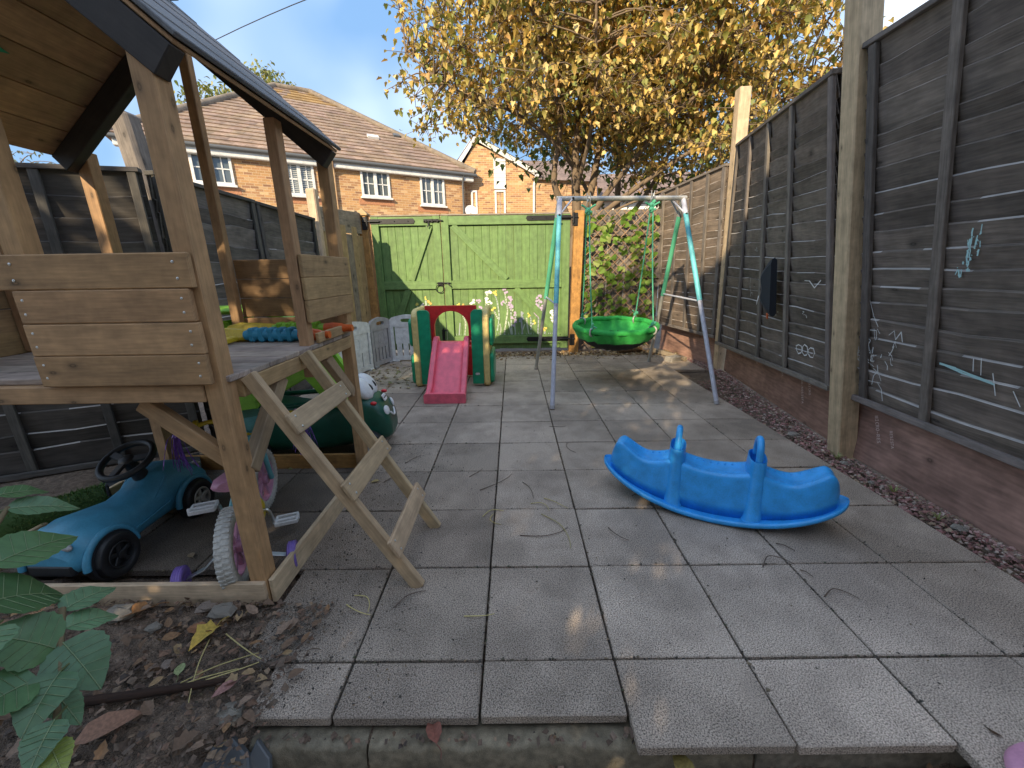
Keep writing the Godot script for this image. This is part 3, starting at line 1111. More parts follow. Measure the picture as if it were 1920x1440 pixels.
func make_left_fence() -> void:
	var worn := func(v: float, u: float) -> float: return 0.30
	fence("left_fence_panel", "near lapped fence panel coloured dark for shade, standing square behind the playhouse roof posts", V(-3.9, -0.02, -1.78), V(-2.19, -0.02, -2.60), V(-3.9, 1.66, -1.78), V(-2.19, 1.735, -2.60), V(0.4, 0, 1), 13, [0.02, 0.3, 0.54, 0.76, 0.98], worn, "lapped panels of the left fence", Color(0.15, 0.14, 0.13))  # stain set darker so the panel reads as standing in shade
	fence("left_fence_panel", "dark lapped fence panel beyond the front corner post of the playhouse", V(-2.19, -0.02, -2.66), V(-2.17, -0.02, -3.62), V(-2.21, 1.74, -2.66), V(-2.19, 1.725, -3.62), V(1, 0, 0), 14, [0.03, 0.5, 0.97], worn, "lapped panels of the left fence", Color(0.27, 0.255, 0.24))
	fence("left_fence_panel", "far dark lapped fence panel on the left, ending at the pale notched post", V(-2.17, -0.02, -3.63), V(-2.15, -0.02, -4.60), V(-2.19, 1.72, -3.63), V(-2.16, 1.70, -4.60), V(1, 0, 0), 14, [0.03, 0.5, 0.97], worn, "lapped panels of the left fence", Color(0.27, 0.255, 0.24))
	var a := thing("pale_post", "pale round topped timber post standing above the far end of the left fence", "fence post", V(-2.15, 0, -4.69))
	timber("post", a, M.post_timber, V(0, -0.05, 0), V(-0.01, 2.03, 0), 0.09, 0.10, Vector3.RIGHT, 0.02, 0.012)
	# weathered stump of an old post behind the near panel
	var st := thing("old_fence_post", "lichen grey old fence post leaning behind the near left panel", "fence post", V(-2.30, 0, -2.82))
	timber("post", st, M.fence_batten, V(0.10, -0.05, 0), V(-0.10, 2.12, 0), 0.12, 0.12, Vector3.RIGHT, 0.02, 0.02)
	# return fence of upright boards between the pale post and the gate
	var rf := thing("return_fence", "short fence of upright orange boards between the left fence and the gate post", "fence", V(-2.13, 0, -4.76))
	for i in 7:
		var x := 0.02 + i * 0.022
		var z := -0.05 - i * 0.125
		timber("board", rf, [M.pale_timber, M.old_timber, M.pale_timber, M.pale_timber, M.old_timber, M.pale_timber, M.pale_timber][i], V(x - 0.03, -0.03, z), V(x - 0.03, 1.62 + 0.1 * (i % 2), z), 0.016, 0.118, V(0.17, 0, -0.98), 0.12)
	timber("capping_board", rf, M.old_timber, V(-0.02, 1.74, -0.03), V(0.12, 1.78, -0.86), 0.03, 0.26, Vector3.UP, 0.02)
	var wp := thing("slotted_post", "grey weathered post with two bolt slots beside the orange gate post", "fence post", V(-2.06, 0, -5.60))
	timber("post", wp, M.old_timber, V(0.02, -0.05, 0), V(-0.03, 1.93, 0), 0.10, 0.11, Vector3.RIGHT, 0.02, 0.005)
	for y in [0.93, 1.66]:
		var mb := MB.new()
		mb.block(V(0.0 - y * 0.014, y, 0.052), V(0.012, 0.032, 0.004), Basis.IDENTITY, 0.001)
		obj("bolt_slot", mb, M.black_plastic, wp)


# ---------------------------------------------------------------- the painted gate
func make_gate() -> void:
	var zg := -5.68
	for side in 2:
		var x0: float = [-1.875, -0.945][side]
		var x1: float = [-0.955, 0.775][side]
		var g := thing("green_gate", ["narrow left leaf of the green painted timber gate", "wide right leaf of the green gate painted with flowers"][side], "gate", V(x0, 0, zg), "leaves of the green gate")
		var w := x1 - x0
		var cnt := [9, 16][side] as int
		for i in cnt:
			var bw := w / cnt
			timber("board", g, M.gate_green, V((i + 0.5) * bw, 0.06 + rng.randf() * 0.01, -0.012), V((i + 0.5) * bw, 1.855, -0.012), bw - 0.0006, 0.02, Vector3.BACK, 0.06, 0.0045)
		var zf := 0.016
		for x in [0.05, w - 0.05]:
			timber("stile", g, M.gate_green, V(x, 0.07, zf), V(x, 1.86, zf), 0.10, 0.038, Vector3.BACK, 0.04)
		for y in [1.80, 0.975, 0.20]:
			timber("rail", g, M.gate_green, V(0.101, y, zf), V(w - 0.101, y, zf), 0.034, 0.11, Vector3.UP, 0.04)
		if side == 0:
			timber("brace", g, M.gate_green, V(0.16, 0.265, zf - 0.003), V(0.425, 0.915, zf - 0.003), 0.028, 0.085, V(0.9, -0.37, 0), 0.04)
			timber("brace", g, M.gate_green, V(0.475, 1.035, zf - 0.003), V(0.775, 1.745, zf - 0.003), 0.028, 0.085, V(0.9, -0.37, 0), 0.04)
		else:
			timber("brace", g, M.gate_green, V(0.15, 1.74, zf - 0.003), V(0.86, 1.035, zf - 0.003), 0.028, 0.09, V(0.7, 0.7, 0), 0.04)
			timber("brace", g, M.gate_green, V(0.98, 0.915, zf - 0.003), V(1.61, 0.26, zf - 0.003), 0.028, 0.09, V(0.7, 0.7, 0), 0.04)
		timber("weather_strip", g, M.gate_top, V(0.0, 1.872, 0), V(w, 1.872, 0), 0.06, 0.018, Vector3.UP, 0.05)
		# strap hinges with their pins
		var hx: float = [0.02, w - 0.02][side]
		var hd: float = [1.0, -1.0][side]
		for y in ([1.80] if side == 0 else [1.815, 0.205]):
			var mb := MB.new()
			var iron: Material = M.black_iron
			mb.slab(PackedVector2Array([Vector2(hx - 0.03 * hd, y - 0.032), Vector2(hx + 0.55 * hd, y - 0.032), Vector2(hx + 0.57 * hd, y), Vector2(hx + 0.55 * hd, y + 0.032), Vector2(hx - 0.03 * hd, y + 0.032)]), 0.007, Transform3D(Basis.IDENTITY, V(0, 0, 0.0385)), 0.0015)
			var st := obj("hinge_strap", mb, iron, g)
			var mp := MB.new()
			mp.tube([V(hx - 0.06 * hd, y - 0.07, 0.06), V(hx - 0.06 * hd, y + 0.06, 0.06)], 0.014, 10)
			mp.tube([V(hx - 0.12 * hd, y, 0.055), V(hx + 0.10 * hd, y, 0.055)], 0.012, 8)
			for bx in [0.12, 0.3, 0.48]:
				mp.blob(V(hx + bx * hd, y, 0.044), V(0.009, 0.009, 0.006), Basis.IDENTITY, 4, 8)
			obj("hinge_pin", mp, iron, g)
		if side == 0:
			var b := MB.new()
			b.block(V(w - 0.115, 1.80, 0.038), V(0.10, 0.022, 0.004))
			b.tube([V(w - 0.21, 1.80, 0.05), V(w + 0.04, 1.80, 0.05)], 0.009, 8)
			b.tube([V(w - 0.15, 1.80, 0.05), V(w - 0.15, 1.74, 0.06), V(w - 0.165, 1.72, 0.06)], 0.008, 8)
			for bx in [-0.18, -0.10, -0.03]:
				b.block(V(w + bx, 1.80, 0.05), V(0.010, 0.018, 0.012))
			obj("top_bolt", b, M.black_iron, g)
			var rl := MB.new()
			rl.block(V(w - 0.04, 0.985, 0.04), V(0.035, 0.028, 0.006))
			rl.tube([V(w - 0.09, 1.0, 0.055), V(w + 0.10, 1.0, 0.055)], 0.008, 8)
			rl.tube(arc(V(w - 0.05, 0.925, 0.062), 0.052, 0, TAU * 23.0 / 24.0, 23), 0.006, 8, true)
			rl.tube([V(w + 0.05, 1.0, 0.055), V(w + 0.085, 0.975, 0.07), V(w + 0.10, 0.955, 0.07)], 0.008, 8)
			obj("ring_latch", rl, M.black_iron, g)
			var db := MB.new()
			db.block(V(w - 0.04, 0.27, 0.04), V(0.02, 0.09, 0.005))
			db.tube([V(w - 0.04, 0.38, 0.055), V(w - 0.04, 0.06, 0.055)], 0.009, 8)
			db.tube([V(w - 0.04, 0.33, 0.055), V(w + 0.02, 0.36, 0.06)], 0.008, 8)
			obj("drop_bolt", db, M.black_iron, g)
			paint(g, x0, [], [[-1.34, 0.71, "y"], [-1.28, 0.7, "w"], [-1.22, 0.79, "y"], [-1.18, 0.73, "o"], [-1.24, 0.68, "w"]], [[[-1.34, 0.27], [-1.345, 0.68]], [[-1.28, 0.27], [-1.285, 0.66]], [[-1.22, 0.27], [-1.225, 0.76]], [[-1.18, 0.3], [-1.185, 0.7]]])
		else:
			var stems := [[[-0.31, 0.27], [-0.36, 0.44], [-0.38, 0.59], [-0.38, 0.74], [-0.34, 0.86]], [[-0.31, 0.28], [-0.29, 0.38]], [[-0.23, 0.33], [-0.2, 0.53], [-0.22, 0.72], [-0.25, 0.82]], [[-0.22, 0.5], [-0.26, 0.59], [-0.27, 0.63]], [[-0.13, 0.27], [-0.12, 0.36], [-0.08, 0.59], [-0.09, 0.71], [-0.11, 0.84], [-0.12, 0.89]], [[-0.09, 0.7], [-0.14, 0.73]], [[-0.02, 0.27], [-0.03, 0.48], [-0.03, 0.59], [-0.03, 0.79]], [[-0.03, 0.59], [0.0, 0.62]], [[-0.03, 0.27], [-0.07, 0.45]], [[0.03, 0.27], [0.02, 0.43], [0.04, 0.55]], [[0.13, 0.28], [0.12, 0.4], [0.12, 0.59]], [[0.13, 0.32], [0.16, 0.41]], [[0.22, 0.28], [0.2, 0.4], [0.19, 0.5]], [[0.25, 0.34], [0.25, 0.48], [0.23, 0.54]], [[0.26, 0.41], [0.31, 0.43]], [[0.35, 0.28], [0.36, 0.48], [0.37, 0.75]], [[0.45, 0.28], [0.45, 0.33]], [[0.57, 0.48], [0.54, 0.58]], [[-0.19, 0.27], [-0.18, 0.35], [-0.19, 0.42]], [[-0.7, 0.27], [-0.68, 0.44], [-0.71, 0.54]], [[-0.78, 0.27], [-0.76, 0.44]]]
			var fl := [[-0.37, 0.86, "w"], [-0.32, 0.87, "w"], [-0.37, 0.78, "w"], [-0.32, 0.73, "w"], [-0.37, 0.74, "w"], [-0.35, 0.68, "w"], [-0.37, 0.64, "w"], [-0.36, 0.6, "w"], [-0.37, 0.56, "w"], [-0.58, 0.72, "w"], [-0.56, 0.735, "w"], [-0.47, 0.73, "p"], [-0.48, 0.76, "p"], [-0.45, 0.66, "p"], [-0.25, 0.86, "y"], [-0.245, 0.84, "y"], [-0.27, 0.63, "y"], [-0.12, 0.9, "p"], [-0.09, 0.86, "p"], [-0.13, 0.73, "p"], [-0.15, 0.7, "p"], [-0.04, 0.79, "p"], [-0.03, 0.75, "p"], [-0.04, 0.71, "p"], [-0.03, 0.67, "p"], [-0.04, 0.64, "p"], [0.03, 0.57, "p"], [0.0, 0.5, "p"], [0.04, 0.45, "p"], [0.0, 0.4, "p"], [0.12, 0.56, "g"], [0.14, 0.5, "g"], [0.1, 0.48, "g"], [0.22, 0.55, "y"], [0.31, 0.43, "y"], [0.38, 0.8, "p"], [0.35, 0.77, "p"], [0.33, 0.72, "p"], [0.39, 0.72, "p"], [0.34, 0.69, "p"], [0.38, 0.63, "p"], [0.4, 0.66, "p"], [0.32, 0.56, "p"], [0.38, 0.55, "p"], [0.37, 0.52, "p"], [0.43, 0.34, "o"], [0.46, 0.34, "y"], [0.54, 0.58, "w"], [0.55, 0.53, "w"], [0.56, 0.45, "w"], [-0.76, 0.7, "y"], [-0.7, 0.7, "o"]]
			paint(g, x0, stems, fl, [])
	for s in 2:
		var p := thing("gate_post", ["orange timber gate post with a pointed cap at the left of the gate", "orange timber gate post between the green gate and the ivy trellis"][s], "gate post", V([-1.965, 0.865][s], 0, zg - 0.02), "orange posts of the gate")
		timber("post", p, M.orange_post, V([0.03, 0.0][s], -0.05, 0), V([-0.03, 0.03][s], [1.90, 1.90][s], 0), 0.13, [0.13, 0.13][s], Vector3.RIGHT, 0.02, 0.006)
		if s == 0:
			var mb := MB.new()
			var q := [V(-0.12, 1.90, -0.085), V(0.06, 1.90, -0.085), V(0.06, 1.90, 0.085), V(-0.12, 1.90, 0.085)]
			var top := V(-0.03, 1.975, 0)
			for i in 4:
				mb.face(q[(i + 1) % 4], q[i], top)
			for i in 4:
				mb.quad(q[i], q[(i + 1) % 4], q[(i + 1) % 4] + V(0, -0.02, 0), q[i] + V(0, -0.02, 0))
			obj("post_cap", mb, M.pale_timber, p)
		for y in ([1.79] if s == 0 else [1.80, 0.20]):
			var h := MB.new()
			h.block(V([0.015, -0.03][s], y - 0.01, 0.072), V(0.035, 0.08, 0.006))
			obj("hinge_plate", h, M.black_iron, p)


func paint(g: Node3D, x0: float, stems: Array, fl: Array, more: Array) -> void:
	var z := 0.0
	var mb := MB.new()
	var r := RandomNumberGenerator.new()
	r.seed = 77
	for s in stems + more:
		var pts := []
		for q in s:
			pts.append(V(q[0] - x0, q[1], z + 0.0))
		if pts.size() > 2:
			pts = curve(pts, 4)
		mb.col = [Color(0.42, 0.50, 0.42), Color(0.50, 0.56, 0.42), Color(0.36, 0.40, 0.40)][r.randi() % 3]
		for i in pts.size() - 1:
			var a: Vector3 = pts[i]
			var b: Vector3 = pts[i + 1]
			var d := (b - a).normalized()
			var sd := V(-d.y, d.x, 0) * r.randf_range(0.007, 0.012)
			var e := d * 0.004
			mb.quad(a + sd - e, a - sd - e, b - sd + e, b + sd + e)
	var o := obj("painted_stems", mb, M.daub, g)
	var m2 := MB.new()
	var cols := {"w": Color(0.80, 0.80, 0.76), "p": Color(0.48, 0.38, 0.52), "y": Color(0.70, 0.58, 0.12), "o": Color(0.72, 0.42, 0.10), "g": Color(0.30, 0.34, 0.36)}
	var k := 0.0
	for q in fl:
		m2.col = cols[q[2]]
		for d in (4 if q[2] == "w" else 3):
			k += 0.00004
			var ce := V(q[0] - x0 + r.randfn() * 0.011, q[1] + r.randfn() * 0.011, 0.0012 + k)
			var rad := r.randf_range(0.011, 0.019)
			var ring := []
			for i in 8:
				var a := TAU * i / 8.0
				ring.append(ce + V(cos(a), sin(a), 0) * rad * r.randf_range(0.8, 1.15))
			for i in 8:
				m2.face(ce, ring[i], ring[(i + 1) % 8])
	# little tufts along the foot of the picture
	m2.col = Color(0.34, 0.40, 0.36)
	if not stems.is_empty():
		for i in 60:
			var x := r.randf_range(-0.85, 0.62) - x0
			var h := r.randf_range(0.01, 0.05)
			k += 0.00002
			m2.face(V(x - 0.004, 0.268, 0.001 + k), V(x + 0.004, 0.268, 0.001 + k), V(x + r.randfn() * 0.01, 0.268 + h, 0.001 + k))
	obj("painted_petals", m2, M.daub, g)


# ---------------------------------------------------------------- ivy trellis and what stands behind it
func leaf_shape(mb: MB, xf: Transform3D, outline: Array, fold: float, droop: float) -> void:
	# outline: half shape from base (0,0) to the tip (0,1) as (x, y) pairs
	var l := []
	var rr := []
	var mid := []
	for q in outline:
		var y: float = q[1]
		var dz := -droop * y * y
		mid.append(xf * V(0, y, dz))
		rr.append(xf * V(q[0], y, dz + fold * q[0]))
		l.append(xf * V(-q[0], y, dz + fold * q[0]))
	for i in outline.size() - 1:
		mb.quad(mid[i], rr[i], rr[i + 1], mid[i + 1], Vector2(0, 0), Vector2(0.1, 0), Vector2(0.1, 0.1), Vector2(0, 0.1))
		mb.quad(l[i], mid[i], mid[i + 1], l[i + 1], Vector2(0, 0), Vector2(0.1, 0), Vector2(0.1, 0.1), Vector2(0, 0.1))


func make_trellis() -> void:
	var bf := thing("brown_fence_panel", "brown close boarded fence panel behind the ivy trellis", "fence", V(0.96, 0, -5.86))
	for i in 9:
		timber("board", bf, M.fence_batten, V(0.06 + i * 0.125, 0.0, 0), V(0.06 + i * 0.125, 1.93, 0), 0.12, 0.018, Vector3.BACK, 0.2)
	for y in [0.45, 1.05, 1.62]:
		timber("rail", bf, M.fence_batten, V(0.0, y, 0.03), V(1.12, y, 0.03), 0.04, 0.06, Vector3.UP)
	var o := thing("ivy_trellis", "diamond willow trellis with artificial ivy leaves beside the gate", "trellis", V(0.97, 0.06, -5.775))
	var W := 1.03
	var H := 1.86
	var st := 0.125
	for dirn in [1.0, -1.0]:
		var c := -H
		while c < W + H:
			# line x = c + y (or mirrored), clipped to the panel
			var y0 := maxf(0.0, -c)
			var y1 := minf(H, W - c)
			if y1 - y0 > 0.12:
				var a := V(c + y0, y0, 0)
				var b := V(c + y1, y1, 0)
				if dirn < 0:
					a.x = W - a.x
					b.x = W - b.x
				a.z = 0.006 * dirn
				b.z = 0.006 * dirn
				var mb := MB.new()
				mb.col = Color(0.36, 0.22, 0.12) * rng.randf_range(0.7, 1.2)
				mb.tube([a, (a + b) * 0.5 + V(0, rng.randfn() * 0.008, 0), b], 0.005, 5)
				obj("willow_slat", mb, M.twig, o)
			c += st
	var shapes := []
	var ol := [[0.0, 0.0], [0.42, 0.06], [0.52, 0.30], [0.36, 0.50], [0.34, 0.72], [0.16, 0.86], [0.0, 1.0]]
	for i in 4:
		var mb := MB.new()
		mb.col = [Color(0.22, 0.38, 0.06), Color(0.30, 0.46, 0.10), Color(0.15, 0.28, 0.05), Color(0.40, 0.48, 0.16)][i]
		leaf_shape(mb, Transform3D.IDENTITY.scaled(Vector3.ONE * 0.10), ol, 0.25, 0.2)
		shapes.append(mb.mesh(M.leaf))
	for i in 290:
		var x := rng.randf() * W
		var y := rng.randf() * H
		var ax := Basis.from_euler(V(rng.randf_range(0.1, 0.9), rng.randfn() * 0.5, PI + rng.randfn() * 0.7)).scaled(Vector3.ONE * rng.randf_range(0.7, 1.15))
		inst("leaf", shapes[rng.randi() % 4], o, Transform3D(ax, V(x, y, 0.02 + rng.randf() * 0.03)))
	# logs edging the bed below the trellis
	for q in [[V(1.47, 0.035, -5.53), V(1.66, 0.035, -5.57), "split log edging the leaf bed below the trellis, nearest the swing seat"], [V(1.68, 0.035, -5.575), V(1.83, 0.035, -5.62), "short cracked log end lying beside the longer log under the trellis"]]:
		var lg := MB.new()
		lg.col = Color(0.50, 0.38, 0.20)
		lg.tube([q[0], (q[0] + q[1]) * 0.5 + V(0, 0.004, 0), q[1]], [0.036, 0.04, 0.037], 10)
		tag(obj("log", lg, M.bark), q[2], "log", "logs by the trellis")
	var sl := thing("stone_block", "grey concrete block lying at the far foot of the right fence", "block", V(2.06, 0.03, -5.0))
	var mb4 := MB.new()
	mb4.block(V(0, 0, 0), V(0.11, 0.035, 0.06), Basis.from_euler(V(0, 0.5, 0)), 0.008)
	obj("block", mb4, M.stone, sl)
	var sp := thing("sleeper", "weathered grey board lying along the gravel at the far right", "board", V(2.02, 0.02, -5.35))
	timber("plank", sp, M.old_timber, V(-0.05, 0.02, -0.25), V(0.16, 0.02, 0.42), 0.05, 0.05)


# ---------------------------------------------------------------- the neighbours' houses
func wall_quad(mb: MB, a: Vector3, b: Vector3, h0: float, h1: float) -> void:
	var l := (b - a).length()
	mb.quad(a + V(0, h0, 0), b + V(0, h0, 0), b + V(0, h1, 0), a + V(0, h1, 0), Vector2(0, -h0), Vector2(l, -h0), Vector2(l, -h1), Vector2(0, -h1))


func window(o: Node3D, x0: float, y0: float, x1: float, y1: float, lights: int, grid: bool, blind := false) -> void:
	var w := Node3D.new()
	w.name = "window"
	o.add_child(w, true)
	var fr := MB.new()
	var t := 0.07
	fr.block(V((x0 + x1) / 2, y1 - t / 2, 0.0), V((x1 - x0) / 2, t / 2, 0.05))
	fr.block(V((x0 + x1) / 2, y0 + t / 2, 0.0), V((x1 - x0) / 2, t / 2, 0.05))
	for x in [x0 + t / 2, x1 - t / 2]:
		fr.block(V(x, (y0 + y1) / 2, 0.0), V(t / 2, (y1 - y0) / 2 - t, 0.05))
	for i in range(1, lights):
		fr.block(V(lerpf(x0, x1, float(i) / lights), (y0 + y1) / 2, 0.0), V(0.05, (y1 - y0) / 2 - t, 0.045))
	obj("frame", fr, M.white_paint, w)
	for i in lights:
		var a := lerpf(x0, x1, float(i) / lights) + 0.06
		var b := lerpf(x0, x1, float(i + 1) / lights) - 0.06
		var p := MB.new()
		p.block(V((a + b) / 2, (y0 + y1) / 2, -0.03), V((b - a) / 2 + 0.01, (y1 - y0) / 2 - 0.05, 0.006), Basis.IDENTITY, 0.001)
		obj("pane", p, M.pane, w)
		if grid:
			var g := MB.new()
			g.block(V((a + b) / 2, (y0 + y1) / 2, -0.012), V(0.016, (y1 - y0) / 2 - t, 0.012), Basis.IDENTITY, 0.002)
			g.block(V((a + b) / 2, (y0 + y1) / 2, -0.010), V((b - a) / 2, 0.016, 0.010), Basis.IDENTITY, 0.002)
			obj("glazing_bar", g, M.white_paint, w)
		if blind:
			var bl := MB.new()
			var y := y0 + 0.12
			while y < y1 - 0.1:
				bl.block(V((a + b) / 2, y, -0.021), V((b - a) / 2, 0.012, 0.001), Basis.from_euler(V(0.4, 0, 0)), 0.0003)
				y += 0.055
			obj("blind", bl, M.blind, w)
	var s := MB.new()
	s.block(V((x0 + x1) / 2, y0 - 0.03, 0.05), V((x1 - x0) / 2 + 0.05, 0.03, 0.08))
	obj("sill", s, M.white_paint, w)


# tiled slope: rows of overlapping courses between a lower edge and an upper edge
func courses(o: Node3D, l0: Vector3, l1: Vector3, u0: Vector3, u1: Vector3, n: int, out: Vector3) -> void:
	var L := (l1 - l0).length()
	for i in n:
		var a := float(i) / n
		var b := minf(float(i + 1) / n + 0.25 / n, 1.0)
		var mb := MB.new()
		var lo := [l0.lerp(u0, a), l1.lerp(u1, a)]
		var hi := [l0.lerp(u0, b), l1.lerp(u1, b)]
		var cnt := maxi(1, int((lo[1] - lo[0]).length() / 0.3))
		for k in cnt:
			var f0 := float(k) / cnt
			var f1 := float(k + 1) / cnt
			var tone := rng.randf_range(0.66, 0.92)
			mb.col = Color(tone, tone * rng.randf_range(0.94, 1.0), tone * rng.randf_range(0.82, 0.94))
			if a > 0.8 and rng.randf() < 0.7:
				mb.col = Color(1.0, 0.86, 0.42) * rng.randf_range(0.75, 1.0)
			var p0: Vector3 = lo[0].lerp(lo[1], f0) + out * 0.05
			var p1: Vector3 = lo[0].lerp(lo[1], f1) + out * (0.05 + rng.randf() * 0.004)
			var p2: Vector3 = hi[0].lerp(hi[1], f1) + out * 0.012
			var p3: Vector3 = hi[0].lerp(hi[1], f0) + out * 0.012
			var k4 := [p0, p1, p2, p3]
			if (p1 - p0).cross(p3 - p0).dot(out) < 0:
				k4.reverse()
			mb.quad(k4[0], k4[1], k4[2], k4[3])
			var f4 := [p0 - out * 0.05, p1 - out * 0.05, p1, p0]
			if (f4[1] - f4[0]).cross(f4[3] - f4[0]).dot(l0 - u0) < 0:
				f4.reverse()
			mb.quad(f4[0], f4[1], f4[2], f4[3])
		obj("tile_course", mb, M.roof_tile, o)


func make_houses() -> void:
	var o := thing("brick_house", "yellow brick house with a hipped brown tiled roof behind the left fence", "house", V(-9.149, -0.2, -12.42))
	o.basis = Basis(V(0.8661875, 0, -0.49971914), Vector3.UP, V(0.49971914, 0, 0.8661875))
	var y0 := 0.2
	# front wall with window openings
	var wins := [[0.09, 3.70, 1.09, 4.56, 2, true, false], [2.41, 3.55, 3.27, 4.50, 2, true, true], [4.69, 3.66, 5.65, 4.51, 2, true, false], [6.74, 3.52, 7.66, 4.51, 2, true, false]]
	var xl := -1.12
	var xr := 8.50
	var mb := MB.new()
	var last := xl
	for w in wins:
		wq(mb, last, w[0], 0.0, 4.95)
		wq(mb, w[0], w[2], 0.0, w[1] + y0)
		wq(mb, w[0], w[2], w[3] + y0, 4.95)
		for rv in [[w[0], 1.0], [w[2], -1.0]]:
			var q := [V(rv[0], w[1] + y0, 0), V(rv[0], w[1] + y0, -0.12), V(rv[0], w[3] + y0, -0.12), V(rv[0], w[3] + y0, 0)]
			if rv[1] < 0:
				q.reverse()
			mb.quad(q[0], q[1], q[2], q[3], Vector2(0, 0), Vector2(0.12, 0), Vector2(0.12, 1), Vector2(0, 1))
		last = w[2]
	wq(mb, last, xr, 0.0, 4.95)
	obj("wall", mb, M.brick, o)
	var sw := MB.new()
	wall_quad(sw, V(xr, 0, 0), V(xr, 0, -10.2), 0.0, 4.95)
	wall_quad(sw, V(xl, 0, -10.2), V(xl, 0, 0), 0.0, 4.95)
	wall_quad(sw, V(xr, 0, -10.2), V(xl, 0, -10.2), 0.0, 4.95)
	obj("wall", sw, M.brick, o)
	for w in wins:
		var h := Node3D.new()
		h.name = "window_bay"
		window(o, w[0], w[1] + y0, w[2], w[3] + y0, w[4], w[5], w[6])
		h.free()
		var rb := MB.new()
		rb.block(V((w[0] + w[2]) / 2, w[1] + y0 - 0.15, 0.004), V((w[2] - w[0]) / 2 + 0.12, 0.085, 0.006), Basis.IDENTITY, 0.002)
		obj("soldier_course", rb, M.red_brick, o)
	var fa := MB.new()
	fa.block(V((xl + xr) / 2, 4.75, 0.16), V((xr - xl) / 2 + 0.3, 0.10, 0.02))
	fa.block(V((xl + xr) / 2, 4.655, 0.08), V((xr - xl) / 2 + 0.3, 0.012, 0.10))
	obj("fascia", fa, M.white_paint, o)
	var gt := MB.new()
	gt.tube([V(xl - 0.35, 4.85, 0.24), V(xr + 0.4, 4.85, 0.24)], 0.06, 8)
	obj("gutter", gt, M.grey_gutter, o)
	for x in [3.83, 8.36]:
		var dp := MB.new()
		dp.tube([V(x, 4.82, 0.24), V(x, 4.68, 0.20), V(x + 0.03, 4.5, 0.06), V(x + 0.03, 0.0, 0.06)], 0.035, 8)
		obj("downpipe", dp, M.grey_gutter if x > 5 else M.brick, o)
	# hipped roof
	var e0 := V(-1.55, 4.90, 0.24)
	var e1 := V(8.85, 4.90, 0.24)
	var r0 := V(2.80, 8.45, -5.1)
	var r1 := V(4.05, 8.45, -5.1)
	var b0 := V(-1.55, 4.90, -10.4)
	var b1 := V(8.85, 4.90, -10.4)
	var rf := Node3D.new()
	rf.name = "roof"
	o.add_child(rf)
	courses(rf, e0, e1, r0, r1, 21, V(0, 0.82, 0.57).normalized())
	var back := MB.new()
	back.col = Color(0.62, 0.6, 0.6)
	back.quad(b1, b0, r0, r1)
	back.face(e1, b1, r1)
	back.face(b0, e0, r0)
	back.quad(e0 + V(0, -0.06, 0), b0 + V(0, -0.06, 0), b1 + V(0, -0.06, 0), e1 + V(0, -0.06, 0))
	obj("roof_back", back, M.roof_tile, rf)
	for h in [[e0, r0], [e1, r1], [r0, r1]]:
		var hp := MB.new()
		hp.col = Color(0.6, 0.66, 0.62)
		hp.tube([h[0] + V(0, 0.06, 0), h[1] + V(0, 0.06, 0)], 0.11, 8)
		obj("hip_tiles", hp, M.roof_tile, rf)
	for q in [[5.6, 0.34, M.white_paint, 0.2], [6.6, 0.42, M.grey_gutter, 0.13]]:
		var vt := MB.new()
		var p: Vector3 = e0.lerp(r0, q[1])
		vt.block(V(q[0], p.y + 0.07, p.z), V(q[3], 0.05, 0.10), Basis.from_euler(V(0.6, 0, 0)))
		obj("roof_vent", vt, q[2], rf)
	# the gabled house further right
	var g := thing("gabled_house", "yellow brick gabled house with a white clad strip behind the tree", "house", V(-1.95, -0.2, -17.0))
	g.rotation.y = 0.10
	var W := 2.95
	var wm := MB.new()
	wq(wm, 0.0, W, 0.0, 5.15)
	var ap := V(0.58, 6.05, 0)
	wm.face(V(0, 5.15, 0), V(W, 5.15, 0), ap, Vector2(0, -5.15), Vector2(W, -5.15), Vector2(ap.x, -6.05))
	wall_quad(wm, V(W, 0, 0), V(W + 2.6, 0, -0.4), 0.0, 4.85)
	wall_quad(wm, V(W + 2.6, 0, -0.4), V(W + 2.6, 0, -6.4), 0.0, 4.85)
	wall_quad(wm, V(0, 0, -6), V(0, 0, 0), 0.0, 5.15)
	wm.quad(V(0, 5.15, 0), V(W, 5.15, 0), V(W, 5.15, -6), V(0, 5.15, -6))
	obj("wall", wm, M.brick, g)
	for q in [[V(-0.15, 5.25, 0.10), ap + V(0, 0.18, 0.10)], [ap + V(0, 0.18, 0.10), V(W + 0.1, 4.95, 0.10)]]:
		timber("bargeboard", g, M.white_paint, q[0], q[1], 0.04, 0.17)
	var rm := MB.new()
	rm.col = Color(0.6, 0.58, 0.58)
	rm.quad(ap + V(0, 0.27, 0.15), V(W + 0.25, 5.0, 0.15), V(W + 0.25, 5.0, -6), ap + V(0, 0.27, -6))
	rm.quad(V(-0.3, 5.2, 0.15), ap + V(0, 0.27, 0.15), ap + V(0, 0.27, -6), V(-0.3, 5.2, -6))
	rm.quad(V(W - 0.2, 4.78, 0.2), V(W + 2.8, 4.78, -0.2), V(W + 2.8, 6.2, -3.0), V(W - 0.2, 6.2, -3.0))
	obj("roof", rm, M.roof_tile, g)
	for i in 8:
		timber("cladding_board", g, M.cladding, V(1.27, 4.52 + i * 0.135, 0.03), V(1.74, 4.52 + i * 0.135, 0.03), 0.03, 0.13)
	window(g, 1.29, 2.6, 1.72, 4.42, 1, true)
	window(g, 0.36, 3.5, 0.60, 4.40, 1, false)
	var dp2 := MB.new()
	dp2.tube([V(W - 0.02, 4.95, 0.12), V(W - 0.1, 4.6, 0.06), V(W - 0.1, 0.0, 0.06)], 0.045, 8)
	obj("downpipe", dp2, M.white_paint, g)
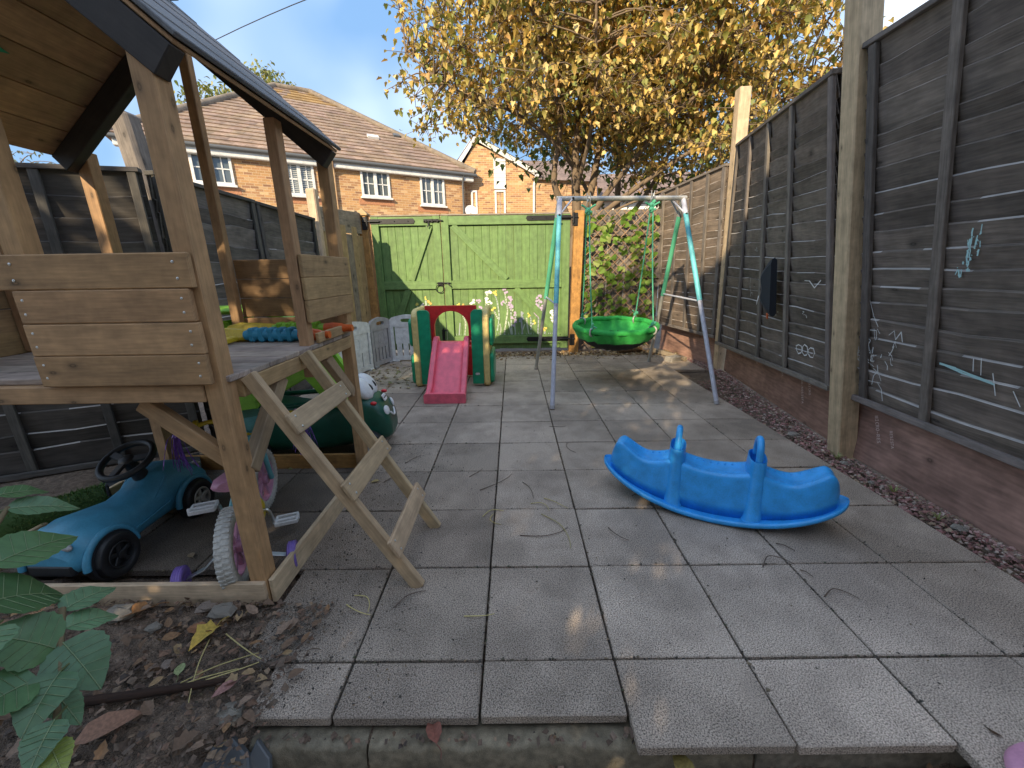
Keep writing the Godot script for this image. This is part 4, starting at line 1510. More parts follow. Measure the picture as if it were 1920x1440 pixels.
	var ds := thing("satellite_dish", "small cream satellite dish just above the green gate", "satellite dish", V(-1.55, 3.32, -16.2))
	var dm := MB.new()
	dm.lathe([Vector2(0.0, 0.0), Vector2(0.12, 0.015), Vector2(0.22, 0.06), Vector2(0.225, 0.07), Vector2(0.12, 0.03), Vector2(0.0, 0.015)], Transform3D(Basis.from_euler(V(1.2, 0.3, 0)), V(0, 0, 0)), 18)
	obj("dish", dm, M.white_paint, ds)
	var da := MB.new()
	da.tube([V(0, -0.05, 0), V(0.02, -0.08, 0.24)], 0.012, 6)
	da.tube([V(0, 0, -0.02), V(0, -0.2, -0.25), V(0, -3.4, -0.25)], 0.02, 6)
	obj("arm", da, M.grey_gutter, ds)
	# pale building glimpsed low between the tree stems
	var pb := thing("pale_building", "pale rendered house glimpsed below the tree, right of the trunk", "house", V(3.2, -0.2, -22))
	var pm := MB.new()
	pm.block(V(3.0, 2.2, 0), V(3.2, 2.2, 2.5), Basis.from_euler(V(0, -0.15, 0)), 0.01)
	obj("wall", pm, M.cladding, pb)
	window(pb, 1.4, 2.3, 2.3, 3.4, 2, false)
	var pr := MB.new()
	pr.col = Color(0.6, 0.58, 0.6)
	pr.quad(V(-0.5, 4.4, 2.9), V(6.6, 4.4, 3.4), V(6.4, 6.0, 0), V(-0.4, 6.0, -0.4))
	pr.quad(V(6.6, 4.4, 3.4), V(-0.5, 4.4, 2.9), V(-0.5, 4.3, 2.4), V(6.6, 4.3, 2.4))
	obj("roof", pr, M.roof_tile, pb)
	# overhead cable
	var cb := MB.new()
	cb.tube(curve([V(-22, 7.0, -20.0), V(-9.5, 9.6, -17.0), V(-1, 9.35, -13), V(12, 8.8, -7)], 8), 0.014, 5)
	tag(obj("overhead_cable", cb, M.cable), "thin black cable crossing the blue sky above the roofs", "cable")


func wq(mb: MB, x0: float, x1: float, y0: float, y1: float) -> void:
	mb.quad(V(x0, y0, 0), V(x1, y0, 0), V(x1, y1, 0), V(x0, y1, 0), Vector2(x0, -y0), Vector2(x1, -y0), Vector2(x1, -y1), Vector2(x0, -y1))


# ---------------------------------------------------------------- the playhouse on stilts
func make_playhouse() -> void:
	var o := thing("playhouse", "raised timber playhouse on posts with a dark pitched roof and a ladder", "playhouse", V(0, 0, 0))
	var PT: Material = M.play_timber
	var PP: Material = M.play_plank
	# corner and door posts
	for q in [[-0.928, -1.205, 0.0, 1.70, 0.060], [-0.915, -2.165, 0.0, 1.73, 0.056], [-2.075, -2.165, 0.0, 1.73, 0.06], [-2.075, -1.205, 0.0, 1.73, 0.06]]:
		timber("post", o, PT, V(q[0], q[2], q[1]), V(q[0], q[3], q[1]), q[4], q[4], Vector3.RIGHT, 0.1)
	timber("door_post", o, PT, V(-1.405, 0.845, -1.20), V(-1.405, 2.10, -1.20), 0.055, 0.058, Vector3.RIGHT, 0.1)
	timber("door_post", o, PT, V(-1.495, 0.845, -2.165), V(-1.495, 2.16, -2.165), 0.04, 0.045, Vector3.RIGHT, 0.15)
	timber("door_post", o, PT, V(-0.918, 0.70, -1.745), V(-0.918, 1.72, -1.745), 0.05, 0.045, Vector3.RIGHT, 0.15)
	timber("door_post", o, PT, V(-2.075, 0.845, -1.70), V(-2.075, 1.72, -1.70), 0.05, 0.045, Vector3.RIGHT, 0.15)
	# deck: boards lie across, seen on end along the right edge
	for i in 9:
		var z := -1.245 - i * 0.1065
		timber("deck_board", o, M.deck_board, V(-2.06, 0.833, z), V(-0.885, 0.833 + rng.randfn() * 0.001, z), 0.102, 0.02, Vector3.UP, 0.18)
	for q in [[V(-2.04, 0.795, -1.185), V(-0.96, 0.795, -1.185)], [V(-2.04, 0.795, -2.18), V(-0.945, 0.795, -2.18)]]:
		timber("deck_beam", o, PT, q[0], q[1], 0.03, 0.056)
	timber("deck_beam", o, M.pale_timber, V(-0.895, 0.792, -1.237), V(-0.895, 0.792, -2.135), 0.03, 0.06)
	timber("deck_beam", o, PT, V(-2.09, 0.792, -1.237), V(-2.09, 0.792, -2.135), 0.03, 0.06)
	timber("deck_beam", o, PT, V(-1.45, 0.79, -1.205), V(-1.45, 0.79, -2.16), 0.04, 0.06)
	# front wall: long top board, three shorter ones below it
	timber("wall_board", o, PP, V(-2.10, 1.162, -1.165), V(-0.905, 1.162, -1.165), 0.018, 0.097, Vector3.UP, 0.12)
	for q in [[1.065, -1.428], [0.969, -1.430], [0.874, -1.432]]:
		timber("wall_board", o, PP, V(q[1], q[0], -1.164), V(-0.915 - 0.006 * rng.randf(), q[0], -1.164), 0.018, 0.094, Vector3.UP, 0.12)
	for y in [1.185, 1.14, 1.085, 1.045, 0.99, 0.95, 0.895, 0.855]:
		for x in [-0.945, -1.405]:
			var sw := MB.new()
			sw.blob(V(x + rng.randfn() * 0.003, y, -1.1555), V(0.0045, 0.0045, 0.0018), Basis.IDENTITY, 4, 8)
			obj("screw", sw, M.steel, o)
	# far side of the right wall: three boards and a low rail
	for y in [1.180, 1.085, 0.990]:
		timber("wall_board", o, M.pale_timber, V(-0.882, y, -1.722), V(-0.882, y, -2.205), 0.017, 0.094, Vector3.UP, 0.16)
	timber("wall_board", o, M.pale_timber, V(-0.884, 0.868, -1.775), V(-0.884, 0.868, -2.13), 0.017, 0.045, Vector3.UP, 0.1)
	# back wall
	for y in [1.175, 1.075, 0.975, 0.885]:
		timber("wall_board", o, PP, V(-1.475, y, -2.195), V(-0.945, y, -2.195), 0.017, 0.098 if y > 0.9 else 0.07, Vector3.UP, 0.2)
	for y in [1.175, 1.075, 0.975, 0.885]:
		timber("wall_board", o, M.pale_timber, V(-2.11, y, -1.24), V(-2.11, y, -2.16), 0.017, 0.096, Vector3.UP, 0.16)
	# braces under the deck
	timber("brace", o, PT, V(-1.20, 0.755, -1.215), V(-0.955, 0.545, -1.215), 0.032, 0.055, V(0.6, 0.75, 0))
	timber("brace", o, PT, V(-1.80, 0.755, -2.165), V(-2.05, 0.545, -2.165), 0.032, 0.055, V(-0.6, 0.75, 0))
	timber("brace", o, M.ladder_timber, V(-0.915, 0.50, -1.235), V(-0.915, 0.762, -1.50), 0.04, 0.055, V(0, 0.7, 0.7))
	timber("brace", o, M.ladder_timber, V(-0.915, 0.50, -2.135), V(-0.915, 0.762, -1.88), 0.04, 0.055, V(0, 0.7, -0.7))
	# timber frame on the ground
	timber("ground_board", o, M.post_timber, V(-2.10, 0.045, -1.166), V(-0.90, 0.045, -1.166), 0.018, 0.095, Vector3.UP, 0.1)
	timber("ground_board", o, M.post_timber, V(-0.884, 0.045, -1.175), V(-0.884, 0.045, -2.19), 0.018, 0.10, Vector3.UP, 0.08)
	timber("ground_board", o, M.orange_post, V(-2.09, 0.045, -2.205), V(-0.895, 0.045, -2.205), 0.018, 0.095, Vector3.UP, 0.1)
	timber("ground_board", o, M.post_timber, V(-2.115, 0.045, -1.18), V(-2.115, 0.045, -2.19), 0.018, 0.095, Vector3.UP, 0.1)
	# pitched roof
	var rx := -1.495
	var ry := 2.275
	var el := V(-2.165, 1.70, 0)
	var er := V(-0.835, 1.70, 0)
	var zf := -1.165
	var zb := -2.14
	for side in [[er, M.roof_board, 1.0], [el, M.roof_board, -1.0]]:
		var e: Vector3 = side[0]
		var sl := V(rx, ry, 0) - e
		var nn := V(-sl.y, sl.x, 0).normalized()
		if nn.y < 0:
			nn = -nn
		for i in 8:
			var a := e.lerp(V(rx, ry, 0), (i + 0.5) / 8.0) + nn * (0.024 + 0.003 * (i % 2))
			timber("roof_board", o, M.roof_board, V(a.x, a.y, zf), V(a.x, a.y, zb), sl.length() / 8.0 + 0.007, 0.014, nn, 0.15)
		for i in 6:
			var a := e.lerp(V(rx, ry, 0), (i + 0.5) / 6.0) + nn * 0.006
			timber("lining_board", o, M.roof_lining, V(a.x, a.y, zf - 0.012), V(a.x, a.y, zb + 0.012), sl.length() / 6.0 - 0.003, 0.012, nn, 0.14)
		for z in [zf - 0.03, zb + 0.03]:
			timber("rafter", o, M.dark_beam, V(e.x, e.y, z) - nn * 0.045, V(rx, ry, z) - nn * 0.045, 0.05, 0.085, nn, 0.05)
	timber("ridge_cap", o, M.roof_board, V(rx, ry + 0.045, zf), V(rx, ry + 0.045, zb), 0.09, 0.02)
	# ladder
	var dir := (V(-0.405, 0.02, 0) - V(-0.862, 0.845, 0))
	var up2 := V(-dir.y, dir.x, 0).normalized()
	if up2.y < 0:
		up2 = -up2
	for z in [-1.245, -1.605]:
		timber("ladder_rail", o, M.ladder_timber if z < -1.3 else M.ladder_timber, V(-0.862, 0.835, z), V(-0.372, -0.004, z), 0.028, 0.048, up2, 0.05)
	for t in [0.215, 0.52, 0.80]:
		var c := V(-0.862, 0.835, 0).lerp(V(-0.372, -0.004, 0), t) + up2 * 0.031
		timber("tread", o, M.ladder_timber, V(c.x, c.y, -1.215), V(c.x, c.y, -1.645), 0.074, 0.016, up2, 0.08)
		for z in [-1.245, -1.605]:
			var sc := MB.new()
			for k in [-0.02, 0.02]:
				sc.blob(c + up2 * 0.009 + dir.normalized() * k + V(0, 0, z), V(0.005, 0.002, 0.005), Basis(dir.normalized(), up2, dir.normalized().cross(up2)), 4, 8)
			obj("screw", sc, M.steel, o)
	# painted sign of leaf shape under the roof lining
	var lf := MB.new()
	lf.slab(PackedVector2Array([Vector2(0, 0), Vector2(0.06, 0.02), Vector2(0.16, 0.022), Vector2(0.24, 0.0), Vector2(0.16, -0.022), Vector2(0.06, -0.02)]), 0.004, Transform3D(Basis(V(0, 0, -1), V(0.76, 0.65, 0), V(0.65, -0.76, 0)), V(-1.845, 1.945, -1.50)))
	obj("green_plaque", lf, M.green_plastic, o)

	# foam and water blasters left on the deck
	for g in 2:
		var b := thing("toy_blaster", ["yellow and blue toy blaster lying on the playhouse deck, nearer the camera", "yellow and lime toy blaster with an orange nozzle lying behind the blue one"][g], "toy blaster", V([-1.36, -1.33][g], [0.843, 0.846][g], [-1.86, -2.03][g]), "toy blasters on the deck")
		b.rotation.y = [-0.02, 0.04][g]
		var m1 := MB.new()
		m1.slab(PackedVector2Array([Vector2(-0.10, 0.005), Vector2(0.10, 0.0), Vector2(0.20, 0.012), Vector2(0.20, 0.052), Vector2(0.08, 0.062), Vector2(-0.02, 0.066), Vector2(-0.08, 0.05)]), 0.05, Transform3D(Basis.from_euler(V(-0.5, 0, 0)), V(-0.05, 0, 0)), 0.008)
		obj("stock", m1, M.yellow_plastic, b)
		var m2 := MB.new()
		var x0 := 0.10
		m2.tube([V(x0, 0.03, 0), V(x0 + 0.03, 0.032, 0), V(x0 + 0.10, 0.034, 0), V(x0 + 0.18, 0.031, 0), V(x0 + 0.26, 0.03, 0)], [0.022, 0.031, 0.027, 0.03, 0.026], 10)
		for k in 5:
			m2.block(V(x0 + 0.04 + 0.045 * k, 0.034, 0), V(0.014, 0.032, 0.028), Basis.IDENTITY, 0.006)
		obj("body", m2, [M.cyan_plastic, M.lime_plastic][g], b)
		var m3 := MB.new()
		m3.tube([V(x0 + 0.25, 0.03, 0), V(x0 + 0.30, 0.031, 0), V(x0 + 0.345, 0.03, 0), V(x0 + 0.36, 0.03, 0)], [0.024, 0.03, 0.026, 0.02], 12)
		m3.tube([V(x0 + 0.36, 0.03, 0), V(x0 + 0.40, 0.03, 0)], [0.02, 0.017], 12)
		obj("nozzle", m3, M.orange_plastic, b)
		var m4 := MB.new()
		m4.slab(PackedVector2Array([Vector2(0.0, 0), Vector2(0.03, 0), Vector2(0.02, -0.07), Vector2(-0.02, -0.07)]), 0.025, Transform3D(Basis.from_euler(V(-1.5, 0, 0)), V(0.05, 0.02, 0.03)), 0.005)
		obj("grip", m4, [M.yellow_plastic, M.lime_plastic][g], b)


# ---------------------------------------------------------------- swing
func make_swing() -> void:
	var o := thing("swing_frame", "turquoise and silver tube frame of the nest swing in front of the trellis", "swing frame", V(0, 0, 0))
	var al := V(0.440, 1.775, -3.95)
	var ar := V(1.635, 1.792, -4.13)
	var tb := MB.new()
	tb.tube([al + V(-0.03, 0, 0), ar + V(0.03, 0, 0)], 0.0215, 14)
	obj("top_bar", tb, M.silver_metal, o)
	var legs := [[al, V(0.325, 0.0, -3.222), M.turquoise_metal, M.lilac_metal, 0.862], [al, V(0.267, 0.0, -4.671), M.rope, M.silver_metal, 0.86], [ar, V(1.769, 0.0, -3.289), M.turquoise_metal, M.lilac_metal, 0.862], [ar, V(1.735, 0.0, -4.985), M.rope, M.silver_metal, 0.86]]
	for l in legs:
		var top: Vector3 = l[0] + (l[1] - l[0]).normalized() * 0.05
		var k: float = (top.y - l[4]) / top.y
		var mid: Vector3 = top.lerp(l[1], k)
		var b := MB.new()
		b.tube([top.lerp(l[1], 0.035), mid], 0.0225, 14)
		obj("upper_leg", b, l[2], o)
		var c := MB.new()
		c.tube([mid + (top - mid).normalized() * 0.01, l[1]], 0.0195, 14)
		var lw := obj("lower_leg", c, l[3], o)
		var f := MB.new()
		f.tube([l[1] + (top - l[1]).normalized() * 0.03, l[1]], 0.0225, 12)
		obj("foot_cap", f, M.grey_plastic, lw)
		var br := MB.new()
		br.tube([l[0], top.lerp(l[1], 0.06)], 0.024, 12)
		obj("bracket", br, M.lilac_metal if l[3] == M.lilac_metal else M.silver_metal, o)
	for s in 2:
		var a: Vector3 = [al, ar][s]
		var bk := MB.new()
		var dx: float = [0.12, -0.12][s]
		for l in [legs[s * 2], legs[s * 2 + 1]]:
			bk.tube([a + V(dx, 0, 0), a.lerp(l[1], 0.085)], 0.009, 8)
		obj("stay", bk, M.lilac_metal, o)
		var bt := MB.new()
		bt.blob(a + V(dx, 0.0, 0.022), V(0.012, 0.012, 0.008), Basis.IDENTITY, 5, 8)
		bt.blob(a.lerp(legs[s * 2][1], 0.085) + V(0, 0, 0.02), V(0.012, 0.012, 0.008), Basis.IDENTITY, 5, 8)
		obj("bolt", bt, M.black_iron, o)
		var f0: Vector3 = legs[s * 2][1]
		var b0: Vector3 = legs[s * 2 + 1][1]
		var kf := (a.y - 0.855) / a.y
		var kb := (a.y - 0.875) / a.y
		var cb := MB.new()
		cb.tube([a.lerp(b0, kb) + V(0, 0, -0.03), a.lerp(f0, kf) + V(0, 0, 0.03)], 0.0095, 8)
		obj("cross_brace", cb, M.lilac_metal, o)
	# the nest: padded ring, cloth skirt, dark mesh bowl
	var n := thing("nest_swing", "round green nest swing seat with a black mesh bowl hanging on green ropes", "swing seat", V(1.04, 0.595, -4.07))
	n.rotation = V(0.06, 0, 0.02)
	var R := 0.405
	var rim := MB.new()
	var pts := []
	for i in 40:
		var a := TAU * i / 40.0
		pts.append(V(cos(a) * R, 0.004 * sin(a * 9.0), sin(a) * R))
	rim.tube(pts, 0.029, 12, true)
	obj("padded_ring", rim, M.swing_green, n)
	var f := FastNoiseLite.new()
	f.seed = 4
	f.frequency = 0.9
	for layer in [["inner_skirt", [[0.385, 0.0], [0.365, -0.06], [0.335, -0.10], [0.30, -0.125]], M.swing_green], ["mesh_bowl", [[0.315, -0.118], [0.22, -0.165], [0.11, -0.19], [0.02, -0.2]], M.swing_black], ["outer_skirt", [[0.428, -0.018], [0.412, -0.05], [0.385, -0.09], [0.365, -0.112]], M.swing_green], ["outer_bowl", [[0.372, -0.104], [0.29, -0.17], [0.17, -0.222], [0.02, -0.24]], M.swing_black]]:
		var rings := []
		for p in layer[1]:
			var ring := PackedVector3Array()
			for j in 56:
				var a := TAU * j / 56.0
				var wob := 1.0 + f.get_noise_2d(cos(a) * 6.0 + p[1] * 9.0, sin(a) * 6.0) * 0.045
				ring.append(V(cos(a) * p[0] * wob, p[1] + f.get_noise_2d(cos(a) * 8.0, sin(a) * 8.0 + p[0] * 5.0) * 0.018, sin(a) * p[0] * wob))
			rings.append(ring)
		var mb := MB.new()
		mb.loft(rings, false, false)
		obj(layer[0], mb, layer[2], n)
	var stp := MB.new()
	for s in [1.0, -1.0]:
		var q := []
		for i in 9:
			var t := lerpf(-1.0, 1.0, i / 8.0)
			q.append(V(t * 0.25, -0.1 - 0.085 * (1.0 - t * t), t * 0.25 * s))
		for i in 8:
			stp.bar(q[i], q[i + 1], 0.028, 0.004, Vector3.UP, 0.001)
	obj("cross_strap", stp, M.swing_green, n)
	var buc := MB.new()
	for q in [Vector2(0.72, 0.72), Vector2(-0.72, 0.72), Vector2(0.72, -0.72), Vector2(-0.72, -0.72)]:
		var d := V(q.x, 0, q.y).normalized()
		buc.tube(arc(d * R, 0.040, 0, TAU * 15.0 / 16.0, 15, d, Vector3.UP), 0.009, 6, true)
	obj("ring_clamp", buc, M.silver_metal, n)
	for s in 2:
		var hook: Vector3 = al.lerp(ar, [0.235, 0.745][s]) + V(0, -0.022, 0) - n.position
		var kn: Vector3 = hook + V(0, -0.075, 0)
		var rp := MB.new()
		for z in [-1.0, 1.0]:
			rp.tube(curve([kn + V(0.012 * z, 0, 0), kn.lerp(V([-0.29, 0.29][s], 0.07, 0.285 * z), 0.5) + V(0, -0.006, 0), V([-0.29, 0.29][s], 0.06, 0.285 * z), V([-0.29, 0.29][s], 0.03, 0.285 * z)], 4), 0.0065, 7)
			# knot at the ring
			for k in 4:
				rp.blob(V([-0.29, 0.29][s], 0.06, 0.285 * z) + V(rng.randfn() * 0.009, rng.randfn() * 0.016, rng.randfn() * 0.009), V(0.015, 0.019, 0.015), Basis.IDENTITY, 5, 8)
			rp.tube([V([-0.29, 0.29][s], 0.06, 0.285 * z), V([-0.25, 0.25][s], 0.075 - 0.03 * z, 0.285 * z + 0.03)], 0.007, 7)
		for k in 5:
			rp.blob(kn + V(rng.randfn() * 0.012, rng.randfn() * 0.018, rng.randfn() * 0.01), V(0.02, 0.022, 0.02), Basis.IDENTITY, 5, 8)
		for e in [-1.0, 1.0]:
			rp.tube([kn, kn + V(0.035 * e, 0.03, 0.01), kn + V(0.065 * e, 0.045, 0.02)], 0.009, 7)
			rp.tube([kn + V(0, 0.0, 0.01), kn + V(0.03 * e, -0.02, 0.03)], 0.008, 7)
		obj("rope", rp, M.rope, n)
		var hk := MB.new()
		hk.tube([hook + V(-0.012, 0.07, 0), hook + V(-0.012, -0.06, 0)], 0.004, 6)
		hk.tube([hook + V(0.016, 0.07, 0), hook + V(0.016, -0.06, 0)], 0.004, 6)
		hk.tube(arc(hook + V(0, 0.022, 0), 0.027, 0, TAU * 11.0 / 12.0, 11, V(0, 1, 0), V(0, 0, 1)), 0.004, 6, true)
		obj("hanger", hk, M.steel, n)


# ---------------------------------------------------------------- blue see-saw rocker
func make_rocker() -> void:
	var o := thing("rocker", "bright blue plastic three seat rocker with two handles on the paving", "rocker toy", V(0.972, 0.0, -1.755), "", -0.437)
	o.scale = V(0.925, 1.06, 0.96)
	var yb := func(x: float) -> float: return 0.115 * pow(absf(x) / 0.53, 2.0)
	var yt := func(x: float) -> float:
		var ax := absf(x)
		var e := 0.235 + 0.010 * cos(x * 3.0)
		if ax < 0.19:
			return 0.205 + 0.032 * pow(ax / 0.19, 2.0)
		if ax < 0.47:
			var q := (ax - 0.33) / 0.14
			return 0.206 + 0.036 * minf(q * q, 1.0) + 0.028 * smoothstep(0.33, 0.47, ax)
		return 0.270 - 0.10 * pow((ax - 0.47) / 0.065, 3.0) if ax < 0.535 else 0.16
	var body := MB.new()
	var rings := []
	var N := 64
	for i in N + 1:
		var s := lerpf(-1.0, 1.0, float(i) / N)
		var x := 0.535 * sin(s * PI * 0.5)
		var k := pow(maxf(1.0 - pow(absf(x) / 0.536, 5.0), 0.0), 0.42)
		var b: float = yb.call(x) + 0.016
		var t: float = maxf(yt.call(x), b + 0.02)
		var w0 := 0.118 * maxf(k, 0.05)
		var w1 := 0.090 * maxf(k, 0.05)
		var ring := PackedVector3Array()
		for sd in [1.0, -1.0]:
			var half := [[w0, b], [w0 * 0.97, lerpf(b, t, 0.3)], [w1 * 1.06, lerpf(b, t, 0.7)], [w1, t - 0.028], [w1 * 0.95, t - 0.012], [w1 * 0.82, t - 0.002], [w1 * 0.6, t - 0.002], [w1 * 0.3, t - 0.012 * k]]
			if sd < 0:
				half.reverse()
			for h in half:
				ring.append(V(x, h[1], h[0] * sd))
		rings.append(ring)
	body.loft(rings, true, true)
	obj("body", body, M.blue_plastic, o)
	# rocker flange: a broad lip that follows the curved base
	var fl := MB.new()
	rings = []
	for i in 49:
		var s := lerpf(-1.0, 1.0, i / 48.0)
		var x := 0.575 * sin(s * PI * 0.5)
		var k := sqrt(maxf(1.0 - pow(absf(x) / 0.5765, 3.2), 0.0))
		var w := maxf(0.172 * k, 0.004)
		var b: float = yb.call(x)
		var ring := PackedVector3Array()
		for h in [[w - 0.012, 0.0], [w - 0.002, 0.004], [w, 0.012], [w - 0.003, 0.021], [w - 0.014, 0.025], [w - 0.026, 0.019], [w * 0.4, 0.018]]:
			ring.append(V(x, b + h[1], maxf(h[0], 0.001)))
		for h in [[w * 0.4, 0.018], [w - 0.026, 0.019], [w - 0.014, 0.025], [w - 0.003, 0.021], [w, 0.012], [w - 0.002, 0.004], [w - 0.012, 0.0]]:
			ring.append(V(x, b + h[1], -maxf(h[0], 0.001)))
		rings.append(ring)
	fl.loft(rings, true, true)
	obj("rocker_lip", fl, M.blue_plastic, o)
	for x in [-0.185, 0.185]:
		var b: float = yb.call(x) + 0.015
		var p := MB.new()
		rings = []
		for q in [[b, 0.062, 0.158], [b + 0.012, 0.056, 0.146], [0.12, 0.050, 0.120], [0.22, 0.043, 0.098], [0.268, 0.040, 0.088], [0.285, 0.040, 0.087], [0.287, 0.036, 0.083], [0.27, 0.034, 0.081], [0.20, 0.033, 0.08]]:
			var ring := PackedVector3Array()
			for j in 24:
				var a := TAU * j / 24.0
				var c := cos(a)
				var sn := sin(a)
				ring.append(V(x + q[1] * signf(c) * pow(absf(c), 0.7), q[0], q[2] * signf(sn) * pow(absf(sn), 0.8)))
			rings.append(ring)
		p.loft(rings, false, true)
		obj("handle_socket", p, M.blue_plastic, o)
		var h := MB.new()
		var ps := []
		for i in 15:
			var a := PI * i / 14.0
			ps.append(V(x, 0.275 + 0.088 * pow(sin(a), 0.75), cos(a) * 0.062))
		h.tube(ps, 0.0165, 10)
		obj("handle", h, M.blue_plastic, o)
	for c in [-0.33, 0.0, 0.33]:
		var st := MB.new()
		for i in 6:
			var x: float = c + (i - 2.5) * 0.034
			for z in [-0.05, 0.05]:
				st.blob(V(x, yt.call(x) - 0.006, z), V(0.0065, 0.007, 0.008), Basis.IDENTITY, 5, 8)
		obj("seat_studs", st, M.blue_plastic, o)


# ---------------------------------------------------------------- slide gym
func make_gym() -> void:
	var o := thing("slide_gym", "plastic toddler climbing gym with a pink slide, green and cream sides and a red arch", "slide gym", V(0, 0, 0))
	for s in [-1.0, 1.0]:
		var cx := -0.628
		var q := MB.new()
		# cream edged side wall
		q.slab(rounded(-0.28, 0.0, 0.22, 0.79, [0.10, 0.02, 0.02, 0.05]), 0.062, Transform3D(Basis(V(0, 0, 1), V(0, 1, 0), V(-1, 0, 0)), V(cx + s * 0.352, 0.004, -4.15)), 0.012)
		obj("side_wall", q, M.cream_plastic, o)
		for y in [[0.03, 0.34], [0.42, 0.70]]:
			var p := MB.new()
			p.slab(rounded(-0.26, y[0], 0.20, y[1], 0.05), 0.04, Transform3D(Basis(V(0, 0, 1), V(0, 1, 0), V(-1, 0, 0)), V(cx + s * 0.402, 0.0, -4.16)), 0.010)
			obj("side_pad", p, M.green_plastic, o)
		var g := MB.new()
		var x0: float = cx + s * 0.322
		var x1: float = cx + s * 0.205
		g.slab(rounded(minf(x0, x1), 0.03, maxf(x0, x1), 0.785, [0.045, 0.02, 0.01, 0.01] if s < 0 else [0.02, 0.045, 0.01, 0.01]), 0.05, Transform3D(Basis.IDENTITY, V(0, 0, -3.975)), 0.010)
		obj("front_panel", g, M.green_plastic, o)
	# red arch: an upside down U
	var p := PackedVector2Array([Vector2(-0.885, 0.47), Vector2(-0.885, 0.822), Vector2(-0.37, 0.822), Vector2(-0.37, 0.47), Vector2(-0.455, 0.47)])
	for i in 17:
		var a := PI * i / 16.0
		p.append(Vector2(-0.628 + cos(a) * 0.172, 0.605 + sin(a) * 0.165))
	p.append(Vector2(-0.80, 0.47))
	var rd := MB.new()
	rd.slab(p, 0.05, Transform3D(Basis.IDENTITY, V(0, 0, -4.045)), 0.0)
	obj("arch_panel", rd, M.red_plastic, o)
	var bk := MB.new()
	bk.slab(rounded(-0.86, 0.02, -0.40, 0.36, 0.04), 0.06, Transform3D(Basis.IDENTITY, V(0, 0, -4.37)), 0.01)
	bk.slab(rounded(-0.985, 0.30, -0.27, 0.40, 0.03), 0.05, Transform3D(Basis.IDENTITY, V(0, 0, -4.42)), 0.01)
	obj("climbing_step", bk, M.red_plastic, o)
	# slide
	var path := [V(0, 0.462, -4.04), V(0, 0.468, -3.99), V(0, 0.455, -3.945), V(0, 0.405, -3.885), V(0, 0.27, -3.735), V(0, 0.135, -3.585), V(0, 0.075, -3.51), V(0, 0.055, -3.465), V(0, 0.048, -3.435)]
	var sm := curve(path, 3)
	var bed := MB.new()
	var rings := []
	for i in sm.size():
		var c: Vector3 = sm[i]
		var hw := lerpf(0.125, 0.135, float(i) / sm.size())
		rings.append(PackedVector3Array([V(-0.628 - hw, c.y + 0.006, c.z), V(-0.628 - hw * 0.6, c.y, c.z), V(-0.628 + hw * 0.6, c.y, c.z), V(-0.628 + hw, c.y + 0.006, c.z), V(-0.628 + hw, c.y - 0.03, c.z), V(-0.628 - hw, c.y - 0.03, c.z)]))
	bed.loft(rings, true, true)
	obj("slide_bed", bed, M.pink_plastic, o)
	for s in [-1.0, 1.0]:
		var rl := MB.new()
		rings = []
		for i in sm.size():
			var c: Vector3 = sm[i]
			var k := float(i) / sm.size()
			var xc: float = -0.628 + s * lerpf(0.152, 0.160, k)
			var hh := lerpf(0.055, 0.045, k)
			if i > sm.size() - 4:
				hh *= 0.75
			var ring := PackedVector3Array()
			for j in 14:
				var a := TAU * j / 14.0
				ring.append(V(xc + 0.028 * signf(cos(a)) * pow(absf(cos(a)), 0.5), c.y + (hh * signf(sin(a)) * pow(absf(sin(a)), 0.5) if sin(a) > 0 else 0.05 * sin(a) * (1.0 if c.y > 0.06 else 0.9)), c.z))
			rings.append(ring)
		rl.loft(rings, true, true)
		obj("slide_rail", rl, M.pink_plastic, o)
	var lip := MB.new()
	lip.slab(rounded(-0.19, -0.048, 0.19, 0.042, [0.02, 0.02, 0.012, 0.012]), 0.045, Transform3D(Basis.IDENTITY, V(-0.628, 0.05, -3.425)), 0.014)
	obj("slide_foot", lip, M.pink_plastic, o)
	var bd := MB.new()
	bd.slab(rounded(-0.022, -0.011, 0.022, 0.011, 0.010), 0.004, Transform3D(Basis.IDENTITY, V(-0.372, 0.135, -3.949)), 0.001)
	var bo := obj("badge", bd, M.white_plastic, o)
	lettering("little tikes", 0.0075, M.black_plastic, bo, Transform3D(Basis.IDENTITY, V(-0.372, 0.135, -3.9465)))


func lettering(text: String, size: float, mat_: Material, parent: Node, xf: Transform3D) -> void:
	var tm := TextMesh.new()
	tm.text = text
	var font := SystemFont.new()
	font.font_names = PackedStringArray(["Droid Sans"])
	tm.font = font
	tm.font_size = 32
	tm.pixel_size = size / 32.0
	tm.depth = 0.0008
	tm.material = mat_
	inst("lettering", tm, parent, xf)


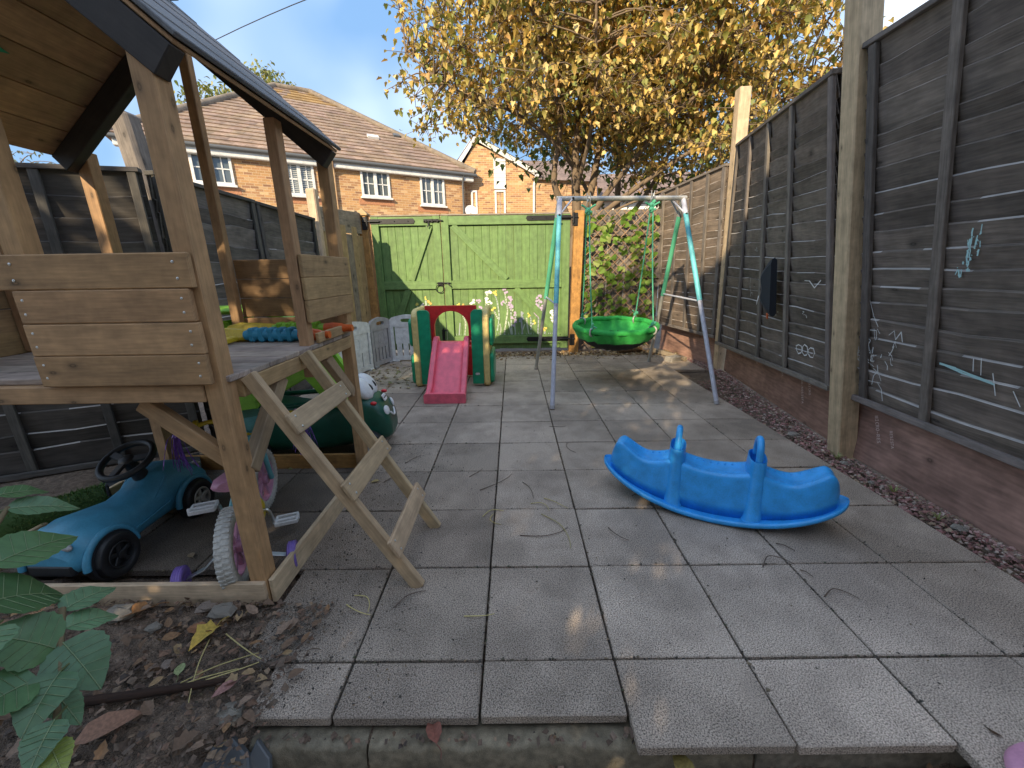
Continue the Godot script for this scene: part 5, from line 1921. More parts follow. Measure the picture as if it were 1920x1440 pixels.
# ---------------------------------------------------------------- playpen
func make_playpen() -> void:
	var sp := [[V(-1.90, 0, -4.14), V(-1.748, 0, -4.785), M.white_plastic, "white slatted playpen panel nearest the playhouse", 0.62], [V(-1.742, 0, -4.80), V(-1.632, 0, -5.20), M.grey_plastic, "grey slatted playpen panel between the two white ones", 0.615], [V(-1.622, 0, -5.21), V(-1.16, 0, -5.24), M.white_plastic, "white slatted playpen panel facing the camera left of the slide gym", 0.62], [V(-1.95, 0, -4.18), V(-2.03, 0, -4.62), M.grey_plastic, "grey playpen panel half hidden behind the first white one", 0.60]]
	for q in sp:
		var d: Vector3 = q[1] - q[0]
		var w := d.length()
		var o := thing("playpen_panel", q[3], "playpen panel", q[0], "playpen panels")
		o.basis = Basis(d.normalized(), Vector3.UP, d.normalized().cross(Vector3.UP))
		var H: float = q[4]
		var mb := MB.new()
		var t := 0.035
		# top piece with its hand hole, made of a left and a right half
		var hw := minf(0.085, w * 0.2)
		for s in [-1.0, 1.0]:
			var p := PackedVector2Array()
			for i in 9:
				var x := w * 0.5 * (1.0 - i / 8.0)
				p.append(Vector2(w * 0.5 + s * x, H - 0.045 + 0.045 * cos(x / (w * 0.5) * PI * 0.5) - (0.02 if i == 0 else 0.0)))
			for i in 7:
				var a := PI * 0.5 - PI * i / 6.0
				p.append(Vector2(w * 0.5 + s * (hw - 0.025 + cos(a) * 0.025) * (0.0 if i == 0 or i == 6 else 1.0), H - 0.075 + sin(a) * 0.025))
			p.append(Vector2(w * 0.5, H - 0.155))
			p.append(Vector2(w * 0.5 + s * w * 0.5, H - 0.155))
			mb.slab(p, t, Transform3D.IDENTITY, 0.0)
		mb.slab(rounded(0.0, 0.02, 0.045, H - 0.1551, 0.008), t, Transform3D.IDENTITY, 0.004)
		mb.slab(rounded(w - 0.045, 0.02, w, H - 0.1551, 0.008), t, Transform3D.IDENTITY, 0.004)
		mb.slab(rounded(0.0451, 0.02, w - 0.0451, 0.075, 0.004), t, Transform3D.IDENTITY, 0.004)
		mb.slab(rounded(0.062, 0.24, w - 0.062, H - 0.1552, 0.006), t * 0.6, Transform3D.IDENTITY, 0.003)
		var n := 4
		for i in n:
			var bw := (w - 0.124) / n
			var x := 0.062 + bw * (i + 0.5)
			mb.slab(rounded(x - bw * 0.5 + 0.009, 0.0751, x + bw * 0.5 - 0.009, 0.2401, 0.003), t * 0.6, Transform3D.IDENTITY, 0.002)
		obj("panel", mb, q[2], o)
		for x in [0.05, w - 0.05]:
			var ft := MB.new()
			ft.block(V(x, 0.012, 0), V(0.04, 0.012, 0.03), Basis.IDENTITY, 0.005)
			obj("foot", ft, q[2], o)
		var hg := MB.new()
		for y in [0.14, 0.45]:
			hg.tube([V(w + 0.006, y, 0), V(w + 0.006, y + 0.05, 0)], 0.012, 8)
		obj("hinge", hg, q[2], o)
		# embossed rounded outline on the plate
		var em := MB.new()
		em.tube(curve([V(w * 0.36, 0.31, t * 0.3), V(w * 0.36, 0.40, t * 0.3), V(w * 0.5, 0.43, t * 0.3), V(w * 0.64, 0.40, t * 0.3), V(w * 0.64, 0.31, t * 0.3), V(w * 0.5, 0.29, t * 0.3), V(w * 0.36, 0.31, t * 0.3)], 3), 0.004, 5)
		obj("emboss", em, q[2], o)


# ---------------------------------------------------------------- wheels
func tyre(mb: MB, ce: Vector3, ax: Vector3, r: float, w: float, seg := 28, k := 0.35) -> void:
	var u := ax.cross(Vector3.UP).normalized()
	if u.length() < 0.1:
		u = Vector3.RIGHT
	var vv := ax.cross(u).normalized()
	var rings := []
	for i in seg + 1:
		var a := TAU * i / seg
		var d := u * cos(a) + vv * sin(a)
		var ring := PackedVector3Array()
		for q in [[-0.5, 1.0 - k], [-0.5, 0.93], [-0.36, 0.985], [0.0, 1.0], [0.36, 0.985], [0.5, 0.93], [0.5, 1.0 - k], [0.0, 1.0 - k]]:
			ring.append(ce + ax * (q[0] * w) + d * (q[1] * r))
		rings.append(ring)
	mb.loft(rings, false, false)


func disc(mb: MB, ce: Vector3, ax: Vector3, r: float, w: float, seg := 20) -> void:
	var u := ax.cross(Vector3.UP).normalized()
	var xf := Transform3D(Basis(u, ax, u.cross(ax)), ce)
	mb.lathe([Vector2(0.001, -w * 0.5), Vector2(r * 0.97, -w * 0.5), Vector2(r, -w * 0.4), Vector2(r, w * 0.4), Vector2(r * 0.97, w * 0.5), Vector2(0.001, w * 0.5)], xf, seg, false)


# ---------------------------------------------------------------- green pedal car
func make_green_car() -> void:
	var o := thing("toy_car", "dark green toddler ride in car with lime pillars and white goggle eyes behind the playhouse", "toy car", V(-1.30, 0, -2.46), "", 0.10)
	# x forward (towards the right of the picture), front at +0.50
	var tub := MB.new()
	var rings := []
	for q in [[-0.50, 0.10, 0.30, 0.11], [-0.485, 0.07, 0.36, 0.155], [-0.44, 0.06, 0.385, 0.172], [-0.25, 0.06, 0.375, 0.178], [-0.05, 0.06, 0.335, 0.178], [0.12, 0.06, 0.36, 0.172], [0.22, 0.07, 0.395, 0.165], [0.32, 0.08, 0.40, 0.160], [0.40, 0.09, 0.375, 0.152], [0.455, 0.10, 0.325, 0.14], [0.485, 0.115, 0.26, 0.12], [0.495, 0.13, 0.20, 0.09]]:
		var ring := PackedVector3Array()
		for j in 24:
			var a := TAU * j / 24.0
			var c := cos(a)
			var s := sin(a)
			ring.append(V(q[0], lerpf(q[1], q[2], 0.5 + 0.5 * signf(s) * pow(absf(s), 0.55)), q[3] * signf(c) * pow(absf(c), 0.5)))
		rings.append(ring)
	tub.loft(rings, true, true)
	obj("body", tub, M.forest_plastic, o)
	# rolled rim round the open cockpit and the dark opening itself
	var pit := MB.new()
	var rp := []
	for i in 28:
		var a := TAU * i / 28.0
		var x := -0.16 + 0.30 * signf(cos(a)) * pow(absf(cos(a)), 0.6)
		rp.append(V(x, 0.375 + 0.012 * sin(x * 4.0), 0.150 * signf(sin(a)) * pow(absf(sin(a)), 0.6)))
	pit.tube(rp, 0.017, 8, true)
	obj("cockpit_rim", pit, M.forest_plastic, o)
	var seatm := MB.new()
	seatm.slab(PackedVector2Array([Vector2(-0.40, 0.30), Vector2(-0.30, 0.30), Vector2(-0.33, 0.62), Vector2(-0.40, 0.64)]), 0.24, Transform3D.IDENTITY, 0.012)
	obj("seat_back", seatm, M.forest_plastic, o)
	# lime roof and pillars
	var rf := MB.new()
	rings = []
	for q in [[-0.66, 0.84, 0.10], [-0.64, 0.90, 0.15], [-0.52, 0.945, 0.170], [-0.25, 0.95, 0.172], [-0.05, 0.91, 0.160], [0.0, 0.88, 0.14]]:
		var ring := PackedVector3Array()
		for j in 18:
			var a := TAU * j / 18.0
			ring.append(V(q[0], q[1] + 0.022 * sin(a), q[2] * signf(cos(a)) * pow(absf(cos(a)), 0.5)))
		rings.append(ring)
	rf.loft(rings, true, true)
	obj("roof", rf, M.lime_plastic, o)
	for s in [-1.0, 1.0]:
		var a := MB.new()
		a.slab(PackedVector2Array([Vector2(-0.30, 0.40), Vector2(-0.26, 0.62), Vector2(-0.24, 0.90), Vector2(-0.02, 0.90), Vector2(0.10, 0.68), Vector2(0.28, 0.36), Vector2(0.16, 0.35), Vector2(0.03, 0.54), Vector2(-0.10, 0.47)]), 0.045, Transform3D(Basis.IDENTITY, V(0, 0, 0.150 * s)), 0.008)
		obj("front_pillar", a, M.lime_plastic, o)
		var b := MB.new()
		b.bar(V(-0.36, 0.35, 0.15 * s), V(-0.46, 0.88, 0.14 * s), 0.05, 0.20, V(1, 0, 0), 0.02)
		obj("rear_pillar", b, M.lime_plastic, o)
	# goggle eyes across the windscreen
	var eb := MB.new()
	var ef := Basis.from_euler(V(0, 0, 0.62))
	for s in [-1.0, 1.0]:
		eb.blob(V(0.325, 0.435, 0.060 * s), V(0.045, 0.085, 0.085), ef, 10, 16)
	eb.blob(V(0.325, 0.42, 0.0), V(0.045, 0.07, 0.09), ef, 8, 14)
	obj("eye_shield", eb, M.white_plastic, o)
	var pu := MB.new()
	for s in [-1.0, 1.0]:
		pu.blob(V(0.368, 0.440, 0.045 * s - 0.01), V(0.010, 0.026, 0.014), ef, 8, 12)
	obj("pupil", pu, M.black_plastic, o)
	for s in [-1.0, 1.0]:
		var hl := MB.new()
		hl.blob(V(0.468, 0.295, 0.088 * s), V(0.012, 0.032, 0.032), Basis.from_euler(V(0, -0.25 * s, 0.25)), 8, 14)
		obj("headlight", hl, M.white_plastic, o)
	var pl := MB.new()
	pl.slab(rounded(-0.034, -0.022, 0.034, 0.022, 0.008), 0.008, Transform3D(Basis(V(0, 0, -1), V(-0.45, 0.89, 0), V(0.89, 0.45, 0)), V(0.441, 0.357, 0.0)), 0.002)
	var pb := obj("badge", pl, M.white_plastic, o)
	lettering("little tikes", 0.012, M.black_plastic, pb, Transform3D(Basis(V(0, 0, -1), V(-0.45, 0.89, 0), V(0.89, 0.45, 0)), V(0.4456, 0.3595, 0.0)))
	var sm := MB.new()
	sm.tube(curve([V(0.482, 0.268, -0.05), V(0.492, 0.245, -0.025), V(0.496, 0.236, 0.0), V(0.492, 0.245, 0.025), V(0.482, 0.268, 0.05)], 4), 0.007, 6)
	obj("smile", sm, M.white_plastic, o)
	var rd := MB.new()
	rd.blob(V(0.40, 0.355, 0.125), V(0.02, 0.012, 0.015))
	rd.blob(V(0.42, 0.37, -0.10), V(0.02, 0.012, 0.015))
	obj("indicator", rd, M.red_plastic, o)
	# steering wheel
	var stw := MB.new()
	stw.tube(arc(V(0.10, 0.47, 0.0), 0.075, 0, TAU * 19.0 / 20.0, 19, V(0, 0, 1), V(-0.6, 0.8, 0)), 0.011, 8, true)
	stw.tube([V(0.10, 0.47, -0.07), V(0.10, 0.47, 0.07)], 0.010, 8)
	stw.tube([V(0.10, 0.47, 0.0), V(0.18, 0.38, 0.0)], 0.014, 8)
	obj("steering_wheel", stw, M.black_plastic, o)
	for q in [[0.36, 0.18], [0.36, -0.18], [-0.33, 0.19], [-0.33, -0.19]]:
		var w := MB.new()
		tyre(w, V(q[0], 0.095, q[1]), V(0, 0, 1), 0.095, 0.062, 26, 0.5)
		var wn := obj("wheel", w, M.black_plastic, o)
		var rm := MB.new()
		disc(rm, V(q[0], 0.095, q[1]), V(0, 0, 1), 0.05, 0.05)
		obj("rim", rm, M.grey_plastic, wn)


# ---------------------------------------------------------------- blue push car
func make_blue_car() -> void:
	var o := thing("push_car", "blue toddler push along car with a black steering wheel under the playhouse", "push car", V(-1.715, 0, -1.535), "", PI * 0.5 - 0.03)
	o.scale = V(1.0, 1.1, 1.0)
	# local x forward (away from the camera), y up, z to the car's right... near side is +z
	var b := MB.new()
	var rings := []
	for q in [[-0.315, 0.085, 0.150, 0.080], [-0.300, 0.068, 0.195, 0.112], [-0.26, 0.06, 0.222, 0.130], [-0.20, 0.058, 0.232, 0.134], [-0.12, 0.058, 0.218, 0.122], [-0.03, 0.058, 0.205, 0.104], [0.05, 0.058, 0.225, 0.100], [0.11, 0.058, 0.262, 0.104], [0.165, 0.058, 0.272, 0.118], [0.21, 0.06, 0.262, 0.130], [0.265, 0.066, 0.242, 0.130], [0.305, 0.078, 0.21, 0.116], [0.325, 0.095, 0.165, 0.085]]:
		var ring := PackedVector3Array()
		for j in 28:
			var a := TAU * j / 28.0
			var c := cos(a)
			var s := sin(a)
			var w: float = q[3] * (1.0 if s < 0.2 else lerpf(1.0, 0.66, (s - 0.2) / 0.8))
			ring.append(V(q[0], lerpf(q[1], q[2], 0.5 + 0.5 * signf(s) * pow(absf(s), 0.7)), w * signf(c) * pow(absf(c), 0.55)))
		rings.append(ring)
	b.loft(rings, true, true)
	obj("body", b, M.car_blue, o)
	for x in [-0.205, 0.205]:
		for s in [-1.0, 1.0]:
			var ar := MB.new()
			ar.tube(arc(V(x, 0.082, 0.126 * s), 0.098, 0.0, PI, 14), 0.0125, 8)
			obj("wheel_arch", ar, M.car_blue, o)
			var wl := MB.new()
			disc(wl, V(x, 0.085, 0.118 * s), V(0, 0, 1), 0.094, 0.034, 24)
			var well := obj("wheel_well", wl, M.black_plastic, o)
			var w := MB.new()
			tyre(w, V(x, 0.082, 0.134 * s), V(0, 0, 1), 0.082, 0.05, 26, 0.38)
			var wn := obj("wheel", w, M.black_plastic, o)
			var rm := MB.new()
			var m: Material = M.silver_metal if x > 0 else M.black_plastic
			tyre(rm, V(x, 0.082, 0.145 * s), V(0, 0, 1), 0.051, 0.03, 24, 0.16)
			disc(rm, V(x, 0.082, 0.147 * s), V(0, 0, 1), 0.014, 0.03, 12)
			for k in 5:
				var a := TAU * k / 5.0 + 0.3
				rm.bar(V(x, 0.082, 0.148 * s), V(x, 0.082, 0.148 * s) + V(cos(a), sin(a), 0) * 0.046, 0.013, 0.016, V(-sin(a), cos(a), 0), 0.003)
			obj("rim", rm, m, wn)
	# sculpted lines: seat edge, tail light panel, front lamp
	for s in [-1.0, 1.0]:
		var ln := MB.new()
		ln.tube(curve([V(-0.13, 0.175, 0.105 * s), V(-0.04, 0.155, 0.093 * s), V(0.05, 0.175, 0.092 * s), V(0.12, 0.235, 0.085 * s)], 4), 0.005, 6)
		ln.tube(curve([V(-0.10, 0.115, 0.118 * s), V(0.0, 0.118, 0.106 * s), V(0.09, 0.13, 0.108 * s)], 4), 0.004, 6)
		obj("body_crease", ln, M.car_blue, o)
		var fl := MB.new()
		fl.blob(V(0.292, 0.212, 0.082 * s), V(0.022, 0.012, 0.022), Basis.from_euler(V(0, 0.5 * s, -0.5)), 6, 12)
		obj("front_lamp", fl, M.grey_plastic, o)
		var tl := MB.new()
		tl.blob(V(-0.30, 0.178, 0.072 * s), V(0.012, 0.014, 0.034), Basis.from_euler(V(0, -0.3 * s, 0)), 6, 12)
		obj("tail_lamp", tl, M.grey_plastic, o)
	var bp := MB.new()
	bp.block(V(-0.305, 0.092, 0), V(0.014, 0.022, 0.085), Basis.IDENTITY, 0.006)
	obj("rear_bumper", bp, M.black_plastic, o)
	var sw := MB.new()
	var ce := V(0.055, 0.335, 0.0)
	var ey := V(-0.42, 0.9, 0).normalized().cross(V(0, 0, 1))
	sw.tube(arc(ce, 0.098, 0, TAU * 27.0 / 28.0, 27, V(0, 0, 1), ey), 0.0135, 10, true)
	for a in [0.3, PI - 0.3, PI * 1.5]:
		sw.bar(ce, ce + (V(0, 0, 1) * cos(a) + ey * sin(a)) * 0.092, 0.03, 0.014, V(-0.42, 0.9, 0))
	sw.blob(ce, V(0.03, 0.016, 0.035), Basis(ey, V(-0.42, 0.9, 0).normalized(), V(0, 0, 1)), 6, 14)
	var swo := obj("steering_wheel", sw, M.black_plastic, o)
	var col := MB.new()
	col.tube([ce, V(0.10, 0.235, 0)], [0.022, 0.032], 12)
	obj("steering_column", col, M.black_plastic, swo)


# ---------------------------------------------------------------- child's bicycle
func make_bike() -> void:
	var rear := V(-1.075, 0, -1.285)
	var front := V(-1.285, 0, -1.800)
	var h := (front - rear).normalized()
	var side := h.cross(Vector3.UP).normalized()
	var o := thing("child_bicycle", "small turquoise child's bicycle with white tyres, stabilisers and purple streamers", "bicycle", rear)
	o.basis = Basis(h, Vector3.UP, side)
	# local: x forward, y up, z to the rider's right; wheelbase
	var wb := (front - rear).length()
	var R := 0.150
	for k in 2:
		var ce := V(wb * k, R, 0)
		var ax := V(0, 0, 1) if k == 0 else V(-0.16, 0, 0.987)
		var t := MB.new()
		tyre(t, ce, ax, R, 0.052, 44, 0.25)
		var u := ax.cross(Vector3.UP).normalized()
		for i in 44:
			var a := TAU * (i + 0.5) / 44.0
			var d := u * cos(a) + Vector3.UP * sin(a)
			var tg := (-u * sin(a) + Vector3.UP * cos(a))
			for s in [-1.0, 1.0]:
				t.block(ce + d * (R * 0.985) + ax * (0.0125 * s) + tg * (0.003 * s), V(0.0045, 0.0045, 0.011), Basis(tg, d, tg.cross(d)), 0.001)
		var tn := obj("wheel", t, M.tyre_white, o)
		var rm := MB.new()
		tyre(rm, ce, ax, R * 0.78, 0.034, 32, 0.12)
		disc(rm, ce, ax, 0.026, 0.06, 14)
		for i in 6:
			var a := TAU * i / 6.0 + 0.2
			var d := u * cos(a) + Vector3.UP * sin(a)
			rm.bar(ce + d * 0.02, ce + d * R * 0.74, 0.022, 0.02, ax)
		obj("rim", rm, M.rose_plastic, tn)
	var fr := MB.new()
	var bb := V(0.225, 0.155, 0)
	var head := V(wb - 0.075, 0.40, 0)
	var seat := V(0.155, 0.335, 0)
	fr.tube([bb, V(0.30, 0.19, 0), V(0.40, 0.30, 0), head], 0.017, 10)
	fr.tube([bb, seat], 0.014, 10)
	fr.tube([seat + V(0.01, -0.06, 0), V(0.30, 0.24, 0), head + V(0, -0.06, 0)], 0.012, 8)
	for s in [-1.0, 1.0]:
		fr.tube([bb + V(0, 0, 0.02 * s), V(0.0, R, 0.042 * s)], 0.009, 8)
		fr.tube([seat + V(-0.01, -0.05, 0.012 * s), V(0.0, R, 0.042 * s)], 0.008, 8)
		fr.tube(curve([V(wb - 0.06, 0.345, 0.018 * s), V(wb - 0.048, 0.31, 0.040 * s), V(wb - 0.03, 0.23, 0.044 * s), V(wb, R, 0.044 * s)], 4), 0.012, 8)
	fr.tube([head + V(-0.008, 0.03, 0), head + V(0.016, -0.06, 0)], 0.02, 12)
	obj("frame", fr, M.teal_paint, o)
	var cg := MB.new()
	cg.slab(PackedVector2Array([Vector2(0.0, R - 0.02), Vector2(0.03, R - 0.045), Vector2(0.20, 0.105), Vector2(0.27, 0.115), Vector2(0.285, 0.16), Vector2(0.25, 0.205), Vector2(0.19, 0.195), Vector2(0.02, R + 0.03)]), 0.012, Transform3D(Basis.IDENTITY, V(0, 0, 0.052)), 0.004)
	obj("chain_guard", cg, M.yellow_plastic, o)
	var sd := MB.new()
	var rings := []
	for q in [[-0.095, 0.030, 0.020], [-0.08, 0.055, 0.026], [-0.03, 0.062, 0.024], [0.03, 0.038, 0.020], [0.09, 0.022, 0.017], [0.115, 0.012, 0.012]]:
		var ring := PackedVector3Array()
		for j in 14:
			var a := TAU * j / 14.0
			ring.append(seat + V(q[0], 0.035 + q[2] * sin(a) + 0.02 * absf(q[0] + 0.02), q[1] * cos(a)))
		rings.append(ring)
	sd.loft(rings, true, true)
	obj("saddle", sd, M.rose_plastic, o)
	# cranks and white pedals
	var ck := MB.new()
	ck.tube(curve([bb + V(0.0, 0, 0.05), bb + V(0, 0, 0.075), bb + V(0.005, -0.035, 0.085), bb + V(0.01, -0.072, 0.088)], 4), 0.008, 8)
	ck.tube(curve([bb + V(0.0, 0, -0.05), bb + V(0, 0, -0.075), bb + V(-0.005, 0.035, -0.085), bb + V(-0.01, 0.072, -0.088)], 4), 0.008, 8)
	obj("crank", ck, M.steel, o)
	for s in [1.0, -1.0]:
		var c: Vector3 = bb + V(0.01 * s, -0.072 * s, 0.140 * s)
		var pd := MB.new()
		for e in [-1.0, 1.0]:
			pd.block(c + V(0.030 * e, 0, 0), V(0.005, 0.009, 0.045), Basis.IDENTITY, 0.003)
			pd.block(c + V(0, 0, 0.042 * e), V(0.030, 0.009, 0.005), Basis.IDENTITY, 0.003)
		pd.tube([c + V(0, 0, -0.055), c + V(0, 0, 0.05)], 0.009, 8)
		obj("pedal", pd, M.white_plastic, o)
	# stabilisers
	for s in [-1.0, 1.0]:
		var am := MB.new()
		am.bar(V(0.0, R - 0.01, 0.05 * s), V(0.0, 0.085, 0.105 * s), 0.022, 0.006, V(0, 1, 0.5 * s), 0.001)
		am.bar(V(0.0, 0.085, 0.105 * s), V(0.0, 0.062, 0.165 * s), 0.022, 0.006, V(0, 1, 0), 0.001)
		var ao := obj("stabiliser_arm", am, M.steel, o)
		var w := MB.new()
		tyre(w, V(0, 0.056, 0.185 * s), V(0, 0, 1), 0.053, 0.032, 24, 0.5)
		for k in 4:
			w.tube(arc(V(0, 0.056, (0.174 + 0.0075 * k) * s), 0.053, 0, TAU * 23.0 / 24.0, 23), 0.0022, 5, true)
		disc(w, V(0, 0.056, 0.185 * s), V(0, 0, 1), 0.028, 0.026, 14)
		obj("stabiliser_wheel", w, M.purple_plastic, o)
	# handlebar, grips, streamers
	var hb := MB.new()
	var hd := head + V(-0.012, 0.03, 0)
	hb.tube([head, hd], 0.012, 10)
	hb.tube(curve([hd + V(-0.045, 0.085, -0.17), hd + V(-0.02, 0.085, -0.10), hd + V(0.0, 0.0, -0.03), hd + V(0.0, 0.0, 0.03), hd + V(-0.02, 0.085, 0.10), hd + V(-0.045, 0.085, 0.17)], 5), 0.010, 8)
	obj("handlebar", hb, M.yellow_plastic, o)
	for s in [-1.0, 1.0]:
		var gp: Vector3 = hd + V(-0.045, 0.085, 0.17 * s)
		var gr := MB.new()
		gr.tube([gp, gp + V(-0.008, 0, 0.03 * s), gp + V(-0.015, 0, 0.05 * s)], [0.018, 0.02, 0.022], 10)
		gr.tube([gp + V(-0.002, 0, -0.01 * s), gp + V(-0.004, 0, 0.004 * s)], [0.028, 0.028], 12)
		obj("grip", gr, M.yellow_plastic, o)
		var rs := MB.new()
		for k in 8:
			var a := TAU * k / 8.0
			rs.blob(gp + V(-0.018, 0, 0.055 * s) + V(cos(a) * 0.018, sin(a) * 0.018, 0.0), V(0.011, 0.011, 0.012), Basis.IDENTITY, 5, 8)
		rs.blob(gp + V(-0.02, 0, 0.065 * s), V(0.015, 0.015, 0.012), Basis.IDENTITY, 5, 8)
		obj("grip_flower", rs, M.rose_plastic, o)
		var sm := MB.new()
		for k in 22:
			var e := V(rng.randfn() * 0.012, 0, rng.randfn() * 0.016)
			var p0: Vector3 = gp + V(-0.02, -0.005, 0.06 * s)
			var len_ := rng.randf_range(0.15, 0.20)
			var q := curve([p0, p0 + V(e.x * 0.6, -0.03, 0.012 * s + e.z * 0.6), p0 + V(e.x * 1.2, -len_ * 0.6, 0.016 * s + e.z), p0 + V(e.x * 1.6, -len_, 0.012 * s + e.z * 1.5)], 3)
			for i in q.size() - 1:
				sm.bar(q[i], q[i + 1], 0.004, 0.0008, V(rng.randfn(), 0.3, 1).normalized(), 0.0001)
		obj("streamers", sm, M.foil, o)
	var bk := MB.new()
	rings = []
	for q in [[0.0, 0.045, 0.06], [0.02, 0.055, 0.075], [0.09, 0.062, 0.088], [0.095, 0.066, 0.092]]:
		var ring := PackedVector3Array()
		for j in 20:
			var a := TAU * j / 20.0
			ring.append(hd + V(0.085 + q[1] * cos(a), 0.02 + q[0] - 0.04, q[2] * sin(a)))
		rings.append(ring)
	bk.loft(rings, true, true)
	obj("basket", bk, M.teal_paint, o)


# ---------------------------------------------------------------- rolled artificial turf
func make_turf_roll() -> void:
	var o := thing("turf_roll", "roll of green artificial turf lying behind the blue push car", "turf roll", V(0, 0, 0))
	var a := V(-2.46, 0.075, -1.28)
	var b := V(-2.02, 0.085, -1.74)
	var core := MB.new()
	core.col = Color(0.05, 0.10, 0.022)
	var r := RandomNumberGenerator.new()
	r.seed = 9
	var pts := []
	var rad := []
	for i in 9:
		pts.append(a.lerp(b, i / 8.0) + V(0, 0.006 * sin(i * 1.7), 0))
		rad.append(0.078 + 0.006 * sin(i * 2.1))
	core.tube(pts, rad, 18)
	obj("rolled_mat", core, M.turf, o)
	var bl := MB.new()
	var ax := (b - a).normalized()
	var u := ax.cross(Vector3.UP).normalized()
	var w := u.cross(ax)
	for i in 7000:
		var t := r.randf()
		var an := r.randf() * TAU
		var d := u * cos(an) + w * sin(an)
		if d.y < -0.6:
			continue
		var p := a.lerp(b, t) + d * 0.078
		var tip := p + d * r.randf_range(0.008, 0.016) + V(r.randfn(), r.randfn(), r.randfn()) * 0.005
		var s := ax.cross(d).rotated(d, r.randf() * PI) * 0.0022
		bl.col = [Color(0.075, 0.17, 0.03), Color(0.10, 0.21, 0.04), Color(0.055, 0.12, 0.025), Color(0.16, 0.20, 0.06)][r.randi() % 4]
		bl.face(p - s, p + s, tip)
	var g := obj("blades", bl, M.turf, o)
	g.set_meta("kind", "stuff")
	var sp := MB.new()
	for k in 3:
		sp.tube(arc(b + ax * 0.004, 0.07 - 0.02 * k, 0, TAU * 0.96, 18, u, w), 0.005, 5)
	obj("backing", sp, M.turf_back, o)
	var fl := thing("turf_offcut", "flat dark backed turf offcut under the steering wheel by the fence", "turf", V(-2.02, 0.02, -1.98))
	var m := MB.new()
	m.block(V(0, 0.03, 0), V(0.22, 0.006, 0.16), Basis.from_euler(V(0.12, 0.7, 0.1)), 0.002)
	obj("backing", m, M.turf_back, fl)
	var m2 := MB.new()
	m2.col = Color(0.10, 0.2, 0.045)
	m2.block(V(0.10, 0.052, -0.04), V(0.09, 0.010, 0.08), Basis.from_euler(V(0.12, 0.3, -0.1)), 0.004)
	obj("turf_face", m2, M.turf, fl)


# ---------------------------------------------------------------- trees
const LOBED := [[0.0, 0.0], [0.32, 0.0], [0.29, 0.20], [0.46, 0.40], [0.29, 0.54], [0.24, 0.72], [0.11, 0.86], [0.0, 1.0]]
const PLAIN := [[0.0, 0.0], [0.24, 0.22], [0.27, 0.5], [0.15, 0.8], [0.0, 1.0]]


# limbs: arrays of points with a start and an end radius; clumps hang leaves round points
func limb(mb: MB, pts: Array, r0: float, r1: float, sides := 8) -> Array:
	var c := curve(pts, 5)
	var rad := []
	for i in c.size():
		rad.append(lerpf(r0, r1, pow(float(i) / (c.size() - 1), 0.8)))
	mb.tube(c, rad, sides)
	return c


func leaves_at(mb: MB, r: RandomNumberGenerator, ce: Vector3, spread: Vector3, count: int, size: float, cols: Array, shape: Array, tw: MB = null) -> void:
	for i in count:
		var p := ce + V(r.randfn() * spread.x, r.randfn() * spread.y, r.randfn() * spread.z)
		var yaw := r.randf() * TAU
		# leaf blades hang outwards and down
		var b := Basis.from_euler(V(r.randf_range(-2.8, -1.5), yaw, r.randfn() * 0.5))
		var s := size * r.randf_range(0.65, 1.2)
		var c: Color = cols[r.randi() % cols.size()]
		mb.col = c * r.randf_range(0.75, 1.15)
		mb.col.a = 1.0
		leaf_shape(mb, Transform3D(b.scaled(Vector3.ONE * s), p), shape, r.randf_range(0.1, 0.6), r.randf_range(0.1, 0.6))
		if tw and i % 3 == 0:
			tw.tube([ce, p], [0.006, 0.003], 4)


func grow(o: Node3D, sd: int, limbs: Array, centres: Array, radii: Vector3, count: int, per: int, size: float, cols: Array, shape: Array, hollow: float, spread := 0.2, floor_ := -1.0, tips := 0) -> void:
	var r := RandomNumberGenerator.new()
	r.seed = sd
	var wood := MB.new()
	var nodes := []
	for l in limbs:
		var c := limb(wood, l[0], l[1], l[2])
		for i in range(c.size() / 4, c.size()):
			nodes.append(c[i])
	obj("trunk", wood, M.bark, o)
	var tw := MB.new()
	var fo := MB.new()
	for k in count:
		var e: Vector3 = centres[r.randi() % centres.size()]
		var d := V(r.randfn(), r.randfn(), r.randfn()).normalized()
		var q := e + d * radii * pow(r.randf_range(hollow, 1.0), 0.6)
		if q.y < floor_ + (0.75 * (1.0 - smoothstep(-0.2, 1.1, q.x)) if tips > 0 else 0.0):
			continue
		var best: Vector3 = nodes[0]
		var bd := 1e9
		for p in nodes:
			var dd: float = p.distance_squared_to(q) + maxf(p.y - q.y, 0.0) * 0.6
			if dd < bd:
				bd = dd
				best = p
		var midp := best.lerp(q, 0.55) + V(0, 0.12, 0) * sqrt(bd)
		tw.tube(curve([best, midp, q], 3), [0.013, 0.012, 0.010, 0.009, 0.007, 0.006, 0.005], 5)
		leaves_at(fo, r, q, V(1, 0.7, 1) * spread, per, size, cols, shape, tw)
		if tips > 0:
			for i in tips:
				var t := midp.lerp(q, r.randf())
				leaves_at(fo, r, t, V(1, 0.7, 1) * spread * 0.6, 2, size, cols, shape)
	obj("branches", tw, M.bark, o)
	var cr := obj("crown", fo, M.leaf, o)
	cr.set_meta("kind", "stuff")


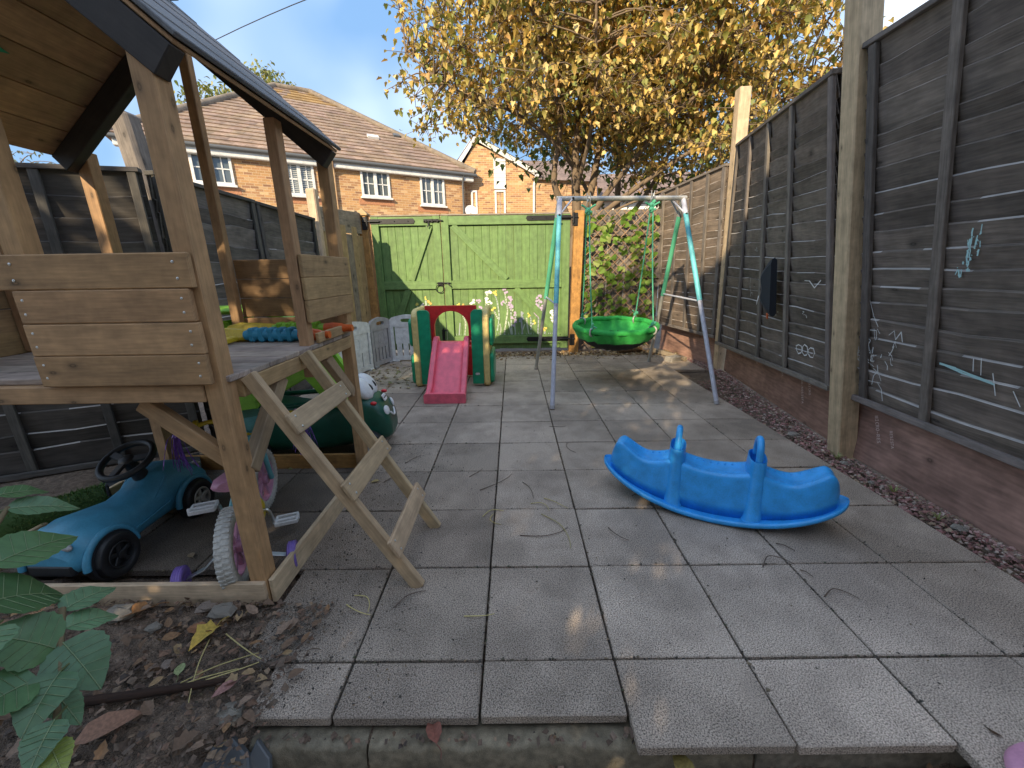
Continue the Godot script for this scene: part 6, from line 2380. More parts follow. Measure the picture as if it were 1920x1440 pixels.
func make_trees() -> void:
	var o := thing("golden_tree", "large tree with golden green lobed leaves rising behind the green gate and swing", "tree", V(1.05, -0.2, -7.1))
	var gold := [Color(0.67, 0.45, 0.12), Color(0.73, 0.52, 0.17), Color(0.60, 0.40, 0.11), Color(0.50, 0.41, 0.12), Color(0.34, 0.34, 0.09), Color(0.78, 0.60, 0.26), Color(0.60, 0.35, 0.12), Color(0.24, 0.27, 0.075), Color(0.46, 0.35, 0.10)]
	var limbs := [
		[[V(0, 0, 0), V(0.0, 1.5, 0), V(0.02, 2.3, 0), V(-0.02, 3.1, 0), V(0.08, 4.2, 0), V(0.1, 5.6, 0.1), V(0.05, 6.8, 0.1)], 0.115, 0.02],
		[[V(0.0, 1.9, 0.0), V(-0.22, 2.35, 0.1), V(-0.38, 2.75, 0.2), V(-0.30, 3.6, 0.2), V(-0.65, 4.6, 0.3), V(-0.9, 5.6, 0.2)], 0.075, 0.015],
		[[V(0.02, 2.0, 0.0), V(0.25, 2.6, 0.0), V(0.42, 3.6, -0.1), V(0.50, 4.6, 0.0), V(0.75, 5.8, -0.1)], 0.085, 0.015],
		[[V(0.05, 1.9, 0.05), V(0.45, 2.5, 0.3), V(0.95, 3.1, 0.5), V(1.7, 3.8, 0.6), V(2.6, 4.5, 0.6)], 0.065, 0.012],
		[[V(0.05, 1.95, 0.1), V(0.8, 2.5, 0.4), V(1.6, 3.0, 0.7), V(2.6, 3.5, 0.9), V(3.4, 3.9, 0.8)], 0.05, 0.012],
		[[V(0.0, 2.9, 0.0), V(-0.5, 3.3, 0.3), V(-1.1, 3.6, 0.5), V(-1.8, 3.8, 0.6), V(-2.5, 4.3, 0.5)], 0.045, 0.01],
		[[V(0.05, 4.2, 0), V(-0.7, 4.7, 0.2), V(-1.6, 5.1, 0.2), V(-2.4, 5.4, 0)], 0.04, 0.01],
		[[V(0.1, 4.3, 0), V(0.9, 4.9, 0.3), V(1.9, 5.3, 0.2), V(3.0, 5.6, 0)], 0.045, 0.01],
		[[V(0.03, 1.85, 0.05), V(0.5, 2.2, 0.4), V(1.2, 2.45, 0.7), V(2.2, 2.7, 0.8)], 0.03, 0.008],
		[[V(0.0, 2.6, 0.1), V(0.1, 3.4, 0.8), V(0.0, 4.2, 1.3), V(-0.1, 4.9, 1.6)], 0.04, 0.01],
		[[V(0.0, 2.6, -0.1), V(0.3, 3.8, -0.8), V(0.4, 4.9, -1.4)], 0.05, 0.01],
	]
	grow(o, 17, limbs, [V(0.1, 4.9, 0.2), V(-0.8, 4.6, 0.2), V(1.3, 4.6, 0.3), V(1.9, 4.5, 0.4), V(0.3, 5.6, 0), V(-0.6, 3.8, 0.5), V(1.6, 3.6, 0.6)], V(2.0, 1.6, 1.6), 1050, 23, 0.083, gold, LOBED, 0.25, 0.16, 2.62, 2)
	var o2 := thing("green_tree", "darker green tree filling in behind the golden tree's stems", "tree", V(2.3, -0.2, -9.6))
	var dk := [Color(0.07, 0.12, 0.035), Color(0.10, 0.16, 0.045), Color(0.15, 0.19, 0.05), Color(0.24, 0.22, 0.06)]
	grow(o2, 23, [[[V(0, 0, 0), V(0.05, 2.5, 0), V(0, 5.5, 0)], 0.13, 0.03], [[V(0.0, 2.0, 0), V(0.8, 3.2, 0.2), V(1.5, 4.6, 0)], 0.07, 0.015], [[V(0.0, 2.0, 0), V(-0.9, 3.4, 0.2), V(-1.5, 4.8, 0)], 0.07, 0.015]], [V(0.0, 4.8, 0), V(1.3, 4.4, 0), V(-1.2, 4.9, 0)], V(1.9, 1.9, 1.2), 240, 16, 0.13, dk, LOBED, 0.3, 0.22, 2.1)
	var o3 := thing("hedge_tree", "low leafy shrub showing above the trellis under the golden tree", "shrub", V(2.2, -0.2, -7.7))
	grow(o3, 29, [[[V(0, 0, 0), V(0.1, 1.2, 0), V(0.2, 2.2, 0)], 0.05, 0.015], [[V(0, 0.5, 0), V(-0.5, 1.4, 0), V(-0.8, 2.1, 0)], 0.04, 0.01]], [V(0.0, 2.05, 0), V(-0.6, 2.0, 0), V(0.7, 2.1, 0)], V(0.7, 0.5, 0.5), 60, 14, 0.09, [Color(0.16, 0.17, 0.06), Color(0.26, 0.22, 0.08), Color(0.11, 0.13, 0.05)], PLAIN, 0.2, 0.16, 1.3)
	var o4 := thing("distant_tree", "yellow green treetops showing above the hipped roof", "tree", V(-16.4, 0.9, -27.5))
	var yg := [Color(0.30, 0.30, 0.08), Color(0.22, 0.25, 0.07), Color(0.38, 0.34, 0.11), Color(0.16, 0.19, 0.06)]
	grow(o4, 31, [[[V(0, 0, 0), V(0.2, 5, 0), V(0, 10.4, 0)], 0.3, 0.05], [[V(0.1, 5.0, 0), V(1.4, 8.0, 0), V(2.2, 11.6, 0)], 0.15, 0.03], [[V(0.1, 5.0, 0), V(-1.4, 8.0, 0), V(-2.3, 10.2, 0)], 0.15, 0.03]], [V(0.2, 10.0, 0), V(2.2, 10.6, 0), V(-1.6, 9.6, 0)], V(1.5, 1.5, 1.4), 170, 14, 0.26, yg, PLAIN, 0.3, 0.34)
	var o5 := thing("bare_tree", "sparse grey twigged tree above the left fence at the picture's edge", "tree", V(-10.9, -0.2, -9.5))
	grow(o5, 37, [[[V(0, 0, 0), V(0.1, 2.0, 0), V(0.2, 3.6, 0)], 0.12, 0.03], [[V(0.1, 2.0, 0), V(0.7, 3.0, 0), V(1.4, 3.3, 0)], 0.05, 0.01]], [V(0.2, 3.2, 0), V(0.9, 3.0, 0)], V(1.1, 0.8, 0.8), 110, 7, 0.09, [Color(0.20, 0.22, 0.15), Color(0.14, 0.17, 0.11), Color(0.28, 0.25, 0.20)], PLAIN, 0.3, 0.16)
	var o6 := thing("blossom_shrub", "pinkish leaved treetop showing over the right fence beside the tall post", "tree", V(5.9, -0.2, -7.2))
	grow(o6, 41, [[[V(0, 0, 0), V(0.0, 2.4, 0), V(-0.2, 4.3, 0)], 0.1, 0.02]], [V(-0.2, 3.9, 0)], V(0.7, 0.75, 0.7), 70, 14, 0.10, [Color(0.45, 0.20, 0.14), Color(0.50, 0.34, 0.20), Color(0.26, 0.26, 0.08), Color(0.42, 0.30, 0.10)], PLAIN, 0.3, 0.15)
	var rr := thing("red_roof_house", "corner of a dark red roof above the right fence at the picture's top edge", "house", V(10.2, -0.65, -9.5))
	var rm := MB.new()
	rm.block(V(0.6, 2.7, 0), V(1.7, 2.7, 2.0), Basis.IDENTITY, 0.01)
	obj("wall", rm, M.brick, rr)
	var rf := MB.new()
	rf.col = Color(0.42, 0.2, 0.18)
	rf.quad(V(-1.4, 5.5, 2.2), V(2.6, 5.5, 2.2), V(2.6, 7.2, 0), V(-1.4, 7.2, 0))
	rf.quad(V(2.6, 5.5, -2.2), V(-1.4, 5.5, -2.2), V(-1.4, 7.2, 0), V(2.6, 7.2, 0))
	rf.quad(V(-1.4, 5.5, -2.2), V(2.6, 5.5, -2.2), V(2.6, 5.5, 2.2), V(-1.4, 5.5, 2.2))
	obj("roof", rf, M.roof_tile, rr)

	# behind the camera: the house the garden belongs to and the leafy tree beside it; both shade the near garden
	var hb := thing("home", "brick rear wall of the house the garden belongs to, behind the viewpoint", "house", V(-1.6, -0.2, 3.7))
	var hm := MB.new()
	wall_quad(hm, V(6.0, 0, 0), V(0, 0, 0), 0.0, 5.6)
	wall_quad(hm, V(0, 0, 0), V(0, 0, 7.0), 0.0, 5.6)
	wall_quad(hm, V(0, 0, 7.0), V(6.0, 0, 7.0), 0.0, 5.6)
	wall_quad(hm, V(6.0, 0, 7.0), V(6.0, 0, 0), 0.0, 5.6)
	obj("wall", hm, M.brick, hb)
	var hr := MB.new()
	hr.col = Color(0.55, 0.55, 0.55)
	hr.quad(V(6.2, 5.55, -0.25), V(-0.2, 5.55, -0.25), V(-0.2, 7.6, 3.5), V(6.2, 7.6, 3.5))
	hr.quad(V(-0.2, 5.55, 7.2), V(6.2, 5.55, 7.2), V(6.2, 7.6, 3.5), V(-0.2, 7.6, 3.5))
	hr.face(V(-0.2, 5.55, 7.2), V(-0.2, 7.6, 3.5), V(-0.2, 5.55, -0.25))
	hr.face(V(6.2, 5.55, -0.25), V(6.2, 7.6, 3.5), V(6.2, 5.55, 7.2))
	obj("roof", hr, M.roof_tile, hb)
	var sh := thing("shade_tree", "leafy garden tree beside the house behind the viewpoint", "tree", V(-2.4, -0.15, 2.7))
	grow(sh, 47, [[[V(0, 0, 0), V(0.1, 1.2, 0), V(0.0, 2.2, 0), V(0.1, 3.3, 0)], 0.1, 0.02], [[V(0, 1.0, 0), V(0.8, 1.9, -0.2), V(1.5, 2.5, -0.3)], 0.05, 0.012], [[V(0, 1.0, 0), V(-0.9, 1.9, -0.1), V(-1.7, 2.5, -0.2)], 0.05, 0.012]], [V(0.0, 2.45, -0.4), V(-0.1, 3.1, -0.5), V(-0.6, 2.9, -0.5), V(1.0, 2.1, -0.4), V(-1.1, 2.3, -0.3), V(0.4, 1.6, -0.5), V(-0.6, 1.6, -0.4), V(1.2, 1.4, -0.4), V(-0.1, 3.4, -0.5), V(0.3, 3.2, -0.5), V(-2.2, 2.7, -0.4), V(-2.3, 2.0, -0.4), V(-2.3, 3.2, -0.4), V(-2.5, 2.9, -0.5), V(-2.0, 3.0, -0.4), V(-2.6, 2.3, -0.4), V(-2.4, 3.6, -0.4), V(-3.1, 3.1, -0.4), V(1.35, 2.9, -0.4)], V(0.95, 0.85, 0.6), 1150, 15, 0.13, [Color(0.10, 0.17, 0.05), Color(0.14, 0.2, 0.06)], PLAIN, 0.1, 0.17, 0.4)
	# a loose high branch: its sparse leaves dapple the right of the gate
	var s2 := thing("shade_tree", "slender open crowned tree behind the viewpoint", "tree", V(-3.4, -0.15, 4.6))
	grow(s2, 53, [[[V(0, 0, 0), V(0.05, 3.0, 0), V(0.0, 6.2, 0)], 0.09, 0.015], [[V(0, 3.8, 0), V(0.5, 4.6, 0), V(0.9, 5.6, 0)], 0.03, 0.01]], [V(0.35, 5.3, 0), V(0.6, 6.2, 0)], V(0.75, 0.9, 0.5), 44, 13, 0.12, [Color(0.12, 0.19, 0.05)], PLAIN, 0.2, 0.2, 3.0)


# ---------------------------------------------------------------- the plant at the near corner
func make_plant() -> void:
	var o := thing("leafy_plant", "broad leaved green shrub reaching in at the lower left corner", "plant", V(-1.02, -0.03, -0.52))
	var base := o.position
	var st := MB.new()
	st.col = Color(0.16, 0.12, 0.06)
	st.tube(curve([V(0, 0, 0), V(-0.80, 0.33, -0.47) - base, V(-0.835, 0.43, -0.54) - base, V(-0.871, 0.469, -0.588) - base, V(-0.909, 0.512, -0.639) - base], 4), 0.0055, 7)
	st.tube(curve([V(-0.04, 0, 0), V(-0.92, 0.45, -0.45) - base, V(-0.96, 0.6, -0.52) - base, V(-1.02, 0.62, -0.63) - base], 4), 0.0055, 7)
	st.tube(curve([V(-0.05, 0, 0), V(-1.12, 0.5, -0.65) - base, V(-1.17, 0.64, -0.80) - base], 4), 0.005, 7)
	obj("stem", st, M.twig, o)
	var L := [
		[V(-1.008, 0.618, -0.629), V(-0.98, 0.612, -0.768), 0.40, 0], [V(-0.956, 0.595, -0.56), V(-0.934, 0.531, -0.691), 0.44, 0], [V(-0.91, 0.507, -0.633), V(-0.901, 0.492, -0.742), 0.30, 1],
		[V(-0.884, 0.489, -0.611), V(-0.861, 0.454, -0.70), 0.32, 1], [V(-0.871, 0.475, -0.594), V(-0.783, 0.413, -0.56), 0.46, 2], [V(-0.875, 0.47, -0.585), V(-0.929, 0.56, -0.548), 0.5, 0],
		[V(-0.836, 0.455, -0.552), V(-0.806, 0.445, -0.462), 0.46, 2], [V(-0.855, 0.461, -0.535), V(-0.885, 0.49, -0.446), 0.5, 0], [V(-0.831, 0.429, -0.532), V(-0.779, 0.385, -0.513), 0.34, 2],
		[V(-0.790, 0.423, -0.492), V(-0.762, 0.417, -0.426), 0.42, 2], [V(-0.781, 0.399, -0.470), V(-0.736, 0.382, -0.442), 0.46, 3], [V(-0.895, 0.574, -0.535), V(-0.849, 0.571, -0.465), 0.5, 0],
		[V(-1.168, 0.639, -0.793), V(-1.10, 0.602, -0.886), 0.26, 1], [V(-1.181, 0.673, -0.794), V(-1.154, 0.651, -0.879), 0.26, 0]]
	var cols := [Color(0.085, 0.17, 0.065), Color(0.15, 0.27, 0.14), Color(0.10, 0.19, 0.085), Color(0.30, 0.36, 0.07)]
	for q in L:
		var a: Vector3 = q[0]
		var b: Vector3 = q[1]
		var len_ := (b - a).length()
		var d := (b - a) / len_
		var up: Vector3 = (V(0, 1.0, 0) + (V(0, 1.15, 0) - a).normalized() * 0.7).normalized()
		var s := d.cross(up).normalized()
		var n := s.cross(d).normalized()
		var mb := MB.new()
		mb.col = cols[q[3]] * rng.randf_range(0.85, 1.15)
		mb.col.a = 1.0
		# toothed outline
		var rows := 15
		var ls := []
		var ms := []
		var rs := []
		for i in rows + 1:
			var t := float(i) / rows
			var w: float = q[2] * len_ * pow(sin(PI * pow(t, 0.72)), 0.8) * (1.0 - 0.16 * t)
			if i % 2 == 1:
				w *= 0.93
			var bend := len_ * (0.10 * t - 0.34 * t * t)
			var m := a + d * (len_ * t) + n * bend
			ms.append(m)
			ls.append(m - s * w + n * (w * 0.2 + 0.0018 * sin(t * 13.0)))
			rs.append(m + s * w + n * (w * 0.2 + 0.0018 * cos(t * 11.0)))
		for i in rows:
			mb.quad(ms[i] - base, rs[i] - base, rs[i + 1] - base, ms[i + 1] - base)
			mb.quad(ls[i] - base, ms[i] - base, ms[i + 1] - base, ls[i + 1] - base)
		var lf := obj("leaf", mb, M.gloss_leaf, o)
		var vn := MB.new()
		vn.col = cols[q[3]].lerp(Color(0.4, 0.45, 0.25), 0.45)
		var vp := []
		for i in rows + 1:
			vp.append(ms[i] - base + n * 0.0008)
		vn.tube(vp, 0.0011, 4)
		for i in range(2, rows - 3, 2):
			vn.tube([ms[i] - base + n * 0.0008, ls[i + 2].lerp(ms[i + 2], 0.12) - base + n * 0.001], 0.0006, 3)
			vn.tube([ms[i] - base + n * 0.0008, rs[i + 2].lerp(ms[i + 2], 0.12) - base + n * 0.001], 0.0006, 3)
		obj("veins", vn, M.gloss_leaf, lf)
		var pt := MB.new()
		pt.col = Color(0.14, 0.16, 0.06)
		pt.tube([a - base, a - base - d * 0.03 + V(0, -0.01, 0)], 0.002, 5)
		obj("leaf_stalk", pt, M.gloss_leaf, lf)


# ---------------------------------------------------------------- things lying about
func fallen(called: String, label: String, at: Vector3, size: float, turn: float, col: Color, group := "", shape := PLAIN, lift := 0.3) -> void:
	var o := thing(called, label, "leaf", at, group, turn)
	var mb := MB.new()
	mb.col = col
	leaf_shape(mb, Transform3D(Basis.from_euler(V(-PI * 0.5 + 0.12, 0, 0.06)).scaled(Vector3.ONE * size), V(0, size * 0.04, size * 0.5)), shape, lift, 0.25)
	obj("blade", mb, M.dead_leaf, o)
	var st := MB.new()
	st.col = col * 0.7
	st.col.a = 1.0
	st.tube(curve([V(0, size * 0.04, size * 0.5), V(size * 0.1, 0.006, size * 0.75), V(size * 0.05, 0.004, size * 1.0)], 3), size * 0.018, 5)
	obj("stalk", st, M.dead_leaf, o)


func make_litter() -> void:
	var r := RandomNumberGenerator.new()
	r.seed = 64
	# red chippings at the foot of the right fence
	var edge := func(q: RandomNumberGenerator) -> Vector3:
		var z := -0.5 - q.randf() * 5.2
		var t := (z + 2.36) / -2.16
		var xf: float = 2.07 if z > -2.36 else lerpf(2.10, 2.42, clampf(t, 0.0, 1.0))
		var xi: float = 1.885 if z > -4.1 else 2.26
		return V(lerpf(xi, xf + 0.02, pow(q.randf(), 0.8)), -0.02 + q.randf() * 0.018, z)
	chips("red_gravel", 5200, edge, [Color(0.50, 0.25, 0.22), Color(0.42, 0.20, 0.18), Color(0.56, 0.34, 0.30), Color(0.32, 0.19, 0.16), Color(0.66, 0.52, 0.43), Color(0.42, 0.31, 0.21)], [0.008, 0.016], 0.5, M.gravel, 3)
	var far := func(q: RandomNumberGenerator) -> Vector3: return V(q.randf_range(-0.7, 2.3), -0.01 + q.randf() * 0.02, -5.40 - q.randf() * 0.34 - (0.0 if q.randf() < 0.85 else -0.25))
	chips("leaf_litter", 2400, far, [Color(0.42, 0.26, 0.11), Color(0.50, 0.36, 0.18), Color(0.30, 0.18, 0.08), Color(0.58, 0.46, 0.28), Color(0.22, 0.15, 0.08)], [0.012, 0.028], 0.25, M.dead_leaf, 4)
	var side_ := func(q: RandomNumberGenerator) -> Vector3:
		if q.randf() < 0.5:
			return V(q.randf_range(-1.75, -1.0), 0.004, q.randf_range(-5.2, -3.9))
		return V(q.randf_range(-2.1, -1.2), 0.004, q.randf_range(-3.6, -2.15))
	chips("shade_litter", 420, side_, [Color(0.40, 0.27, 0.13), Color(0.50, 0.40, 0.22), Color(0.26, 0.17, 0.09), Color(0.34, 0.33, 0.14)], [0.012, 0.03], 0.22, M.dead_leaf, 5)
	var corner := func(q: RandomNumberGenerator) -> Vector3:
		var x := q.randf_range(-1.95, -0.66)
		var z := q.randf_range(-1.16, -0.40)
		if q.randf() < 0.3:
			x = q.randf_range(-0.8, 1.3)
			z = q.randf_range(-0.76, -0.5)
			return V(x, (-0.042 if z < -0.735 else -0.145) + q.randf() * 0.02, z)
		return V(x, 0.004 + q.randf() * 0.02 + 0.018 * smoothstep(-0.9, -1.6, x), z)
	chips("bark_litter", 5200, corner, [Color(0.14, 0.09, 0.06), Color(0.20, 0.13, 0.09), Color(0.09, 0.065, 0.05), Color(0.22, 0.155, 0.11), Color(0.17, 0.115, 0.08), Color(0.24, 0.14, 0.09), Color(0.28, 0.19, 0.12)], [0.005, 0.014], 0.12, M.dead_leaf, 6)
	var ls := MB.new()
	for i in 300:
		var c: Vector3 = corner.call(r)
		ls.col = [Color(0.36, 0.20, 0.10), Color(0.44, 0.30, 0.16), Color(0.26, 0.15, 0.08), Color(0.33, 0.22, 0.15), Color(0.22, 0.14, 0.09)][r.randi() % 5]
		leaf_shape(ls, Transform3D(Basis.from_euler(V(-PI * 0.5 + r.randfn() * 0.3, r.randf() * TAU, r.randfn() * 0.4)).scaled(Vector3.ONE * r.randf_range(0.02, 0.055)), c + V(0, 0.006, 0)), PLAIN if r.randf() < 0.7 else LOBED, r.randf_range(0.1, 0.9), r.randf_range(-0.6, 0.6))
	tag(obj("leaf_scraps", ls, M.dead_leaf), "torn brown leaf scraps lying on the soil in the near corner", "leaf litter").set_meta("kind", "stuff")
	var pav := func(q: RandomNumberGenerator) -> Vector3:
		if q.randf() < 0.62:
			return V(-0.86 + absf(q.randfn()) * 0.28, 0.001, q.randf_range(-2.6, -0.80))
		return V(q.randf_range(-0.8, 1.8), 0.001, q.randf_range(-5.2, -0.8))
	chips("crumbs", 3000, pav, [Color(0.06, 0.05, 0.04), Color(0.10, 0.075, 0.06), Color(0.05, 0.045, 0.04), Color(0.28, 0.2, 0.12)], [0.0018, 0.0045], 0.5, M.dead_leaf, 7)
	var seams := func(q: RandomNumberGenerator) -> Vector3:
		if q.randf() < 0.5:
			return V(-0.505 + 0.4 * q.randi_range(-3, 5) + q.randfn() * 0.004, -0.006 + q.randf() * 0.008, q.randf_range(-5.0, -0.8))
		return V(q.randf_range(-1.7, 1.85), -0.006 + q.randf() * 0.008, -0.939 - 0.4 * q.randi_range(0, 9) + q.randfn() * 0.004)
	chips("joint_dirt", 3600, seams, [Color(0.07, 0.06, 0.045), Color(0.11, 0.09, 0.06), Color(0.09, 0.10, 0.05), Color(0.05, 0.045, 0.04), Color(0.22, 0.17, 0.11)], [0.003, 0.007], 0.5, M.dead_leaf, 8)
	# dry stalks on the paving
	var tw := [[-0.612, -1.152, -0.51, -1.105], [-0.599, -1.194, -0.523, -1.117], [-0.184, -1.097, -0.079, -1.104], [-0.161, -1.673, -0.059, -1.715], [-0.111, -1.694, -0.069, -1.608], [0.076, -1.782, 0.165, -1.711], [0.017, -1.529, 0.24, -1.582], [0.124, -1.689, 0.232, -1.436], [0.424, -1.579, 0.495, -1.484], [0.611, -1.845, 0.829, -1.866], [1.105, -1.165, 1.218, -1.152], [0.975, -1.314, 1.11, -1.327], [0.148, -1.83, 0.26, -1.731], [-0.194, -1.916, -0.02, -2.088], [-0.267, -2.063, -0.196, -2.158], [0.264, -2.823, 0.386, -2.819], [-0.684, -2.24, -0.609, -2.349], [-0.436, -1.138, -0.337, -1.21], [-0.747, -2.015, -0.61, -2.072], [0.367, -2.526, 0.396, -2.359], [0.04, -1.996, 0.092, -1.831], [1.117, -1.455, 1.163, -1.404], [1.111, -1.297, 1.132, -1.255], [-0.699, -0.986, -0.671, -1.034], [-0.663, -0.949, -0.626, -0.976], [-0.95, -1.02, -0.78, -0.93], [-0.99, -1.00, -0.90, -0.80], [-0.97, -0.86, -0.80, -0.95], [-0.94, -0.85, -0.78, -0.92], [-1.0, -0.83, -0.83, -0.90]]
	for i in tw.size():
		var q: Array = tw[i]
		var mb := MB.new()
		var straw := i < 6 or i in [2, 7, 12] or i > 24
		mb.col = (Color(0.50, 0.41, 0.17) if straw else Color(0.13, 0.09, 0.065)) * r.randf_range(0.8, 1.1)
		mb.col.a = 1.0
		var y := 0.004 if i < 25 else 0.022
		var a := V(q[0], y, q[1])
		var b := V(q[2], y + 0.002, q[3])
		var s := (b - a).cross(Vector3.UP).normalized() * r.randfn() * (0.025 if i < 25 else 0.008)
		mb.tube(curve([a, a.lerp(b, 0.4) + s + V(0, 0.006, 0), a.lerp(b, 0.75) + s * 0.8 + V(0, 0.003, 0), b], 4), [0.0022, 0.0021, 0.002, 0.002, 0.0019, 0.0018, 0.0018, 0.0017, 0.0016, 0.0015, 0.0014, 0.0013, 0.0012], 5)
		tag(obj("dry_stalk", mb, M.twig), "yellow straw stalk fallen loose on the ground" if straw else "thin dark twig fallen loose on the paving", "twig", "straw stalks on the ground" if straw else "dark twigs on the paving")
	# leaves and stones that stand out
	fallen("fallen_leaf", "large orange brown leaf with a yellow heart beside the playhouse base board", V(-1.325, 0.032, -1.10), 0.10, 1.9, Color(0.36, 0.16, 0.05), "single fallen leaves", PLAIN, 0.5)
	fallen("fallen_leaf", "curled yellow leaf among the bark crumbs near the paving corner", V(-1.01, 0.03, -1.0), 0.085, 2.7, Color(0.62, 0.43, 0.08), "single fallen leaves", LOBED, 0.6)
	fallen("fallen_leaf", "rust coloured leaf just behind the curled yellow one", V(-1.05, 0.035, -1.03), 0.08, 1.2, Color(0.33, 0.15, 0.07), "single fallen leaves")
	fallen("fallen_leaf", "long pinkish brown leaf at the lower edge beside the shrub", V(-1.05, 0.035, -0.735), 0.13, -0.9, Color(0.36, 0.19, 0.12), "single fallen leaves", PLAIN, 0.3)
	fallen("fallen_leaf", "glossy red brown leaf lying on the concrete edging", V(-0.225, -0.028, -0.765), 0.075, 0.35, Color(0.30, 0.11, 0.075), "single fallen leaves", PLAIN, 0.7)
	fallen("fallen_leaf", "dull pink leaf by the broken concrete at the paving corner", V(-0.83, 0.025, -0.84), 0.06, 2.2, Color(0.40, 0.20, 0.17), "single fallen leaves")
	fallen("fallen_leaf", "small pale green leaf lying among the straw stalks", V(-1.0, 0.026, -0.90), 0.05, 0.4, Color(0.33, 0.38, 0.17), "single fallen leaves")
	fallen("fallen_leaf", "olive brown leaf standing upright at the front edge of the paving", V(0.415, -0.06, -0.70), 0.09, 0.1, Color(0.30, 0.22, 0.06), "single fallen leaves", PLAIN, 0.2)
	fallen("fallen_leaf", "small tan leaf on the soil under the push car", V(-1.38, 0.006, -1.42), 0.05, 0.8, Color(0.42, 0.32, 0.2), "single fallen leaves")
	fallen("fallen_leaf", "dry yellow leaf lying on the ladder side of the base frame", V(-0.80, 0.006, -2.02), 0.05, 1.8, Color(0.5, 0.38, 0.16), "single fallen leaves")
	var st := [[V(-1.37, 0.03, -1.10), 0.055, "pale flat stone behind the shrub's toothed leaves"], [V(-1.02, 0.03, -1.105), 0.05, "rough grey stone against the corner of the playhouse base"], [V(-1.09, 0.03, -1.12), 0.035, "small pinkish stone left of the rough grey one"], [V(-1.26, 0.04, -0.88), 0.06, "white mottled stone half hidden by the shrub's heart shaped leaf"], [V(-0.79, -0.01, -0.80), 0.05, "broken concrete lump at the paving's near corner"], [V(-1.20, 0.03, -1.04), 0.028, "little grey stone in front of the large orange leaf"], [V(-1.06, 0.02, -0.92), 0.022, "tiny bluish pebble in the middle of the bare soil"], [V(1.955, 0.0, -1.95), 0.022, "round white pebble on the red chippings"], [V(1.90, 0.0, -3.15), 0.02, "white plastic scrap at the paving edge by the fence post"], [V(1.98, 0.0, -2.62), 0.045, "pale wood chip on the red chippings beyond the post"], [V(1.99, 0.0, -2.18), 0.03, "white stone at the foot of the tall post"], [V(2.0, 0.0, -1.55), 0.035, "flat cream stone on the chippings nearest the camera"]]
	for i in st.size():
		var q: Array = st[i]
		var s: float = q[1]
		var o := inst("stone", stone_mesh(200 + i, M.stone, [Color(1, 0.97, 0.9), Color(0.85, 0.82, 0.78), Color(0.9, 0.78, 0.72), Color(1, 1, 0.98)][i % 4] if i < 7 else Color(1, 1, 0.97)), null, Transform3D(Basis.from_euler(V(0, i * 1.3, 0)).scaled(V(s, s * 0.55, s * 0.75)), q[0]))
		tag(o, q[2], "stone", "loose stones")
	# dark slate shard standing at the lower edge
	var sl := thing("slate_shard", "dark broken slate shard standing up at the lower edge", "slate", V(-0.735, -0.10, -0.66))
	var sm := MB.new()
	sm.slab(PackedVector2Array([Vector2(-0.07, 0), Vector2(0.07, 0), Vector2(0.06, 0.07), Vector2(0.025, 0.12), Vector2(-0.02, 0.115), Vector2(-0.06, 0.06)]), 0.028, Transform3D(Basis.from_euler(V(-0.7, 0.3, 0.05)), V(0, 0, 0)), 0.004)
	sm.slab(PackedVector2Array([Vector2(0.0, 0), Vector2(0.09, 0), Vector2(0.075, 0.06), Vector2(0.035, 0.10)]), 0.02, Transform3D(Basis.from_euler(V(-0.65, 0.15, -0.1)), V(0.015, 0, -0.022)), 0.003)
	obj("shard", sm, M.grey_gutter, sl)
	var fz := MB.new()
	fz.lathe([Vector2(0.0, 0.03), Vector2(0.09, 0.03), Vector2(0.118, 0.024), Vector2(0.125, 0.006), Vector2(0.12, 0.0), Vector2(0.11, 0.012), Vector2(0.0, 0.02)], Transform3D(Basis.IDENTITY, V(1.24, 0.003, -0.575)), 36)
	tag(obj("flying_disc", fz, M.rose_plastic), "pink rim of a throwing disc just showing at the lower right corner", "toy disc")
	# stick lying in the soil
	var sk := MB.new()
	sk.col = Color(0.17, 0.10, 0.07)
	sk.tube(curve([V(-1.25, 0.03, -0.80), V(-1.08, 0.03, -0.82), V(-0.92, 0.025, -0.85), V(-0.84, 0.02, -0.87)], 4), [0.012, 0.013, 0.013, 0.012, 0.012, 0.012, 0.011, 0.011, 0.01, 0.01, 0.009, 0.008, 0.006], 7)
	tag(obj("stick", sk, M.bark), "thick dark rotting stick lying across the soil near the lower edge", "stick")
	# weeds in the chippings
	for i in 3:
		var wd := thing("weed", ["tuft of thin grass beside the foot of the tall post", "pale green weed in the chippings nearest the camera", "small weed sprout by the white pebble"][i], "weed", [V(2.0, -0.01, -2.25), V(1.98, -0.01, -1.62), V(1.99, -0.01, -1.86)][i], "weeds in the chippings")
		var mb := MB.new()
		for k in 16:
			var a := r.randf() * TAU
			var d := V(cos(a), 0, sin(a))
			var h := r.randf_range(0.02, 0.05)
			mb.col = [Color(0.24, 0.32, 0.09), Color(0.36, 0.40, 0.16), Color(0.42, 0.38, 0.2)][r.randi() % 3]
			var s := d.cross(Vector3.UP) * 0.003
			mb.quad(-s, s, s * 0.7 + d * h * 0.5 + V(0, h * 0.8, 0), -s * 0.7 + d * h * 0.5 + V(0, h * 0.8, 0))
			mb.face(-s * 0.7 + d * h * 0.5 + V(0, h * 0.8, 0), s * 0.7 + d * h * 0.5 + V(0, h * 0.8, 0), d * h * 1.1 + V(0, h * 0.75, 0))
		obj("blades", mb, M.leaf, wd)


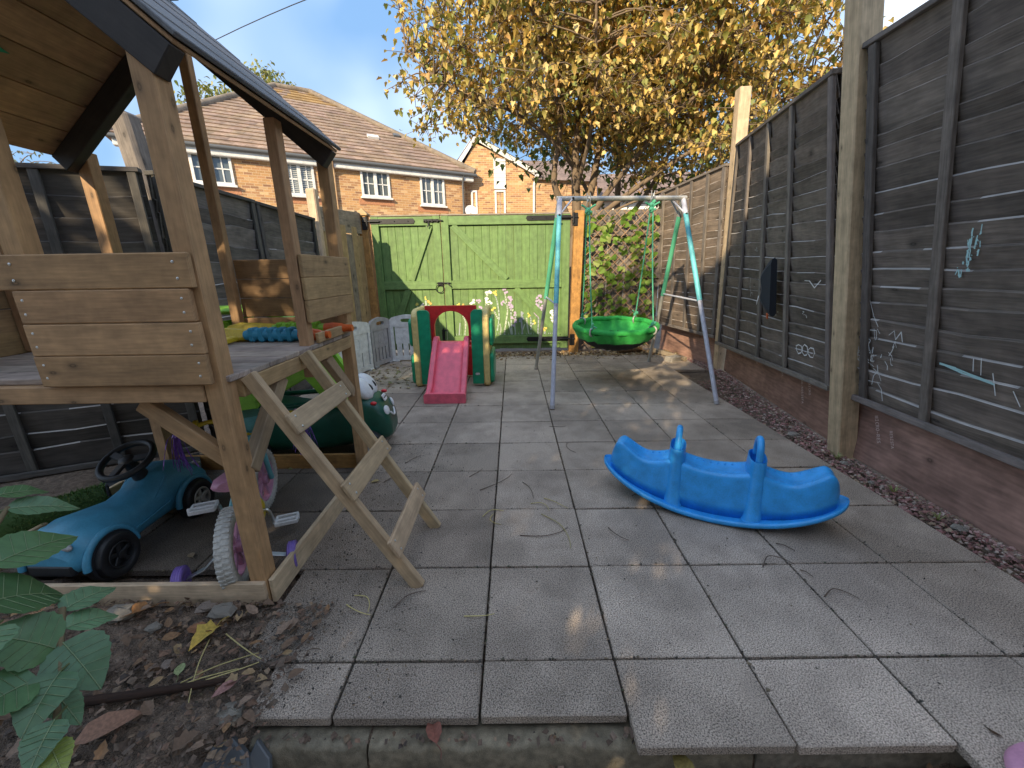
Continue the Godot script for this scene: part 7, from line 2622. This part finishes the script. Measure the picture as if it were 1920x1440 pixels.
func _ready() -> void:
	rng.seed = 42
	view_and_light()
	make_materials()
	make_ground()
	make_right_fence()
	make_left_fence()
	make_gate()
	make_trellis()
	make_houses()
	make_trees()
	make_playhouse()
	make_swing()
	make_rocker()
	make_gym()
	make_playpen()
	make_green_car()
	make_blue_car()
	make_bike()
	make_turf_roll()
	make_plant()
	make_litter()
